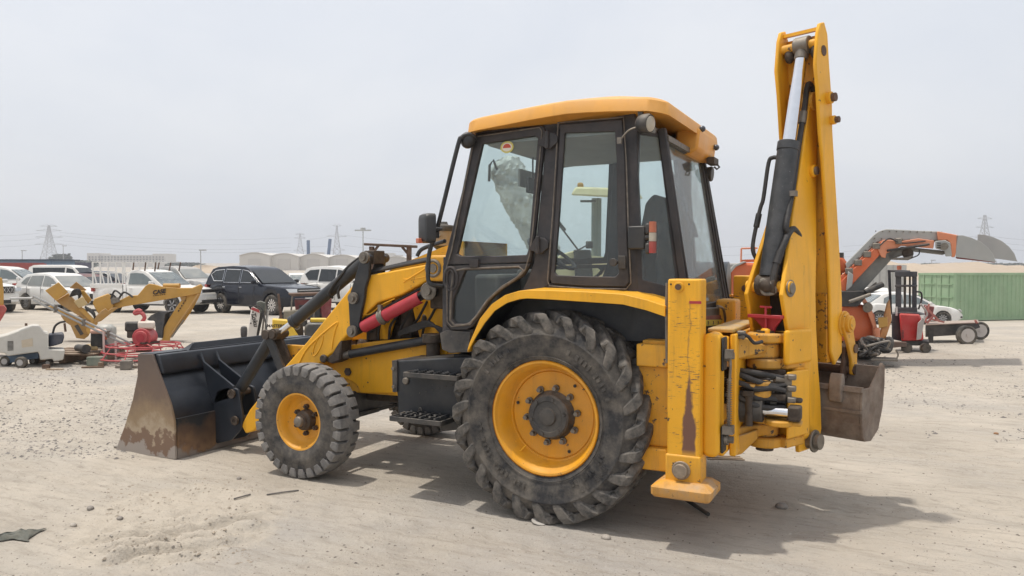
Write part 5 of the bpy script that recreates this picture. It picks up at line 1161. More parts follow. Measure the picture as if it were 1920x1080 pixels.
def car(name, label, cat, loc, phi, P, paint, glass=CGL, group='vehicles parked in the yard', windshield=None):
    root = empty(name, loc, heading(phi)); tag(root, label, cat, group)
    Lh, Wd = P['L']/2, P['W']; rw = P['rw']; wx = P['wx']; Ra = rw*1.14; clr = P.get('clr', .27)
    xs = set([-Lh+2*Lh*i/34 for i in range(35)])
    for w in wx:
        for i in range(13): xs.add(max(-Lh, min(Lh, w+Ra*math.cos(math.pi*i/12))))
        xs.add(w-Ra-.01); xs.add(w+Ra+.01)
    xs = sorted(x for x in xs if -Lh <= x <= Lh)
    rings = []
    for x in xs:
        zt = lerp_tab(P['top'], x); e = abs(x)/Lh; hw = Wd/2*(1-.16*smooth(.80, 1.0, e)-.02*e)
        zb = clr+.12*smooth(.88, 1, e)
        for w in wx:
            if abs(x-w) < Ra: zb = max(zb, rw+math.sqrt(Ra*Ra-(x-w)**2))
        zb = min(zb, zt-.12); zm = zb+(zt-zb)*.45
        h = [(hw*.94, zb), (hw*.985, zb+.05*(zt-zb)), (hw, zm), (hw*.985, zt-.16*(zt-zb)), (hw*.94, zt-.05*(zt-zb)), (hw*.84, zt), (hw*.4, zt+.012)]
        rings.append([V(x, y, z) for y, z in h]+[V(x, -y, z) for y, z in reversed(h)])
    MB().loft(rings).build('body', paint, root, smooth=38)
    # cabin
    cab = P['cab']; zb = min(z for x, z in cab); zr = max(z for x, z in cab)
    wb, wr = Wd/2*.93, Wd/2*P.get('taper', .76)
    def yy(z): return wb+(wr-wb)*((z-zb)/(zr-zb))**1.25
    ring = [[V(x, s*yy(z), z) for x, z in cab] for s in (-1, 1)]
    mid = [V(x, 0, z+(.03 if z > zr-.12 else 0)) for x, z in cab]
    MB().loft([ring[0], [p.lerp(q, .25) for p, q in zip(ring[0], mid)], mid, [p.lerp(q, .25) for p, q in zip(ring[1], mid)], ring[1]]).build('cabin', paint, root, smooth=30, bevel=.02)
    for s in (-1, 1):
        for w in P['win']:
            pts = [V(x, s*(yy(z)+.006), z) for x, z in w]; MB().prism(pts, (0, s*.006, 0)).build('side_window', glass, root, smooth=0)
            if P.get('frame'): MB().tube([q+V(0, s*.006, 0) for q in pts], .016, 6, closed=True).build('window_trim', P['frame'], root)
    for nm, key, g in (('windscreen', 'ws', windshield or glass), ('rear_window', 'rs', glass)):
        if key not in P: continue
        (x0, z0), (x1, z1) = P[key]; n = V(-(z1-z0), 0, (x1-x0)); n = n if n.z > 0 else -n
        if key == 'rs' and n.x > 0 and abs(n.x) > abs(n.z): n = -n
        n = n.normalized()*.012; ya, yb = yy(z0)*.93, yy(z1)*.92
        o = MB().prism([V(x0, -ya, z0)+n, V(x0, ya, z0)+n, V(x1, yb, z1)+n, V(x1, -yb, z1)+n], n*.5); o.build(nm, g, root, smooth=0)
    for w in wx:
        for s in (-1, 1):
            c = V(w, s*(Wd/2-.12), rw); ax = V(0, s, 0)
            wl = MB().lathe([(.06, rw*.66), (.085, rw*.66), (.095, rw*.62), (.05, rw*.56), (.035, rw*.2), (.05, rw*.14), (.05, 0)], c, ax, 24).build('wheel', CBK, root)
            MB().lathe([(-.12, rw*.6), (-.12, rw*.92), (-.09, rw), (.07, rw), (.105, rw*.93), (.115, rw*.8), (.10, rw*.65)], c, ax, 30).build('tyre', CTY, wl)
            sp = MB(); nsp = P.get('spokes', 10)
            for k in range(nsp):
                a = 2*math.pi*k/nsp; d_ = V(math.cos(a), 0, math.sin(a)); t = V(-math.sin(a), 0, math.cos(a)); o0 = c+ax*.075
                sp.add([o0+d_*rw*.10-t*rw*.035, o0+d_*rw*.10+t*rw*.035, o0+d_*rw*.62+t*rw*.085, o0+d_*rw*.62-t*rw*.085, o0+d_*rw*.10-t*rw*.035-ax*.03, o0+d_*rw*.10+t*rw*.035-ax*.03, o0+d_*rw*.62+t*rw*.085-ax*.03, o0+d_*rw*.62-t*rw*.085-ax*.03], [(0,1,2,3), (0,4,5,1), (2,6,7,3), (1,5,6,2), (0,3,7,4)])
            sp.lathe([(.085, rw*.66), (.09, rw*.63), (.07, rw*.6)], c, ax, 24)
            stuff(sp.build('spokes', P.get('rim', CRM), wl))
            MB().cyl(c-ax*.13, c-ax*.05, Ra*.97, n=20).build('wheel_well', CBK, root)
    # front
    xf = Lh; g = P['grille']; hwf = Wd/2*.84
    gm = MB().bx(xf-.06, xf+P.get('gout', .012), -g[0], g[0], g[1], g[2]).build('grille', CBK, root, bevel=.01)
    if P.get('mesh'):
        mm = MB()
        for k in range(9):
            y = -g[0]+2*g[0]*(k+.5)/9
            mm.bar((xf+.018, y-.06, g[1]+.03), (xf+.018, y+.06, g[2]-.03), .014); mm.bar((xf+.018, y+.06, g[1]+.03), (xf+.018, y-.06, g[2]-.03), .014)
        stuff(mm.build('grille_mesh', CCH, gm))
        MB().tube([(xf+.03, .11*math.cos(t), (g[1]+g[2])/2+.06*math.sin(t)) for t in [2*math.pi*k/20 for k in range(20)]], .012, 6, closed=True).box((xf+.03, 0, (g[1]+g[2])/2), (.012, .26, .03)).build('badge', CCH, gm)
        MB().tube([(xf+.02, -g[0]-.02, g[2]), (xf+.02, -g[0]-.02, g[1]), (xf+.02, g[0]+.02, g[1]), (xf+.02, g[0]+.02, g[2])], .018, 6).build('grille_trim', CCH, gm)
    elif P.get('bars'):
        for k in range(P['bars']):
            z = g[1]+(g[2]-g[1])*(k+.5)/P['bars']; MB().bx(xf, xf+.03, -g[0], g[0], z-.014, z+.014).build('grille_bar', CCH, gm)
    for s in (-1, 1):
        l = P['lamp']; MB().prism([V(xf-.015, s*g[0]*1.06, l[0]), V(xf-.10, s*hwf*1.10, l[0]+.03), V(xf-.22, s*hwf*1.17, l[1]), V(xf-.03, s*g[0]*1.06, l[1])], (.045, s*.012, 0)).build('headlamp', CHL, root, bevel=.01)
        MB().bx(xf-.10, xf-.02, s*hwf*.74, s*hwf*1.02, clr+.14, clr+.22).build('fog_lamp', CBK, root, bevel=.01)
        mx_, mz = P['mirror']; mo = MB().box((mx_, s*(Wd/2+.09), mz), (.10, .2, .15)).build('mirror', P.get('mirror_mat', paint), root, bevel=.03)
        MB().box((mx_, s*(Wd/2-.01), mz-.05), (.05, .12, .05)).build('mirror_arm', CBK, root)
        for hx, hz in P.get('handles', ()): MB().box((hx, s*(Wd/2*.99), hz), (.16, .03, .03)).build('door_handle', P.get('handle_mat', paint), root, bevel=.008)
        for sx, z0, z1 in P.get('seams', ()): MB().box((sx, s*(Wd/2*.992), (z0+z1)/2), (.010, .012, z1-z0)).build('door_seam', CBK, root)
        MB().bx(min(wx)+Ra, max(wx)-Ra, s*Wd/2*.90, s*Wd/2*.985, clr-.03, clr+.03).build('sill', CBK, root, bevel=.01)
    MB().bx(xf-.10, xf+.01, -hwf*.62, hwf*.62, clr+.06, clr+.20).build('lower_intake', CBK, root, bevel=.01)
    MB().bx(xf, xf+.025, -.22, .22, clr+.24, clr+.34).build('number_plate', PLT, root)
    for s in (-1, 1): MB().bx(-Lh-.01, -Lh+.12, s*Wd*.38, s*Wd*.46, .85, 1.15).build('tail_lamp', RDL, root, bevel=.01)
    return root
SUV = dict(L=5.1, W=1.98, rw=.40, wx=(-1.52, 1.52), clr=.34, top=[(-2.55,.9),(-2.5,1.16),(-1.0,1.18),(.75,1.20),(1.1,1.19),(2.1,1.10),(2.42,1.03),(2.52,.86),(2.55,.74)],
    cab=[(1.0,1.14),(.72,1.30),(.22,1.66),(.02,1.78),(-.25,1.86),(-1.0,1.90),(-1.9,1.86),(-2.20,1.78),(-2.42,1.4),(-2.50,1.14)], ws=((.92,1.22),(.16,1.72)), rs=((-2.47,1.25),(-2.24,1.72)),
    win=[[(.70,1.24),(.28,1.58),(.02,1.70),(-.32,1.75),(-.32,1.24)],[(-.40,1.24),(-.40,1.75),(-1.30,1.77),(-1.34,1.24)],[(-1.42,1.30),(-1.40,1.76),(-1.95,1.72),(-2.2,1.55),(-1.95,1.30)]],
    grille=(.56,.78,1.03), lamp=(.86,1.02), mirror=(.66,1.28), handles=((-.25,1.06),(-1.25,1.06)), seams=((.55,.5,1.15),(-.36,.45,1.2),(-1.36,.5,1.2)), taper=.74)
def var(P, **k): q = dict(P); q.update(k); return q
CROSS = dict(L=4.5, W=1.83, rw=.34, wx=(-1.32, 1.36), clr=.24, top=[(-2.25,.8),(-2.2,1.0),(-.8,1.03),(.7,1.0),(1.05,.99),(1.9,.88),(2.15,.78),(2.25,.62)],
    cab=[(1.15,.96),(.35,1.42),(.1,1.52),(-.2,1.58),(-.9,1.60),(-1.5,1.53),(-1.85,1.30),(-2.15,.98)], ws=((1.06,1.02),(.28,1.46)), rs=((-2.05,1.06),(-1.62,1.46)),
    win=[[(.80,1.04),(.30,1.36),(.0,1.46),(-.25,1.49),(-.25,1.06)],[(-.33,1.06),(-.33,1.49),(-1.1,1.48),(-1.25,1.08)],[(-1.32,1.10),(-1.18,1.46),(-1.45,1.40),(-1.7,1.16)]],
    grille=(.5,.52,.74), lamp=(.66,.80), mirror=(.72,1.06), handles=((-.2,.92),(-1.1,.92)), seams=((.6,.4,1.0),(-.29,.35,1.03),(-1.2,.4,1.04)), taper=.72)
SEDAN = var(CROSS, L=4.5, rw=.31, clr=.19, top=[(-2.25,.7),(-2.2,.92),(-1.5,.98),(-.8,.95),(.7,.92),(1.0,.90),(1.75,.80),(2.1,.68),(2.25,.5)], cab=[(1.15,.86),(.45,1.26),(.15,1.38),(-.2,1.43),(-.7,1.43),(-1.1,1.36),(-1.75,.94)], ws=((1.05,.93),(.40,1.31)), rs=((-1.68,1.0),(-1.18,1.32)),
    win=[[(.85,.94),(.35,1.22),(.05,1.32),(-.22,1.35),(-.22,.96)],[(-.30,.96),(-.30,1.35),(-.75,1.35),(-1.1,1.2),(-1.15,.98)]], grille=(.4,.5,.62), lamp=(.58,.72), mirror=(.75,.98), handles=((-.15,.85),(-1.0,.86)), seams=((.65,.35,.9),(-.26,.3,.95)))
PICK = dict(L=5.2, W=1.80, rw=.36, wx=(-1.55, 1.50), clr=.36, top=[(-2.6,.9),(-2.56,1.12),(-.6,1.12),(.6,1.12),(.9,1.12),(1.95,1.03),(2.35,.95),(2.55,.85),(2.6,.7)],
    cab=[(1.05,1.08),(.30,1.58),(.1,1.68),(-.25,1.74),(-.6,1.72),(-.78,1.60),(-.85,1.08)], ws=((.96,1.15),(.22,1.63)), rs=((-.84,1.18),(-.78,1.56)),
    win=[[(.70,1.16),(.24,1.48),(.0,1.6),(-.3,1.62),(-.62,1.60),(-.66,1.16)]], grille=(.42,.84,.98), bars=2, lamp=(.80,.98), mirror=(.62,1.22), mirror_mat=CARW, handles=((-.5,1.0),), seams=((.62,.5,1.1),(-.72,.5,1.12),(-.9,.5,1.14)), taper=.80, spokes=6)
car('suv', 'white SUV at the left picture edge, facing us with dark mesh grille', 'SUV', ground_at(-58, 31.5), 56, var(SUV, mesh=True, grille=(.62,.80,1.08), gout=.02), CARW)
car('suv', 'white SUV seen between the mesh-grille SUV and the dusty crossover, pale windows', 'SUV', ground_at(30, 39), 96, SUV, CARW, glass=CGP)
car('crossover', 'white crossover with dust-covered windows behind the yellow digging attachment', 'car', ground_at(122, 33), 66, CROSS, CARW, glass=CGD)
car('van', 'white minibus with long dark side windows far behind the dusty crossover', 'van', ground_at(132, 52), 82, var(SUV, L=5.2, W=1.9, rw=.34, clr=.25, top=[(-2.6,.9),(-2.55,1.2),(.9,1.2),(1.3,1.16),(2.3,1.0),(2.6,.7)], cab=[(1.7,1.08),(1.0,1.72),(.7,1.92),(.3,1.98),(-2.2,1.98),(-2.5,1.85),(-2.58,1.15)], ws=((1.55,1.2),(.9,1.8)), rs=((-2.57,1.3),(-2.5,1.8)), win=[[(1.25,1.25),(.8,1.72),(.35,1.80),(.35,1.25)],[(.22,1.25),(.22,1.82),(-2.2,1.82),(-2.1,1.25)]], handles=(), seams=()), CARW)
car('car', 'dark maroon saloon car half hidden between the white minibus and crossover', 'car', ground_at(168, 42), 75, var(SEDAN, cab=[(1.15,.86),(.45,1.30),(.15,1.42),(-.2,1.47),(-.7,1.47),(-1.1,1.38),(-1.75,.94)]), CARM)
# white pickup with ladder rack
pk = car('pickup_truck', 'white single-cab pickup truck with tall white rack over its bed', 'pickup truck', ground_at(295, 31), 72, PICK, CARW, glass=CGP)
bd = MB().bx(-2.58, -.92, -.88, -.84, 1.0, 1.17).bx(-2.58, -.92, .84, .88, 1.0, 1.17).bx(-2.60, -2.56, -.88, .88, 1.0, 1.17)
bd.build('bed_rail', CARW, pk, bevel=.01)
for s in (-1, 1):
    for k, x in enumerate((-2.5, -2.1, -1.7, -1.3, -.95)): MB().bar((x, s*.82, 1.15), (x, s*.82, 2.06), .045).build('rack_post', CARW, pk)
    for x in (-2.3, -1.9, -1.5, -1.1): MB().bar((x, s*.82, 1.15), (x-.14, s*.82, 1.62), .035).build('rack_brace', CARW, pk)
    for z in (1.62, 2.06): MB().bar((-2.52, s*.82, z), (-.93, s*.82, z), .04).build('rack_rail', CARW, pk)
    MB().bar((-.93, s*.82, 2.06), (.55, s*.6, 2.06), .035).build('rack_rail', CARW, pk)
    for x in (-.6, .0, .5): MB().bar((x, s*.66, 1.68), (x+.08, s*.68, 2.05), .04).build('rack_post', RUST, pk)
for x in (-2.5, -1.7, -.95, .5): MB().bar((x, -.82, 2.06), (x, .82, 2.06), .035).build('rack_crossbar', CARW, pk)
car('suv', 'glossy navy blue SUV with chrome window trim and many-spoked wheels', 'SUV', ground_at(496, 30.5), 58, var(SUV, frame=CCH, bars=2, mirror_mat=CARN, handle_mat=CCH, spokes=12, rim=CCH), CARN)
car('suv', 'white SUV half hidden behind the loader arm and its hydraulic ram', 'SUV', ground_at(668, 33), 60, var(SUV, L=4.8), CARW)
car('suv', 'dusty silver SUV between the white pickup and the navy SUV', 'SUV', ground_at(352, 44), 60, SUV, CARS, glass=CGD)
car('car', 'dusty pale saloon car close behind the tail of the navy SUV', 'car', ground_at(388, 48), 60, SEDAN, CARS, glass=CGD)
car('car', 'white saloon car between the navy SUV and the white SUV behind the arm', 'car', ground_at(562, 52), 20, SEDAN, CARW, glass=CGP)
car('car', 'white saloon car far back behind the left end of the pickup rack', 'car', ground_at(196, 70), 70, SEDAN, CARW)
car('car', 'dark blue hatchback glimpsed through the pickup rack', 'car', ground_at(206, 46), 85, CROSS, CARN)
car('sedan', 'white saloon car parked in front of the green shipping container', 'car', ground_at(1692, 34), 86, SEDAN, CARW, glass=CGP)
wp = car('pickup_truck', 'white pickup truck seen between the conveyor and the forklift mast, behind the saloon', 'pickup truck', ground_at(1634, 38), 155, PICK, CARW, glass=CGL)

# ---------------- yellow digging attachment lying on the ground
OCH = mat('ochre_paint', (.50,.27,.045), .5, var=.14, scale=3, dust=.35, dustcol=(.46,.34,.2), chips=.12)
OCHD = mat('ochre_paint_dirty', (.38,.20,.04), .6, var=.2, scale=4, dust=.5, chips=.25)
CB = empty('digging_attachment', ground_at(240, 17)); tag(CB, 'ochre yellow backhoe digging attachment lying on the ground, arm bent to the right', 'digging attachment')
def tp(pts, d, th, name, m, root, bevel=.01, smooth_=30):
    P_ = [dep(a, b, d)-root.location for a, b in pts]; return MB().prism(P_, radial(P_, root)*th).build(name, m, root, bevel=bevel, smooth=smooth_)
tp([(207,572),(229,561),(241,555),(258,554),(273,536),(280,532),(290,533.5),(306,538),(337,540),(361,540),(377,533),(381,537),(376,550),(361,553),(342,556),(297,564),(232,575),(216,580)], 17, .28, 'boom', OCH, CB)
tp([(376,535),(380.5,537),(375,554),(359,584),(343,607),(321,626),(318,641),(296,641),(304,637),(306,617),(316,599),(333,573),(343,560),(352,552)], 17.05, .22, 'dipper', OCH, CB)
tp([(336,552),(350,556),(345,567),(339,561)], 17.02, .1, 'gusset', OCHD, CB)
def tc(p, q, d, r, name, m, root, n=12): return MB().cyl(dep(*p, d)-root.location, dep(*q, d)-root.location, r, n=n).build(name, m, root)
tc((307,536), (337,536), 17.1, .055, 'boom_ram', OCH, CB); tc((373,552), (319,632), 17.0, .03, 'bucket_ram', OCHD, CB); tc((345,600),(322,632), 16.96, .018, 'ram_rod', STL, CB)
bk_ = [dep(a, b, 17.0)-CB.location for a, b in [(275,599),(283,591),(296,585),(319,584),(310,589),(306,612),(304,634),(293,633),(291,612),(286,604)]]
MB().prism(bk_, FH*.55).build('bucket', mat('attachment_bucket', (.035,.037,.043), .5, var=.3, dust=.3, chips=.2), CB, bevel=.01)
tp([(84.6,545),(110,529),(128,548),(105,564)], 16.9, .05, 'shield_plate', OCH, CB); tp([(105,564),(128,550),(178,602),(172,606),(160,600),(112,570)], 17.0, .35, 'stabiliser_beam', OCHD, CB)
tp([(147,581),(156,577),(179,601),(173,605)], 16.9, .08, 'beam_flange', OCH, CB); tp([(138,565),(156,556),(164,570.6),(148,578)], 16.85, .05, 'shield_plate', mat('ochre_pale', (.52,.38,.18), .6, dust=.4), CB)
tp([(151,545),(158,545),(172,562),(165,570),(155,556)], 17.0, .2, 'stabiliser_leg', OCH, CB); tp([(130,540),(143,528),(163,544),(153,547),(146,543)], 17.2, .06, 'shield_plate', OCHD, CB)
tp([(177,561),(203,551),(208,555),(213,575),(191,593),(182,585),(174,569)], 16.95, .4, 'swing_tower', OCH, CB); tp([(174,600),(190,583),(198,578),(203,583),(210,577),(222,577),(205,590),(190,602),(178,606)], 16.9, .3, 'tower_foot', OCHD, CB)
tp([(87,576),(97,573),(118,580),(136,592),(128,596),(118,590),(100,582)], 17.1, .25, 'stabiliser_leg', OCH, CB)
tp([(114,592),(136,591),(165,600),(175,612),(166,630),(158,636),(143,634),(132,610),(121,603)], 17.0, .45, 'mounting_frame', OCHD, CB)
tp([(139,611),(146,608),(157,626),(151,629)], 16.99, .02, 'frame_opening', mat('dark_opening_shade', (.07,.06,.05), .8), CB, 0)  # dark plate, painted shade for the hole through the frame
tp([(166,606),(177,600),(184,606),(166,628),(161,620)], 16.93, .2, 'frame_bracket', OCH, CB)
hm = MB()
for k in range(5): hm.tube(spline([dep(132+k*3, 556-k, 16.95)-CB.location, dep(138+k*2, 545+k*1.5, 16.9)-CB.location, dep(148, 543+k*3, 16.9)-CB.location, dep(152-k, 552+k*2, 16.95)-CB.location], 4), .022, 6)
hm.build('hoses', HOSE, CB)
hm = MB()
for k in range(4): hm.tube(spline([dep(160+k*4, 575+k*2, 16.93)-CB.location, dep(168+k*3, 583+k*2, 16.9)-CB.location, dep(178, 590+k*3, 16.93)-CB.location], 4), .024, 6)
hm.build('hoses', HOSE, CB)
for s_, e_ in (((208,561),(223,550)), ((222,562),(243,553))): MB().tube(spline([dep(s_[0], s_[1], 16.95)-CB.location, dep((s_[0]+e_[0])/2, min(s_[1], e_[1])-5, 16.95)-CB.location, dep(e_[0]+6, e_[1]+4, 16.95)-CB.location], 5), .022, 6).build('hose', HOSE, CB)
tp([(207,560),(224,557),(225,566),(209,571)], 16.93, .1, 'valve_block', STL, CB)
TXD = plain('decal_dark', (.03,.022,.018))
def tx(s, px, py, d, h, root, m, ang=0, name='lettering', bold=.004, shear=.2):
    o = dep(px, py, d)-root.location; a = R_(ang); X = RT*math.cos(a)+V(0,0,1)*math.sin(a); Y = V(0,0,1)*math.cos(a)-RT*math.sin(a)
    return text(name, s, m, root, frame(o, X, Y), h, bold=bold, shear=shear)
tx('CASE', 298, 547.5, 16.985, .125, CB, TXD, 8, bold=.006)
for k in range(6): tp([(287+k*4, 554-.5*k), (289.5+k*4, 553.7-.5*k), (289.5+k*4, 555-.5*k), (287+k*4, 555.2-.5*k)], 16.99, .008, 'small_print', TXD, CB, 0)
for k in range(5): tp([(333+k*3, 583-k*4.8), (335+k*3, 581-k*4.8), (336.5+k*3, 582.5-k*4.8), (334.5+k*3, 585-k*4.8)], 17.03, .008, 'small_print', TXD, CB, 0)
# ---------------- power trowel
TR = empty('power_trowel', ground_at(268, 13.4)); tag(TR, 'red walk-behind power trowel with round guard rings, engine and long steel handle', 'power trowel')
g0 = TR.location; TRD = mat('trowel_red', (.45,.045,.055), .45, var=.2, scale=6, dust=.45, dustcol=(.5,.33,.28))
for z, r in ((.10, .74), (.20, .66), (.30, .60), (.14, .45), (.24, .30)):
    MB().tube([(r*math.cos(2*math.pi*k/40), r*math.sin(2*math.pi*k/40), z) for k in range(40)], .014, 6, closed=True).build('guard_ring', TRD, TR)
for k in range(10):
    a = 2*math.pi*k/10+.2; MB().tube([(.74*math.cos(a), .74*math.sin(a), .10), (.66*math.cos(a), .66*math.sin(a), .2), (.58*math.cos(a), .58*math.sin(a), .31), (.12*math.cos(a), .12*math.sin(a), .33)], .011, 6).build('guard_bar', TRD, TR)
MB().cyl((0,0,.18), (0,0,.34), .13, n=16).bx(-.22, .22, -.16, .16, .33, .36).build('gearbox', GREASE, TR)
for k in range(4): MB().box((.3*math.cos(k*1.57), .3*math.sin(k*1.57), .06), (.5 if k % 2 == 0 else .14, .14 if k % 2 == 0 else .5, .01)).build('blade', STL, TR)
def trp(px, py, dz=0): return dep(px, py, 13.4)-g0
en = MB(); c = trp(272, 632)
en.cyl(c-FH*.14, c+FH*.14, .165, n=24).cyl(c-FH*.17, c-FH*.13, .12, n=24); M = en.build('engine', TRD, TR, bevel=.01)
MB().cyl(c-FH*.175, c-FH*.17, .075, n=20).build('starter_cover', REDP, M)
def tbox(px0, py0, px1, py1, d, th, name, m, root, bevel=.01):
    a = dep(px0, py0, d)-root.location; b = dep(px1, py0, d)-root.location; c_ = dep(px1, py1, d)-root.location; e = dep(px0, py1, d)-root.location
    return MB().prism([a, b, c_, e], radial([a, b, c_, e], root)*th).build(name, m, root, bevel=bevel)
tbox(258, 603, 291, 617, 13.28, .28, 'fuel_tank', mat('tank_cream', (.66,.58,.50), .4, dust=.4), TR, .03)
tbox(234, 604, 262, 622, 13.3, .24, 'air_filter', CBK, TR, .03); tbox(238, 620, 256, 634, 13.32, .2, 'carburettor', GREASE, TR, .02)
MB().tube(spline([trp(266,604), trp(271,596), trp(268,589), trp(262,586), trp(254,588), trp(253,585), trp(260,582), trp(265,584)], 5), .035, 8).build('lifting_loop', TRD, TR)
h0, h1 = dep(247, 648, 13.3)-g0, dep(62, 559, 12.6)-g0
hd_ = MB()
for s in (-.035, .035): hd_.cyl(h0+V(0,0,s), h1+V(0,0,s), .018, n=10)
hd_.cyl(h1+V(0,0,0)-RT*.0, dep(20, 560, 12.6)-g0, .02, n=10); hd_.build('handle', mat('galvanised_tube', (.42,.42,.41), .4, metal=.5, dust=.3), TR)
for k in (.25, .5, .78): p = h0.lerp(h1, k); MB().box(p, (.05, .05, .12)).build('handle_clamp', STL, TR)
# ---------------- floor saw at the left
SW = empty('floor_saw', ground_at(60, 12.7)); tag(SW, 'dusty off-white wheeled floor saw with sloping cover and small wheels', 'floor saw')
SWM = mat('saw_offwhite', (.52,.50,.45), .6, var=.1, scale=5, dust=.5, dustcol=(.46,.42,.36))
tp([(-14,628),(0,631),(12,628),(60,611),(73,611),(82,623),(91,625),(91,655),(122,656),(119,675),(101,678.5),(98.5,673),(75,675.5),(73,660),(14,668),(10,663),(-14,660)], 12.6, .5, 'cover', SWM, SW, .02)
for k in range(8): tp([(14,640+k*2.3),(25,639.4+k*2.3),(25,640.6+k*2.3),(14,641.2+k*2.3)], 12.595, .01, 'vent_slot', CBK, SW, 0)
tp([(40,638),(61,634),(62,649),(41,652)], 12.597, .004, 'faded_sticker', mat('faded_tan', (.52,.44,.33), .7), SW, 0)
tp([(12,667),(72,660),(73,672),(45,676),(14,682)], 12.72, .35, 'chassis', mat('saw_blue', (.035,.075,.13), .5, dust=.3), SW)
tp([(91,627),(118,625),(121,631),(117,644),(104,648),(91,651)], 12.68, .34, 'engine', mat('engine_navy', (.03,.04,.065), .45, var=.3, dust=.3), SW, .02)
for px, py, r, d in ((40,683,.095,12.55), (11,681,.09,12.75), (64,676,.07,13.0), (92,677,.06,12.8)):
    c = dep(px, py, d)-SW.location; c.z = r
    w = MB().cyl(c-FH*.045, c+FH*.045, r*.55, n=16).build('wheel', mat('grey_hub', (.40,.38,.36), .5), SW); MB().lathe([(-.04, r*.55), (-.045, r*.85), (-.03, r), (.03, r), (.045, r*.85), (.04, r*.55)], c, FH, 22).build('tyre', CTY, w)
MB().tube(spline([dep(99,625,12.8)-SW.location, dep(103,612,12.8)-SW.location, dep(112,605,12.8)-SW.location, dep(122,603,12.8)-SW.location], 5), .018, 8).build('lifting_bail', CBK, SW)
tc((49,611),(49,606), 12.8, .02, 'filler_cap', RUST, SW); tc((121,606),(123,622), 12.85, .018, 'lever', RUST, SW)
# ---------------- pump parts on a pallet
WD = mat('old_timber', (.17,.105,.065), .85, var=.4, scale=8, dust=.5, stretch=(1,1,6)); WDL = mat('pale_timber', (.38,.28,.19), .85, var=.3, scale=8, dust=.4)
PA = empty('pallet', ground_at(148, 13.5)); tag(PA, 'low dark timber pallet carrying pump parts beside the floor saw', 'pallet')
Z = RT; Y_ = FH
def lbox(root, r, d, z, sr, sd, sz, name, m, bevel=.006, rot=0):
    M_ = Matrix((RT, FH, V(0,0,1))).transposed() @ Matrix.Rotation(rot, 3, 'Z'); return MB().box(RT*r+FH*d+V(0,0,z), (sr, sd, sz), M_).build(name, m, root, bevel=bevel)
for k in range(4): lbox(PA, 0, -.45+.3*k, .17, 1.1, .2, .03, 'deck_board', WD)
for k in range(3): lbox(PA, -.48+.48*k, 0, .085, .1, 1.1, .13, 'bearer', WD)
PU = empty('water_pump', ground_at(180, 13.4)+V(0,0,.185)); tag(PU, 'dark pump unit with orange top and grey elbow pipe on the pallet', 'pump')
tbox(170, 625, 192, 652, 13.2, .3, 'motor', CBK, PU, .02); tbox(169, 619, 200, 626, 13.18, .34, 'top_cover', mat('pale_orange', (.62,.36,.27), .6, dust=.3), PU, .02); tbox(192, 625, 201, 637, 13.2, .2, 'orange_panel', mat('orange_red', (.55,.13,.07), .5), PU)
MB().tube(spline([dep(192,640,13.3)-PU.location, dep(198,650,13.3)-PU.location, dep(207,655,13.3)-PU.location, dep(219,652,13.3)-PU.location], 5), .07, 12).build('elbow_pipe', mat('grey_pipe', (.13,.13,.13), .5, dust=.3), PU)
MB().cyl(dep(146,652,13.3)-PU.location, dep(160,654,13.0)-PU.location, .062, n=18).cyl(dep(157,654,13.05)-PU.location, dep(162,654,12.98)-PU.location, .075, n=18).build('inlet_flange', CBK, PU)
tbox(161, 647, 184, 657, 13.2, .25, 'mount', mat('tan_base', (.45,.33,.16), .6, dust=.3), PU, .02)
PB = empty('wrapped_bundle', ground_at(197, 14.0)); tag(PB, 'grey plastic-wrapped bundle standing behind the pump', 'bundle')
rr = [[RT*(.17+.03*math.sin(5*t+z*9))*math.cos(t)+FH*(.15)*math.sin(t)+V(0,0,z) for t in [2*math.pi*k/18 for k in range(18)]] for z in (0,.15,.3,.45,.55,.60)]; rr[-1] = [p*.6+V(0,0,.25) for p in rr[-1]]
MB().loft(rr).build('plastic_sheet', mat('clear_sheet', (.42,.42,.38), .35, var=.3, scale=9, dust=.3), PB, smooth=60)
for nm, px, py0, py1, d, lab in (('marker_post', 193, 622, 667, 13.05, 'thin pale post standing upright in front of the pump'), ('marker_post', 215.5, 640, 664, 13.1, 'short pale post beside the grey elbow pipe')):
    b = ground_at(px, d); o = empty(nm, b); tag(o, lab, 'post'); MB().cyl(V(0,0,0), V(0,0,dep(px, py0, d).z-b.z), .018, n=8).build('post', mat('pale_pink_post', (.66,.50,.45), .6), o)
gx = tag(MB().bx(-.13,.13,-.1,.1,0,.15).build('crate', mat('grey_green_box', (.16,.19,.15), .7, dust=.6), None, bevel=.01), 'small grey-green crate on the sand in front of the pallet', 'crate'); gx.location = ground_at(180, 12.9); gx.rotation_euler[2] = YAW
for nm, px, d, sz, rz_, lab, m in (('timber_block', 84, 12.45, (.1,.09,.07), .3, 'short brown timber block in front of the floor saw', RUST), ('plank', 100, 12.3, (.26,.05,.02), .1, 'thin pale plank lying flat beside the brown block', WDL), ('timber_block', 187, 12.6, (.07,.08,.09), .2, 'brown timber block below the grey-green crate', WD),
        ('plank', 172, 12.55, (.34,.05,.03), .25, 'thin brown batten leaning toward the timber block under the crate', WD), ('timber_block', 235, 12.4, (.16,.16,.14), .2, 'grey weathered timber block left of the loader bucket corner', mat('grey_timber', (.17,.15,.13), .9, var=.3, dust=.4)), ('plank', 252, 12.6, (.6,.12,.04), .15, 'flat weathered board resting beside the loader bucket edge', mat('grey_timber2', (.22,.18,.15), .9, var=.3, dust=.4))):
    o = tag(MB().bx(-sz[0]/2, sz[0]/2, -sz[1]/2, sz[1]/2, 0, sz[2]).build(nm, m, None, bevel=.006), lab, 'timber'); o.location = ground_at(px, d); o.rotation_euler[2] = YAW+rz_
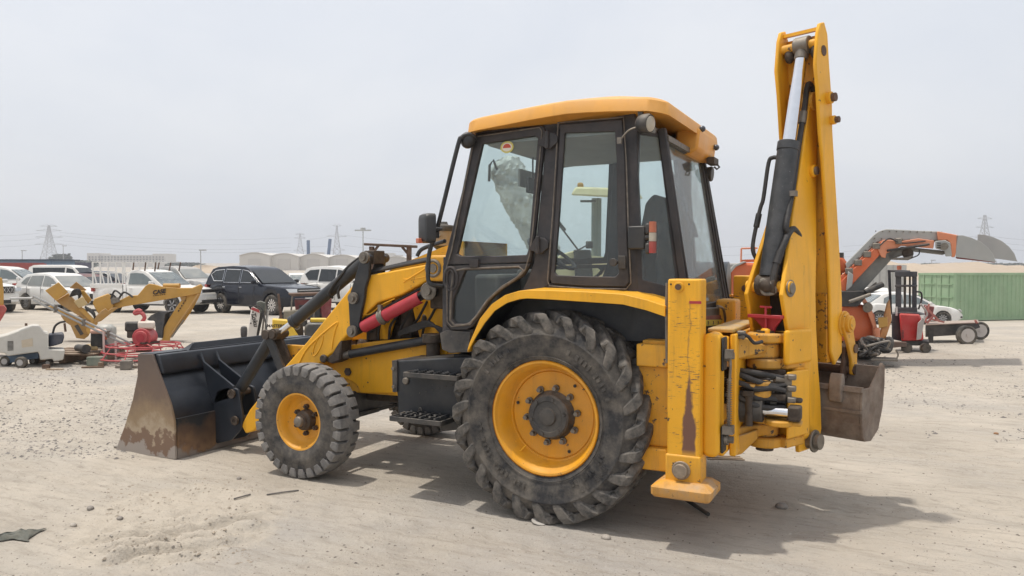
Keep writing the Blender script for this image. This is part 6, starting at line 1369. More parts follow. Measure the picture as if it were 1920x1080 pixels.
# ---------------- machine cut by the left picture edge
LE = empty('skip_loader', ground_at(-10, 14)); tag(LE, 'ochre upright and red hopper of a machine cut by the left picture edge', 'machine')
tp([(-8,519),(4,521),(7,545),(7,573),(-8,573)], 14, .15, 'upright', OCH, LE); tp([(-14,573),(8,573),(13,580),(6,594),(0,603),(-14,612)], 13.95, .5, 'hopper', mat('hopper_red', (.40,.06,.05), .5, dust=.4), LE)
tp([(-14,612),(-2,612),(-2,640),(-14,640)], 14, .4, 'base', CBK, LE); tp([(-14,640),(14,640),(14,658),(-14,658)], 14.1, .4, 'skid', GREASE, LE)
# ---------------- upright white-and-red unit, black canister, yellow cutter, red machine behind the bucket
UN = empty('cutter_unit', ground_at(482, 14.6)); tag(UN, 'upright white equipment cover with red top band and black lettering behind loader bucket', 'equipment cover')
tp([(471,578),(474,575),(486,581),(488,585),(479,640),(475,650),(458,650),(463,630)], 14.6, .14, 'cover', mat('cover_white', (.70,.66,.60), .5, dust=.35), UN, .02)
tp([(471,578),(474,575.5),(486,581),(487,587),(470,580)], 14.59, .012, 'red_band', mat('band_red', (.42,.06,.06), .5), UN, 0)
tp([(488,588),(495,586),(483,640),(479,640)], 14.66, .2, 'slot', CBK, UN); tp([(481,567),(488,564.5),(498,568),(497,582),(489,586),(482,578)], 14.62, .22, 'control_box', mat('box_grey_green', (.10,.11,.09), .6, dust=.3), UN)
tx('Toku', 477, 599, 14.585, .13, UN, TXD, -77, bold=.003); 
for a, b in ((473,584),(472,592),(469,605)): tp([(a,b),(a+2.5,b),(a+2.5,b+2.5),(a,b+2.5)], 14.59, .008, 'small_print', TXD, UN, 0)
tc((497,577),(490,640), 14.7, .02, 'frame_tube', STL, UN); tc((502,581),(496,640), 14.8, .025, 'frame_tube', mat('pale_tube', (.5,.48,.44), .5), UN); MB().tube(spline([dep(480,572,14.6)-UN.location, dep(490,577,14.55)-UN.location, dep(495,592,14.55)-UN.location, dep(501,622,14.5)-UN.location], 6), .011, 6).build('cable', HOSE, UN)
CN = empty('canister', ground_at(456, 13.8)); tag(CN, 'black rounded canister on a dark base beside the white-and-red cover', 'canister')
c = dep(457.5, 630, 13.8)-CN.location
MB().lathe([(-.30,.0),(-.30,.10),(-.12,.10),(-.03,.085),(-.02,.05),(.0,.055),(.03,.06),(.13,.06),(.165,.05),(.18,.025),(.183,0)], c, (0,0,1), 20).build('tank', mat('canister_black', (.03,.032,.04), .4, dust=.3), CN)
YC = empty('concrete_cutter', ground_at(545, 13.2)); tag(YC, 'bright yellow wedge-shaped machine cover with black engine behind the loader bucket', 'concrete cutter')
YCM = mat('cutter_yellow', (.74,.47,.03), .45, var=.08, dust=.25, dustcol=(.5,.42,.25))
tp([(510.5,599),(538,601),(545,609),(561,632),(561,642),(532,634),(510.5,624)], 13.2, .35, 'blade_guard', YCM, YC, .012)
tp([(526,634),(561,643),(561,650),(526,650)], 13.25, .3, 'skid', CBK, YC)
tx('MASTERPAC', 522, 611.5, 13.19, .075, YC, TXD, -1, bold=.002, name='lettering'); tx('MAST45', 545, 633.5, 13.19, .028, YC, TXD, -10, bold=.001)
tp([(571,612),(578,606),(612,606),(612,642),(571,640)], 13.3, .4, 'fuel_tank', mat('tank_dark_grey', (.05,.05,.048), .4, dust=.3), YC, .03)
tp([(582,598),(612,598),(612,604),(582,604)], 13.5, .3, 'frame_bar', YCM, YC); tc((571,601),(571,612), 13.4, .05, 'air_filter', CBK, YC); MB().cyl(dep(571,597,13.4)-YC.location, dep(571,601,13.4)-YC.location, .03, .055, n=12).build('filter_cap', STL, YC)
MB().tube([dep(557+5*math.cos(t), 613+5*math.sin(t), 13.3)-YC.location for t in [k*.5 for k in range(13)]], .012, 6).build('recoil_starter', STL, YC); tp([(550,606),(568,606),(570,645),(560,645)], 13.4, .3, 'engine', GREASE, YC)
RMC = empty('dumper', ground_at(590, 20)); tag(RMC, 'dark red rusty engine-driven machine behind the yellow cutter and loader arm', 'machine')
DRD = mat('dark_red_paint', (.17,.018,.022), .5, var=.25, dust=.3, chips=.2)
tp([(552,562),(610,562),(616,600),(556,600)], 20, .8, 'engine_cover', DRD, RMC); tp([(540,551),(610,549),(610,553),(548,556)], 19.8, .9, 'hood_lid', RUST, RMC); tp([(600,562),(622,560),(620,596),(604,598)], 19.7, .3, 'side_panel', DRD, RMC)
tp([(560,572),(600,572),(600,598),(565,598)], 19.95, .1, 'radiator', CBK, RMC); tp([(532,584),(560,582),(562,600),(532,600)], 19.6, .5, 'gearbox', mat('dusty_olive', (.20,.18,.13), .7, dust=.5), RMC); tp([(520,551),(524,551),(530,598),(524,598)], 19.6, .06, 'upright', RUST, RMC)
for a, b in (((548,556),(546,582)), ((590,562),(588,598))): tc(a, b, 19.65, .022, 'pipe', STL, RMC)
for px in (540, 600):
    c = dep(px, 612, 20.1)-RMC.location; c.z = .25; MB().cyl(c-FH*.1, c+FH*.1, .25, n=20).build('wheel', CTY, RMC)
# ---------------- rusty overhead frame behind the hood
GF = empty('overhead_frame', ground_at(733, 12.5)); tag(GF, 'rusty brown steel overhead frame with two braced posts behind the hood', 'steel frame')
tp([(682,455.5),(783,460),(783,465),(682,460)], 12.5, .08, 'beam', RUST, GF); 
for a in (694, 764):
    z = dep(a+3, 462, 12.5).z-GF.location.z; b = dep(a+3, 462, 12.54)-GF.location; MB().bx(b.x-.032, b.x+.032, b.y-.03, b.y+.03, 0, z).build('post', RUST, GF)
for a, b in (((710,460),(700,473)), ((754,463),(765,476))): MB().bar(dep(*a, 12.54)-GF.location, dep(*b, 12.54)-GF.location, .04).build('brace', RUST, GF)
for a in (694, 764): b = dep(a+3, 462, 12.54)-GF.location; MB().box((b.x, b.y, .05), (.3, .5, .08)).build('foot', RUST, GF)
# ---------------- compact roller with cream canopy, seen through the cab
RO = empty('road_roller', ground_at(1120, 10.5)); tag(RO, 'compact road roller with cream canopy seen through the cab windows', 'road roller')
CRM_ = mat('cream_plastic', (.62,.56,.33), .5, var=.08, dust=.3)
def rl_(pts, d, th, name, m, bevel=.02): return tp(pts, d, th, name, m, RO, bevel)
cn = [[dep(a, b, d)-RO.location for a, b, d in ring] for ring in (((1069,366,10.2),(1180,372,10.2),(1207,373,11.4),(1100,367,11.4)), ((1078,350,10.25),(1176,353,10.25),(1196,357,11.35),(1108,352,11.35)))]
MB().loft(cn).build('canopy', CRM_, RO, bevel=.03)
for px in (1115, 1122): tc((px,372),(px-1,520), 10.8, .045, 'canopy_post', mat('grey_post', (.20,.22,.20), .5), RO)
rl_([(1088,375),(1118,375),(1118,379),(1088,379)], 10.4, .05, 'light_bar', CBK, 0)
rl_([(1083,342),(1093,342),(1095,351),(1082,351)], 10.6, .06, 'beacon', OCH)
rl_([(1040,488),(1052,476),(1075,470),(1095,478),(1140,482),(1140,560),(1040,560)], 10.3, .9, 'bonnet', CRM_); rl_([(1075,468),(1108,468),(1112,520),(1078,520)], 10.2, .4, 'console', CBK)
tc((1047,420),(1085,470), 10.1, .012, 'mirror_arm', CBK, RO); rl_([(1040,412),(1048,412),(1062,430),(1058,436)], 10.1, .03, 'mirror', CBK); rl_([(1098,452),(1112,452),(1112,466),(1098,466)], 10.1, .03, 'mirror', CBK); tc((1075,474),(1100,460), 10.1, .01, 'mirror_arm', CBK, RO)
for px in (1040, 1150):
    c = dep(px, 600, 10.6)-RO.location; c.z = .36; MB().cyl(c-FH*.5, c+FH*.5, .36, n=28).build('drum', STL, RO)
rl_([(1030,560),(1160,560),(1150,640),(1040,640)], 10.4, .8, 'chassis', CBK)
# ---------------- wrapped discharge chute, seen through the door glass
WC = empty('wrapped_chute', ground_at(985, 11.5)); tag(WC, 'grey sheet-wrapped inclined chute of a machine seen through the cab door glass', 'chute')
rr = []
path = spline([dep(940,298,11.5), dep(955,330,11.5), dep(975,375,11.5), dep(1003,430,11.5), dep(1030,490,11.5)], 9)
for i, p in enumerate(path):
    u = i/(len(path)-1); r0_ = .10+.16*smooth(0, .12, u)-.05*smooth(.4, 1, u)
    t = (path[min(i+1, len(path)-1)]-path[max(i-1, 0)]).normalized(); X = t.cross(FH).normalized()
    rr.append([p-WC.location+(X*math.cos(a)+FH*math.sin(a))*(r0_*(.93+.10*noise.noise(V(math.cos(a)*2.2, math.sin(a)*2.2, i*.35)))+.030*abs(math.sin(5*a+i*.9))**3+.022*math.sin(9*a-i*2.3)*math.sin(i*1.1)) for a in [2*math.pi*k/44 for k in range(44)]])
MB().loft(rr).build('sheet_wrap', mat('grey_sheet', (.46,.47,.45), .6, var=.35, scale=5, bump=.5, bscale=9), WC, smooth=35)
MB().tube([dep(917,340,11.3)-WC.location, dep(918,310,11.3)-WC.location, dep(925,300,11.3)-WC.location, dep(932,318,11.3)-WC.location], .02, 6).build('bracket', CBK, WC)
tp([(985,480),(1060,480),(1060,650),(985,650)], 11.4, .8, 'machine_body', mat('grey_machine', (.30,.30,.28), .6, dust=.3), WC)
# ---------------- orange cold milling machine with conveyor on the right
MM = empty('milling_machine', ground_at(1500, 13.8)); tag(MM, 'orange cold milling machine with long grey and orange discharge conveyor', 'milling machine')
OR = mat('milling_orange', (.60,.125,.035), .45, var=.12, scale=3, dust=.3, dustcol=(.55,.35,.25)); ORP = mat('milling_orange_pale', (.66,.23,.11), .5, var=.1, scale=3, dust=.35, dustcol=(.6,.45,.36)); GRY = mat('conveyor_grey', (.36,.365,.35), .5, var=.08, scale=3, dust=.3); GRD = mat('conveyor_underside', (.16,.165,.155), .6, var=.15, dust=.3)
def mm(pts, d, th, name, m, bevel=.012): return tp(pts, d, th, name, m, MM, bevel)
# conveyor trough
mm([(1585,494),(1638,440),(1648,433),(1662,429),(1720,432),(1768,434),(1762,451),(1715,451),(1660,450),(1645,454),(1630,468),(1588,506)], 12.9, 1.0, 'trough_cover', GRY, .015)
mm([(1572,532),(1640,464),(1648,462),(1655,472),(1582,551)], 12.85, .06, 'side_beam', OR); mm([(1573,520),(1645,456),(1655,450),(1660,452),(1648,466),(1576,530)], 12.88, .05, 'side_rail', OR)
mm([(1645,466),(1655,450),(1660,449),(1690,452),(1722,447),(1752,451),(1750,466),(1690,461),(1675,469),(1662,475),(1660,484),(1652,482)], 12.83, .08, 'hinge_bracket', ORP)
mm([(1577,545),(1650,475),(1668,470),(1690,466),(1612,552),(1600,570),(1577,570)], 12.95, .95, 'trough_underside', GRD); mm([(1690,462),(1770,470),(1772,477),(1712,470),(1680,482),(1668,487),(1664,480)], 12.95, .9, 'head_underside', GRD)
mm([(1577,546),(1600,546),(1625,545),(1645,530),(1625,556),(1608,575),(1577,575)], 12.7, .8, 'support_frame', CBK); tc((1622,548),(1655,533), 12.7, .05, 'fold_ram', CBK, MM); tc((1592,566),(1632,552), 12.6, .03, 'strut', STL, MM)
mm([(1757,433.5),(1792,440),(1798,441),(1791,481),(1784,481),(1782,456),(1776,450),(1758,450)], 12.85, 1.05, 'head_section', ORP)
mm([(1753,452),(1772,450),(1782,455),(1785,480),(1773,481),(1770,470),(1754,466)], 12.8, .06, 'motor_plate', GRY); MB().cyl(dep(1771,462,12.8)-MM.location, dep(1771,462,12.7)-MM.location, .06, n=16).build('belt_motor', STL, MM)
for k in range(3): tp([(1757,455+k*4),(1764,455+k*4),(1764,456.5+k*4),(1757,456.5+k*4)], 12.795, .006, 'vent_slot', CBK, MM, 0)
def hoodshape(d, name, sh=0): 
    pts = [(1793,441),(1806,441.5),(1822,446),(1838,453),(1852,464),(1862,477),(1866,488),(1868,492),(1840,488),(1792,482)]; return mm([(a+sh, b-(1.5 if sh else 0)) for a, b in pts], d, .03, name, GRY, .004)
hoodshape(12.85, 'chute_side'); hoodshape(13.95, 'chute_side', 40)
tp2 = [dep(a, b, 12.9)-MM.location for a, b in [(1793,441),(1806,441.5),(1822,446),(1824,448),(1806,444),(1793,444)]]; MB().prism(tp2, radial(tp2, MM)*1.05).build('chute_top', mat('chute_dark_red', (.22,.03,.03), .5), MM)
lp_ = [dep(a, b, 12.9)-MM.location for a, b in [(1792,480),(1866,489),(1866,492),(1792,484)]]
MB().prism(lp_, radial(lp_, MM)*1.05).build('chute_lip', mat('chute_dark_red', (.22,.03,.03), .5), MM)
MB().cyl(dep(1702,475,12.9)-MM.location, dep(1702,475,13.7)-MM.location, .09, n=18).build('drum_pulley', GREASE, MM); mm([(1672,484),(1700,482),(1712,478),(1712,484),(1702,488),(1672,487)], 12.85, .1, 'pulley_arm', STL)
MB().tube(spline([dep(1708,484,12.85)-MM.location, dep(1722,478,12.85)-MM.location, dep(1724,468,12.85)-MM.location], 5), .01, 6).build('cable', HOSE, MM)
for k in range(4): p = dep(1592+k*17, 508-k*15.5, 12.86)-MM.location; MB().box(p, (.12, .06, .10)).build('belt_clamp', STL, MM, bevel=.01)
MB().box(dep(1685,452,12.8)-MM.location, (.10, .08, .10)).build('hinge_knuckle', STL, MM, bevel=.015)
mm([(1586,546),(1590,508),(1600,515),(1598,536)], 12.8, .06, 'lock_plate', GRY)
for a, b in [(1642+k*13, 433.5+k*.2) for k in range(9)]+[(1640+k*13, 447+k*.4) for k in range(9)]+[(1596+k*7, 497-k*7) for k in range(7)]+[(1798+k*.2, 446+k*6) for k in range(6)]: MB().cyl(dep(a, b, 12.9)-MM.location, dep(a, b, 12.87)-MM.location, .012, n=6).build('bolt', STL, MM, smooth=0)
MB().cyl(dep(1664,470,12.8)-MM.location, dep(1742,458,12.78)-MM.location, .022, n=10).build('tension_ram', CBK, MM); MB().tube(spline([dep(1650,460,12.8)-MM.location, dep(1668,447,12.78)-MM.location, dep(1690,456,12.78)-MM.location, dep(1735,452,12.8)-MM.location], 6), .012, 6).build('hose', HOSE, MM)
# main hull of the machine
hb = [[dep(a, b, 13.3)-MM.location+FH*q for a, b in [(1572,572),(1618,571),(1632,575),(1642,590),(1645,612),(1640,640),(1572,640)]] for q in (0, 1.6)]
MB().loft(hb).build('drum_housing', OR, MM, bevel=.06, seg=3)
mm([(1612,557),(1620,556),(1634,580),(1644,612),(1644,632),(1636,640),(1636,612),(1626,584)], 13.2, .1, 'hood_edge', ORP); MB().lathe([(0,.07),(.03,.09),(.05,.085),(.055,0)], dep(1625,576,13.15)-MM.location, -FH+V(0,0,-.1), 20).build('work_lamp', STL, MM)
mm([(1367,505),(1378,495),(1395,492),(1580,500),(1580,640),(1367,640)], 13.6, 1.8, 'hull', OR, .05)
mm([(1364,510),(1376,496),(1394,490),(1400,491),(1380,500),(1370,512),(1367,545),(1363,545)], 13.5, .2, 'hull_trim', GRY)
mm([(1562,482),(1580,480),(1588,492),(1590,510),(1562,516)], 13.4, .6, 'exhaust_cover', OR, .05); tc((1572,486),(1572,474), 13.5, .09, 'exhaust_cap', CBK, MM)
for a, b in (((1389,500),(1390,466)), ((1415,500),(1415,463))): tc(a, b, 13.7, .016, 'rail_post', ORP, MM)
tc((1390,466),(1420,465), 13.7, .016, 'hand_rail', ORP, MM); mm([(1391,487),(1418,486),(1418,491),(1391,492)], 13.7, .02, 'kick_plate', OR, 0)
for px in (1400, 1590): 
    c = dep(px, 660, 13.9)-MM.location; MB().bx(c.x-.5, c.x+.5, c.y-.2, c.y+.2, 0, .5).build('track', CTY, MM, bevel=.15)
# cable heap and skid by the machine
HP = empty('hose_heap', ground_at(1625, 12.9)); tag(HP, 'tangled heap of grey hoses and dark hydraulic parts on the ground', 'hose heap')
rnd = random.Random(11)
for k in range(9):
    pts = [dep(rnd.uniform(1610, 1672), rnd.uniform(632, 668), 12.8+rnd.uniform(-.3, .3))-HP.location for _ in range(6)]
    for q in pts: q.z = max(q.z, .03)
    MB().tube(spline(pts, 6), .014+.006*rnd.random(), 7).build('hose', mat('grey_hose', (.22,.20,.18), .8, var=.3, dust=.4) if k % 2 else HOSE, HP)
tp([(1608,640),(1632,636),(1648,640),(1655,655),(1650,668),(1615,668)], 13.0, .4, 'pump_block', BLKD, HP, .04); tp([(1650,640),(1668,632),(1678,640),(1672,662),(1652,664)], 13.1, .4, 'gearbox', BLKD, HP, .05)
tp([(1606,652),(1640,660),(1640,664),(1606,657)], 12.8, .1, 'beam', GRY, HP); tp([(1634,672),(1684,674),(1684,678),(1634,676)], 12.6, .3, 'skid_plate', STL, HP); MB().tube(spline([dep(1678,676,12.6)-HP.location, dep(1684,666,12.6)-HP.location, dep(1680,656,12.6)-HP.location], 4), .012, 6).build('hoop', STL, HP)
tp([(1645,640),(1654,606),(1662,570),(1668,560),(1672,600),(1664,625),(1658,642)], 13.2, .2, 'valve_stack', mat('dirty_orange', (.48,.21,.06), .6, var=.3, dust=.4), HP, .03); tp([(1646,596),(1664,594),(1665,612),(1648,616)], 13.15, .15, 'valve_box', OCH, HP); tp([(1636,616),(1650,614),(1650,650),(1640,640)], 13.1, .15, 'hydraulic_motor', ORP, HP, .04)
# ---------------- red pallet stacker
ST = empty('pallet_stacker', ground_at(1700, 15.2)); tag(ST, 'red electric pallet stacker with dark grey twin mast and orange beacon', 'forklift')
NVY = mat('mast_dark', (.045,.048,.06), .5, var=.2, dust=.3); RDM = mat('stacker_red', (.55,.03,.03), .35, var=.1, dust=.25)
for a, b in ((1679,1690), (1710,1719)): tp([(a,510),(b,510),(b,585),(a,585)], 15.2, .14, 'mast_rail', NVY, ST)
for a, b in ((1694,1699), (1704,1708)): tp([(a,512),(b,512),(b,580),(a,580)], 15.35, .1, 'inner_rail', mat('greasy_mast', (.14,.13,.11), .5, dust=.4), ST)
for y0, y1 in ((509,519), (534,538), (577,588)): tp([(1678,y0),(1720,y0),(1720,y1),(1678,y1)], 15.15, .2, 'mast_bridge', NVY, ST)
tp([(1672,588),(1690,585),(1720,586),(1735,590),(1700,592),(1690,640),(1672,636)], 15.1, .5, 'mast_base', NVY, ST); tp([(1664,506),(1670,506),(1673,590),(1668,590)], 15.4, .08, 'guard_post', NVY, ST); tp([(1664,506),(1707,507),(1707,510),(1664,510)], 15.4, .5, 'guard_bar', NVY, ST)
MB().cyl(dep(1686,506,15.3)-ST.location, dep(1686,498,15.3)-ST.location, .045, n=14).build('beacon', ORL, ST)
tp([(1686,588),(1724,590),(1728,600),(1732,638),(1690,640)], 14.95, .6, 'battery_cover', RDM, ST, .03)
for k in range(6): tp([(1690,620+k*2.6),(1695,620+k*2.6),(1695,621.2+k*2.6),(1690,621.2+k*2.6)], 14.945, .006, 'vent_slot', CBK, ST, 0)
tp([(1721,606),(1731,596),(1734,598),(1727,636),(1718,638)], 14.8, .12, 'tiller', mat('pale_grey_tiller', (.45,.42,.40), .5, dust=.3), ST); MB().tube(spline([dep(1730,598,14.8)-ST.location, dep(1738,590,14.8)-ST.location, dep(1734,580,14.8)-ST.location, dep(1726,570,14.8)-ST.location], 5), .02, 8).build('tiller_handle', mat('pale_grey_tiller', (.45,.42,.40), .5, dust=.3), ST)
MB().tube(spline([dep(1719,547,15.1)-ST.location, dep(1727,549,15.1)-ST.location, dep(1728,562,15.1)-ST.location, dep(1722,580,15.1)-ST.location], 6), .018, 7).build('hose', HOSE, ST)
tp([(1679,575),(1683,575),(1683,592),(1679,592)], 15.08, .01, 'label_strip', PLT, ST, 0); tp([(1690,638),(1742,640),(1742,648),(1690,648)], 15.0, .5, 'chassis', CBK, ST)
for px in (1735, 1700): c = dep(px, 652, 14.9)-ST.location; c.z = .09; MB().cyl(c-FH*.05, c+FH*.05, .09, n=18).build('wheel', CTY, ST)
tp([(1640,640),(1700,642),(1700,650),(1640,655)], 14.8, .16, 'fork', mat('fork_brown', (.13,.09,.07), .6), ST)
# ---------------- dark low trailer chassis
TL = empty('trailer_chassis', ground_at(1790, 16.8)); tag(TL, 'low dark trailer chassis with red frame tubes and pale-hubbed wheels', 'trailer')
tp([(1735,610),(1835,606),(1838,614),(1800,628),(1735,632)], 16.9, .9, 'chassis_beam', mat('chassis_dark', (.05,.045,.045), .6, dust=.35), TL); tp([(1735,608),(1836,604),(1836,606),(1735,610.5)], 16.85, .9, 'deck_frame', mat('deck_dusty', (.30,.22,.19), .7, dust=.7), TL)
for px, d in ((1812, 16.6), (1836, 17.8)):
    c = dep(px, 630, d)-TL.location; c.z = .21; w = MB().cyl(c-FH*.06, c+FH*.06, .15, n=24).cyl(c-FH*.075, c-FH*.06, .04, n=10).build('wheel', mat('pale_hub', (.50,.46,.43), .6, dust=.3), TL); MB().lathe([(-.06,.15),(-.065,.19),(-.05,.212),(.05,.212),(.065,.19),(.06,.15)], c, FH, 28).build('tyre', CTY, w)
for a, b in (((1735,575),(1762,603)), ((1742,570),(1735,605)), ((1745,598),(1770,604)), ((1752,590),(1738,606)), ((1828,600),(1832,606))): MB().bar(dep(*a, 16.7)-TL.location, dep(*b, 16.7)-TL.location, .035).build('frame_tube', mat('faded_red_frame', (.40,.12,.10), .6, dust=.5), TL)
tp([(1732,572),(1752,576),(1748,595),(1735,600)], 16.9, .3, 'axle_unit', DRD, TL)
c = dep(1745, 640, 16.9)-TL.location; MB().bx(c.x-.05, c.x+.05, c.y-.05, c.y+.05, 0, .3).build('parking_leg', CBK, TL)
# ---------------- green shipping container
GC = mat('container_green', (.28,.41,.25), .6, var=.14, scale=1.2, dust=.55, dustcol=(.42,.46,.33), chips=.06, chipcol=(.22,.12,.07))
pA, pB = dep(1790, 605, 40), dep(1990, 607, 41.5); ax = (V(pB.x, pB.y, 0)-V(pA.x, pA.y, 0)).normalized(); oth = V(-ax.y, ax.x, 0)
pD = dep(1724, 600, 42.2); dv = V(pD.x-pA.x, pD.y-pA.y, 0)
CO = empty('shipping_container', (pA.x, pA.y, gz(pA.x, pA.y, False)-.02)); tag(CO, 'weathered green corrugated shipping container on the right', 'container')
Hc, Lc = 2.55, 12.2; dn = dv.normalized(); Wc = 2.44
zz = V(0,0,1)
def cp(a, b, c): return ax*a+dn*b+zz*c
pts = []
nc = 44
for k in range(nc):
    x0 = .12+(Lc-.24)*k/nc; w = (Lc-.24)/nc
    pts += [(x0, 0.), (x0+w*.3, 0.), (x0+w*.45, .04), (x0+w*.85, .04)]
pts.append((Lc-.12, 0.))
MB().loft([[cp(a, b+.02, .16), cp(a, b+.02, Hc-.1), cp(a, b+.05, Hc-.1), cp(a, b+.05, .16)] for a, b in pts]).build('corrugated_side', GC, CO, smooth=0)
MB().add([cp(0,0,Hc-.02), cp(Lc,0,Hc-.02), cp(Lc,Wc,Hc-.02), cp(0,Wc,Hc-.02), cp(0,0,Hc-.08), cp(Lc,0,Hc-.08), cp(Lc,Wc,Hc-.08), cp(0,Wc,Hc-.08)], [(0,1,2,3), (4,7,6,5), (0,4,5,1), (1,5,6,2), (2,6,7,3), (3,7,4,0)]).build('roof', GC, CO)
for a in (.06, Lc-.06):
    for b in (.06, Wc-.06): MB().bar(cp(a, b, .0), cp(a, b, Hc), .13).build('corner_post', GC, CO)
for b in (.05, Wc-.05):
    for c in (.1, Hc-.06): MB().bar(cp(0, b, c), cp(Lc, b, c), .12).build('rail', GC, CO)
for c in (.1, Hc-.06): MB().bar(cp(.05, 0, c), cp(.05, Wc, c), .12).build('rail', GC, CO)
for k in range(2):
    b0 = .12+k*1.12
    MB().prism([cp(.03, b0, .18), cp(.03, b0+1.1, .18), cp(.03, b0+1.1, Hc-.12), cp(.03, b0, Hc-.12)], ax*.04).build('door', GC, CO, bevel=.01)
    for q in (.3, .8): MB().cyl(cp(-.0, b0+q, .1), cp(-.0, b0+q, Hc-.08), .025, n=8).build('lock_rod', GC, CO)
    for c in (.55, 1.25, 1.95): MB().bar(cp(.01, b0+.05, c), cp(.01, b0+1.05, c), .05).build('door_rib', GC, CO)
MB().prism([cp(Lc-.05,0,.16), cp(Lc-.05,Wc,.16), cp(Lc-.05,Wc,Hc-.1), cp(Lc-.05,0,Hc-.1)], -ax*.03).prism([cp(.1,Wc-.03,.16), cp(Lc-.1,Wc-.03,.16), cp(Lc-.1,Wc-.03,Hc-.1), cp(.1,Wc-.03,Hc-.1)], -dn*.03).build('far_walls', GC, CO)
# ---------------- things on the sand near the camera
p = gat(32, 1003)
cl = []; nU, nV = 15, 11
rag = MB()
for j in range(nV):
    for i in range(nU):
        u, v = i/(nU-1)-.5, j/(nV-1)-.5
        q = p+RT*(u*.20*(1-.5*v)+.05*noise.noise(V(u*3, v*3, 1)))+FH*(v*.17*(1+.5*u)+.07*u+.05*noise.noise(V(u*4, v*2, 5)))
        e = max(abs(u), abs(v))*2
        q.z = gz(q.x, q.y)+.006+(1-e**2)*.02*(1+.9*noise.noise(V(u*5, v*5, 3)))+.06*abs(noise.noise(V(u*5+3, v*4+u*3, 8)))*(1-.7*e**4)
        rag.v.append(q)
for j in range(nV-1):
    for i in range(nU-1): a = j*nU+i; rag.f.append((a, a+1, a+nU+1, a+nU))
ro = rag.build('rag', mat('rag_grey', (.075,.085,.075), .9, var=.25, scale=12, dust=.2), None, smooth=60); so_ = ro.modifiers.new('solid', 'SOLIDIFY'); so_.thickness = .004; ss_ = ro.modifiers.new('sub', 'SUBSURF'); ss_.levels = 2; ss_.render_levels = 2
tag(ro, 'crumpled dark grey rag lying on the sand at lower left', 'rag')
a, b = gat(1272, 935), gat(1328, 970); a.z = gz(a.x, a.y)+.03; b.z = gz(b.x, b.y)+.02
tag(MB().cyl(a, b, .014, n=12).build('pipe_offcut', CBK, None), 'short black pipe offcut lying under the stabiliser foot', 'pipe')
for s_, e_, lab in (((438, 934), (470, 930), 'short grey stick lying on the sand below the front wheel'), ((500, 929), (560, 921), 'long thin grey stick lying on the sand below the front wheel')):
    a, b = gat(*s_), gat(*e_); a.z = gz(a.x, a.y)+.006; b.z = gz(b.x, b.y)+.006
    tag(MB().tube(spline([a, a.lerp(b, .5)+V(.01,.01,.003), b], 4), .0055, 6).build('stick', mat('stick_grey', (.14,.13,.12), .9), None), lab, 'stick')
def rock(px, py, r, lab, m):
    q = gat(px, py); q.z = gz(q.x, q.y); o = MB().ball((0,0,0), (r, r*.8, r*.6), 9, 6)
    for v in o.v: v *= 1+.25*noise.noise(v*14+V(px, py, 0))
    ob = o.build('stone', m, None, smooth=60); ob.location = q+V(0,0,r*.25); tag(ob, lab, 'stone', 'loose stones on the sand')
SM1 = mat('stone_grey', (.24,.22,.20), .9, var=.3, scale=20, dust=.3); SM2 = mat('stone_pale', (.40,.36,.31), .9, var=.3, scale=20)
rock(1466, 951, .045, 'grey stone in the shadow right of the stabiliser foot', SM1); rock(1137, 1010, .032, 'pale brown stone in front of the rear wheel', SM2); rock(448, 898, .022, 'dark small stone on the sand below the front wheel', SM1)
rock(170, 955, .028, 'grey stone left of the churned sand patch', SM1); rock(137, 982, .024, 'pale stone right of the rag', SM2); rock(1868, 815, .024, 'brown stone on the sand at right', mat('stone_brown', (.30,.17,.09), .9)); rock(225, 970, .024, 'grey stone at the edge of the churned sand', SM1)
pa_ = gat(1010, 982); pm = MB().prism([V(.05*math.cos(t), .05*math.sin(t)*.8, 0) for t in [2*math.pi*k/18 for k in range(18)]], (0,0,.004)); o = pm.build('lid', mat('clear_lid', (.45,.42,.38), .4), None, smooth=0); o.location = V(pa_.x, pa_.y, gz(pa_.x, pa_.y)+.012); o.rotation_euler = (.12, .2, 0); tag(o, 'dusty round plastic lid lying in front of the rear wheel', 'lid')
for k in range(3):
    a, b = gat(1318+k*4, 853+k*4), gat(1388+k*4, 856+k*3); a.z = gz(a.x, a.y)+.006; b.z = gz(b.x, b.y)+.006
    tag(MB().bar(a, b, .02, .008).build('lath', WDL, None), ['topmost', 'middle', 'lowest'][k]+' of three thin wooden laths on the sand below the backhoe', 'lath', 'laths on the sand')
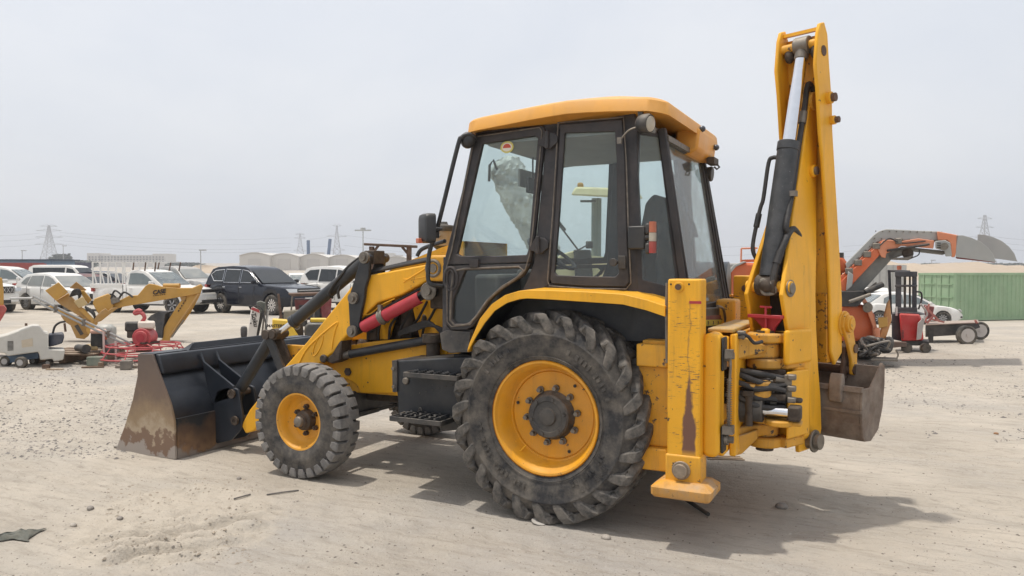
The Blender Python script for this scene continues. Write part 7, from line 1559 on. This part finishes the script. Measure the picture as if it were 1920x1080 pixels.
# ================================================================== far distance
def far_ground(px, d): p = dep(px, 500, d); return V(p.x, p.y, gz(p.x, p.y, False))
PYM = mat('pylon_steel', (.40,.40,.40), .6, var=.05)
def pylon(px, d, H, wb, label, arms=((.62, .30), (.80, .26), (.95, .20)), t=.28, ang=.3, top=None):
    b = far_ground(px, d); root = empty('pylon', b, YAW+ang); tag(root, label, 'pylon', 'transmission pylons on the horizon')
    def wid(u): return wb/2*(1-u)**1.25+wb*.05
    lv = [0, .18, .34, .48, .60, .70, .79, .87, .94, 1.0]
    for sx in (-1, 1):
        for sy in (-1, 1):
            m = MB()
            for u0, u1 in zip(lv, lv[1:]): m.bar((sx*wid(u0), sy*wid(u0), H*u0), (sx*wid(u1), sy*wid(u1), H*u1), t)
            m.build('leg', PYM, root)
    br = MB()
    for u0, u1 in zip(lv, lv[1:]):
        a, c = wid(u0), wid(u1)
        for s in (-1, 1):
            br.bar((-a, s*a, H*u0), (c, s*c, H*u1), t*.6); br.bar((a, s*a, H*u0), (-c, s*c, H*u1), t*.6)
            br.bar((s*a, -a, H*u0), (s*c, c, H*u1), t*.6); br.bar((s*a, a, H*u0), (s*c, -c, H*u1), t*.6)
            br.bar((-c, s*c, H*u1), (c, s*c, H*u1), t*.6)
    stuff(br.build('lattice', PYM, root))
    for u, w in arms:
        for s in (-1, 1):
            MB().bar((s*wid(u), 0, H*u), (s*H*w, 0, H*u+.012*H), t*.9).bar((s*wid(u), 0, H*(u+.05)), (s*H*w, 0, H*u+.012*H), t*.7).build('cross_arm', PYM, root)
    return root
pylon(93, 620, 33, 11, 'wide lattice pylon with three long cross-arms at far left', arms=((.52,.34),(.70,.32),(.86,.30),(.97,.20)), ang=.1, t=.34)
pylon(563, 640, 27, 8, 'shorter lattice pylon above the arched warehouses', arms=((.45,.20),(.85,.18),(.97,.13)), t=.3)
pylon(632, 620, 33, 8, 'taller lattice pylon with horned top behind the warehouses', arms=((.38,.20),(.72,.24),(.98,.10)), t=.32)
pylon(1845, 560, 38, 11, 'lattice pylon beyond the milling machine conveyor end', arms=((.55,.24),(.75,.22),(.92,.18)), t=.3)
WL = {}
def wire(pts, d, lab, r=.09):
    WL[lab] = WL.get(lab, 0)+1; lab = ['upper', 'second', 'third', 'fourth', 'fifth', 'sixth', 'lowest'][WL[lab]-1]+' '+lab
    P_ = [dep(a, b, d) for a, b in pts]; o = MB().tube(spline(P_, 6), r, 4).build('power_line', mat('cable_grey', (.30,.31,.33), .6), None); tag(o, lab, 'power line', 'overhead power lines')
wl_ = 'thin overhead power line between the far left and middle pylons'
for k, (y0, y1, y2) in enumerate(((436, 449, 452), (442, 458, 462), (451, 467, 470), (458, 473, 476))): wire([(112, y0), (240, (y0+y1)/2+3), (400, y1+1), (545, y2-6)], 630, wl_)
for k, y in enumerate((437, 447, 458)): wire([(-40, y+6), (30, y+4), (75, y)], 625, 'thin overhead power line left of the far left pylon')
for k, (y0, y1) in enumerate(((449, 441), (463, 460))): wire([(580, y0), (605, (y0+y1)/2+1), (622, y1)], 630, 'thin overhead power line between the two middle pylons')
for k, (y0, y1) in enumerate(((441, 460), (460, 478))): wire([(645, y0), (720, y0+9), (860, y1+4), (1000, y1+6)], 640, 'thin overhead power line right of the taller middle pylon')
for k, y in enumerate((442, 452, 462)): wire([(1580, y+20), (1700, y+12), (1838, y)], 570, 'thin overhead power line running left from the right pylon'); wire([(1852, y), (1900, y+6), (2000, y+14)], 570, 'thin overhead power line running right from the right pylon')
for k in range(2): wire([(1330, 464+k*16), (1400, 462+k*16), (1480, 459+k*16)], 570, 'thin overhead power line between the cab and the boom')
# arched warehouses
WHM = mat('warehouse_sheet', (.58,.55,.50), .7, var=.05, scale=.2)
def warehouse(px0, px1, d, py_top, py_eave, label):
    b = far_ground((px0+px1)/2, d); root = empty('warehouse', b); tag(root, label, 'warehouse', 'arched warehouses')
    x0, x1 = dep(px0, 500, d)-b, dep(px1, 500, d)-b; x0.z = x1.z = 0; he = dep(px0, py_eave, d).z-b.z; ht = dep(px0, py_top, d).z-b.z
    arc = [x0.lerp(x1, k/12)+V(0,0,he+(ht-he)*math.sin(math.pi*k/12)) for k in range(13)]
    MB().prism([x0, x1]+arc[::-1], FH*70).build('hall', WHM, root, smooth=0)
    MB().loft([[p-FH*.3+V(0,0,.05), p+FH*70, p+FH*70+V(0,0,.25), p-FH*.3+V(0,0,.3)] for p in arc]).build('roof', mat('warehouse_roof', (.62,.59,.54), .6), root, smooth=0)
    m = x0.lerp(x1, .5); u = (x1-x0).normalized(); MB().prism([m-u*2.2-FH*.05, m+u*2.2-FH*.05, m+u*2.2-FH*.05+V(0,0,4), m-u*2.2-FH*.05+V(0,0,4)], -FH*.1).build('roller_door', mat('roller_door', (.52,.49,.45), .6), root)
wl = ['leftmost arched cream warehouse behind the navy SUV', 'second arched cream warehouse from the left', 'third arched cream warehouse from the left', 'arched cream warehouse seen beside the loader arm top', 'arched cream warehouse seen through the overhead frame', 'arched warehouse beside the cab grab rail, behind the hood']
for k, (a, b, t, e) in enumerate(((449,506,474.5,480),(506,560,476,482),(560,615,477,484),(615,668,478.5,485),(668,716,480,487),(716,772,481.5,489))): warehouse(a, b, 260+k*2, t, e, wl[k])
# long white building far left
WB = empty('apartment_block', far_ground(237, 520)); tag(WB, 'long pale four-storey block with rows of windows on the left horizon', 'building')
WBM = mat('block_wall', (.62,.59,.54), .8, var=.04); WBW = mat('block_window', (.10,.105,.11), .4)
def fb(px0, px1, py0, d, th, name, m, root, py1=None):
    a, b = dep(px0, py0, d)-root.location, dep(px1, py0, d)-root.location; lo = -root.location.z*0 if py1 is None else None
    za = a.z; a.z = b.z = 0; z1 = 0 if py1 is None else dep(px0, py1, d).z-root.location.z
    return MB().prism([a+V(0,0,z1), b+V(0,0,z1), b+V(0,0,za), a+V(0,0,za)], FH*th).build(name, m, root, smooth=0)
fb(163, 310, 478, 520, 14, 'wall', WBM, WB); fb(163, 186, 474.5, 519, 15, 'end_wing', WBM, WB); fb(286, 312, 475.5, 519, 15, 'end_wing', WBM, WB)
for r in range(3):
    for k in range(24): fb(166+k*6, 168.6+k*6, 481+r*4.2, 518.6 if (166+k*6 < 187 or 166+k*6 > 285) else 519.6, .3, 'window', WBW, WB, 482.8+r*4.2)
# dark blue trailer bodies and low sheds at far left
BLU = mat('blue_sheet', (.13,.20,.29), .6, var=.1, scale=.5); CTB = empty('long_shed', far_ground(50, 95)); tag(CTB, 'long blue steel-clad shed behind the cars at far left', 'shed')
fb(-30, 97, 488.5, 95, 5, 'wall', BLU, CTB); fb(-30, 99, 486, 94.7, 6, 'roof', mat('blue_dark_roof', (.04,.06,.09), .6), CTB, 488.4)
RS = empty('red_truck', far_ground(15, 80)); tag(RS, 'red lorry body just visible above the cars at far left', 'lorry'); fb(-30, 50, 492.5, 80, 3, 'body', mat('lorry_red', (.30,.05,.04), .5), RS); fb(50, 60, 494, 80, 2.5, 'cab', mat('lorry_red', (.30,.05,.04), .5), RS)
SH = empty('site_cabin', far_ground(122, 110)); tag(SH, 'pale site cabin with dark end wall left of the white block', 'cabin'); fb(103, 135, 493, 110, 4, 'wall', mat('cabin_beige', (.40,.37,.33), .8), SH); fb(135, 142, 492, 109.8, 4, 'dark_end', mat('cabin_dark', (.08,.08,.12), .7), SH)
# grey-green wooded mound and far scrub
FOL = mat('far_foliage', (.065,.075,.05), .95, var=.3, scale=.6)
def far_trees(px0, px1, d, hfun, n, seed, name, label):
    rnd = random.Random(seed); mb = MB()
    for k in range(n):
        px = rnd.uniform(px0, px1); h = hfun(px); b = far_ground(px, d+rnd.uniform(-8, 8)); 
        for j in range(26):
            c = b+V(rnd.gauss(0, 1.6), rnd.gauss(0, 1.6), h*rnd.random()**.7); s = rnd.uniform(.5, 1.3)
            n_ = V(rnd.gauss(0,1), rnd.gauss(0,1), rnd.gauss(0,1)).normalized(); X = n_.orthogonal().normalized(); Y = n_.cross(X)
            mb.add([c+X*s, c+Y*s*.8, c-X*s, c-Y*s*.7], [(0,1,2,3)])
    o = mb.build(name, FOL, None, smooth=0); stuff(o); tag(o, label, 'trees'); return o
far_trees(90, 150, 430, lambda p: 1+6.5*math.exp(-((p-116)/17)**2), 120, 1, 'wooded_mound', 'hazy wooded mound on the left horizon'); far_trees(140, 175, 420, lambda p: 3.6, 34, 2, 'far_trees', 'low dark trees beside the long white block')
far_trees(318, 372, 480, lambda p: 2.5, 40, 3, 'far_trees', 'thin line of far trees between white block and warehouses'); far_trees(1740, 1960, 520, lambda p: 2.2, 90, 4, 'far_trees', 'line of far scrub on the right horizon')
# lamp posts and poles
def post(px, d, py, label, head=True, r=.16, m=PYM, two=False):
    b = far_ground(px, d); root = empty('lamp_post', b); tag(root, label, 'lamp post', 'lamp posts and poles in the distance'); h = dep(px, py, d).z-b.z
    MB().cyl((0,0,0), (0,0,h), r, r*.6, n=8).build('pole', m, root)
    if head:
        for s in ((-1, 1) if two else (1,)): MB().box(RT*s*.9*(1 if two else .5)+V(0,0,h), (1.4, .5, .25), Matrix((RT, FH, V(0,0,1))).transposed()).build('lamp_head', m, root)
        if two: MB().cyl((0,0,h-.1), (0,0,h+.5), .5, n=8).build('lamp_crown', m, root)
post(42, 220, 470, 'lamp post above the blue shed at far left'); post(119, 260, 461, 'tall lamp post over the wooded mound'); post(376.5, 160, 469, 'grey pole between the white pickup and navy SUV', r=.14); post(681, 150, 432, 'tall floodlight mast left of the overhead frame', two=True, r=.15, m=mat('mast_pale', (.42,.43,.42), .5)); post(1747, 240, 488, 'slender pole above the green container')
def boomcrane(px0, py0, px1, py1, d, lab):
    b = far_ground(px0, d); root = empty('crane_jib', b); tag(root, lab, 'crane', 'raised crane jibs'); a = dep(px0, py0, d)-b; c = dep(px1, py1, d)-b
    MB().bar(a, c, 1.0).build('jib', mat('jib_blue', (.06,.10,.18), .5), root); MB().box((0,0,1.2), (5, 2.4, 2.4)).build('carrier', mat('jib_blue', (.06,.10,.18), .5), root); MB().bar((0,0,2), a, 1.2).build('lower_jib', mat('jib_blue', (.06,.10,.18), .5), root)
boomcrane(578.5, 490, 578, 450.5, 330, 'left of two raised blue crane jibs behind the warehouses'); boomcrane(614.5, 492, 619, 448, 330, 'right of two raised blue crane jibs behind the warehouses')
FB2 = empty('far_block', far_ground(592, 560)); tag(FB2, 'small pale far building above the warehouse roofs', 'building'); fb(583, 601, 473, 560, 12, 'wall', WBM, FB2)
FB3 = empty('far_block', far_ground(733, 560)); tag(FB3, 'pale far building framed by the rusty overhead frame', 'building'); fb(716, 752, 478, 560, 12, 'wall', WBM, FB3); fb(724, 738, 474.5, 558, 10, 'tower', WBM, FB3)
# pale wall and sand mounds on the right
PW = empty('pale_hoarding', far_ground(1665, 60)); tag(PW, 'pale grey hoarding wall behind the white pickup on the right', 'wall'); fb(1585, 1700, 497, 60, .3, 'panel', mat('hoarding', (.50,.49,.46), .8, var=.05), PW); 
for k in range(9): fb(1588+k*12.5, 1589+k*12.5, 496.5, 59.9, .08, 'panel_post', mat('hoarding_post', (.42,.41,.39), .8), PW)
SG = mat('far_sand', (.42,.34,.255), .95, var=.12, scale=.03)
def dunes(px0, px1, d, h, seed, name):
    mb = MB(); n = 60; rings = []
    for k in range(n+1):
        px = px0+(px1-px0)*k/n; b = far_ground(px, d); e = math.sin(math.pi*k/n)**.5; hh = h*e*(.6+.5*noise.noise(V(k*.18, seed, 0))+.15*noise.noise(V(k*.9, seed, 3)))
        rings.append([b-FH*h*5+V(0,0,-.6), b-FH*h*2+V(0,0,hh*.6), b+V(0,0,hh), b+FH*h*5+V(0,0,hh*.8), b+FH*h*9+V(0,0,-.6)])
    o = mb.loft(rings, closed=False).build(name, SG, None, smooth=60); return struct(o)
dunes(1560, 2000, 150, 4.5, 1, 'sand_bank'); dunes(300, 470, 170, 2.6, 2, 'sand_bank'); dunes(1180, 1480, 220, 4., 3, 'sand_bank')
LO = empty('low_shed', far_ground(1400, 120)); tag(LO, 'low pale shed in the distance between cab and boom', 'shed'); fb(1335, 1450, 497, 120, 8, 'wall', mat('shed_grey', (.36,.35,.33), .8), LO); fb(1333, 1452, 494.5, 119.5, 9, 'roof', mat('shed_roof', (.46,.45,.43), .7), LO, 497)
# ================================================================== hazy air
hz = MB().box(CAM+FH*420+V(0,0,22-CAM.z), (2600, 1500, 60), Matrix((RT, FH, V(0,0,1))).transposed())
hm = bpy.data.materials.new('haze_air'); hm.use_nodes = True; t = hm.node_tree; t.nodes.clear()
o_ = t.nodes.new('ShaderNodeOutputMaterial'); v_ = t.nodes.new('ShaderNodeVolumePrincipled'); v_.inputs['Color'].default_value = (.94,.96,1.0,1); v_.inputs['Density'].default_value = .0007; v_.inputs['Anisotropy'].default_value = .2; t.links.new(v_.outputs[0], o_.inputs['Volume'])
HZ = hz.build('haze', hm, None, smooth=0); stuff(HZ)
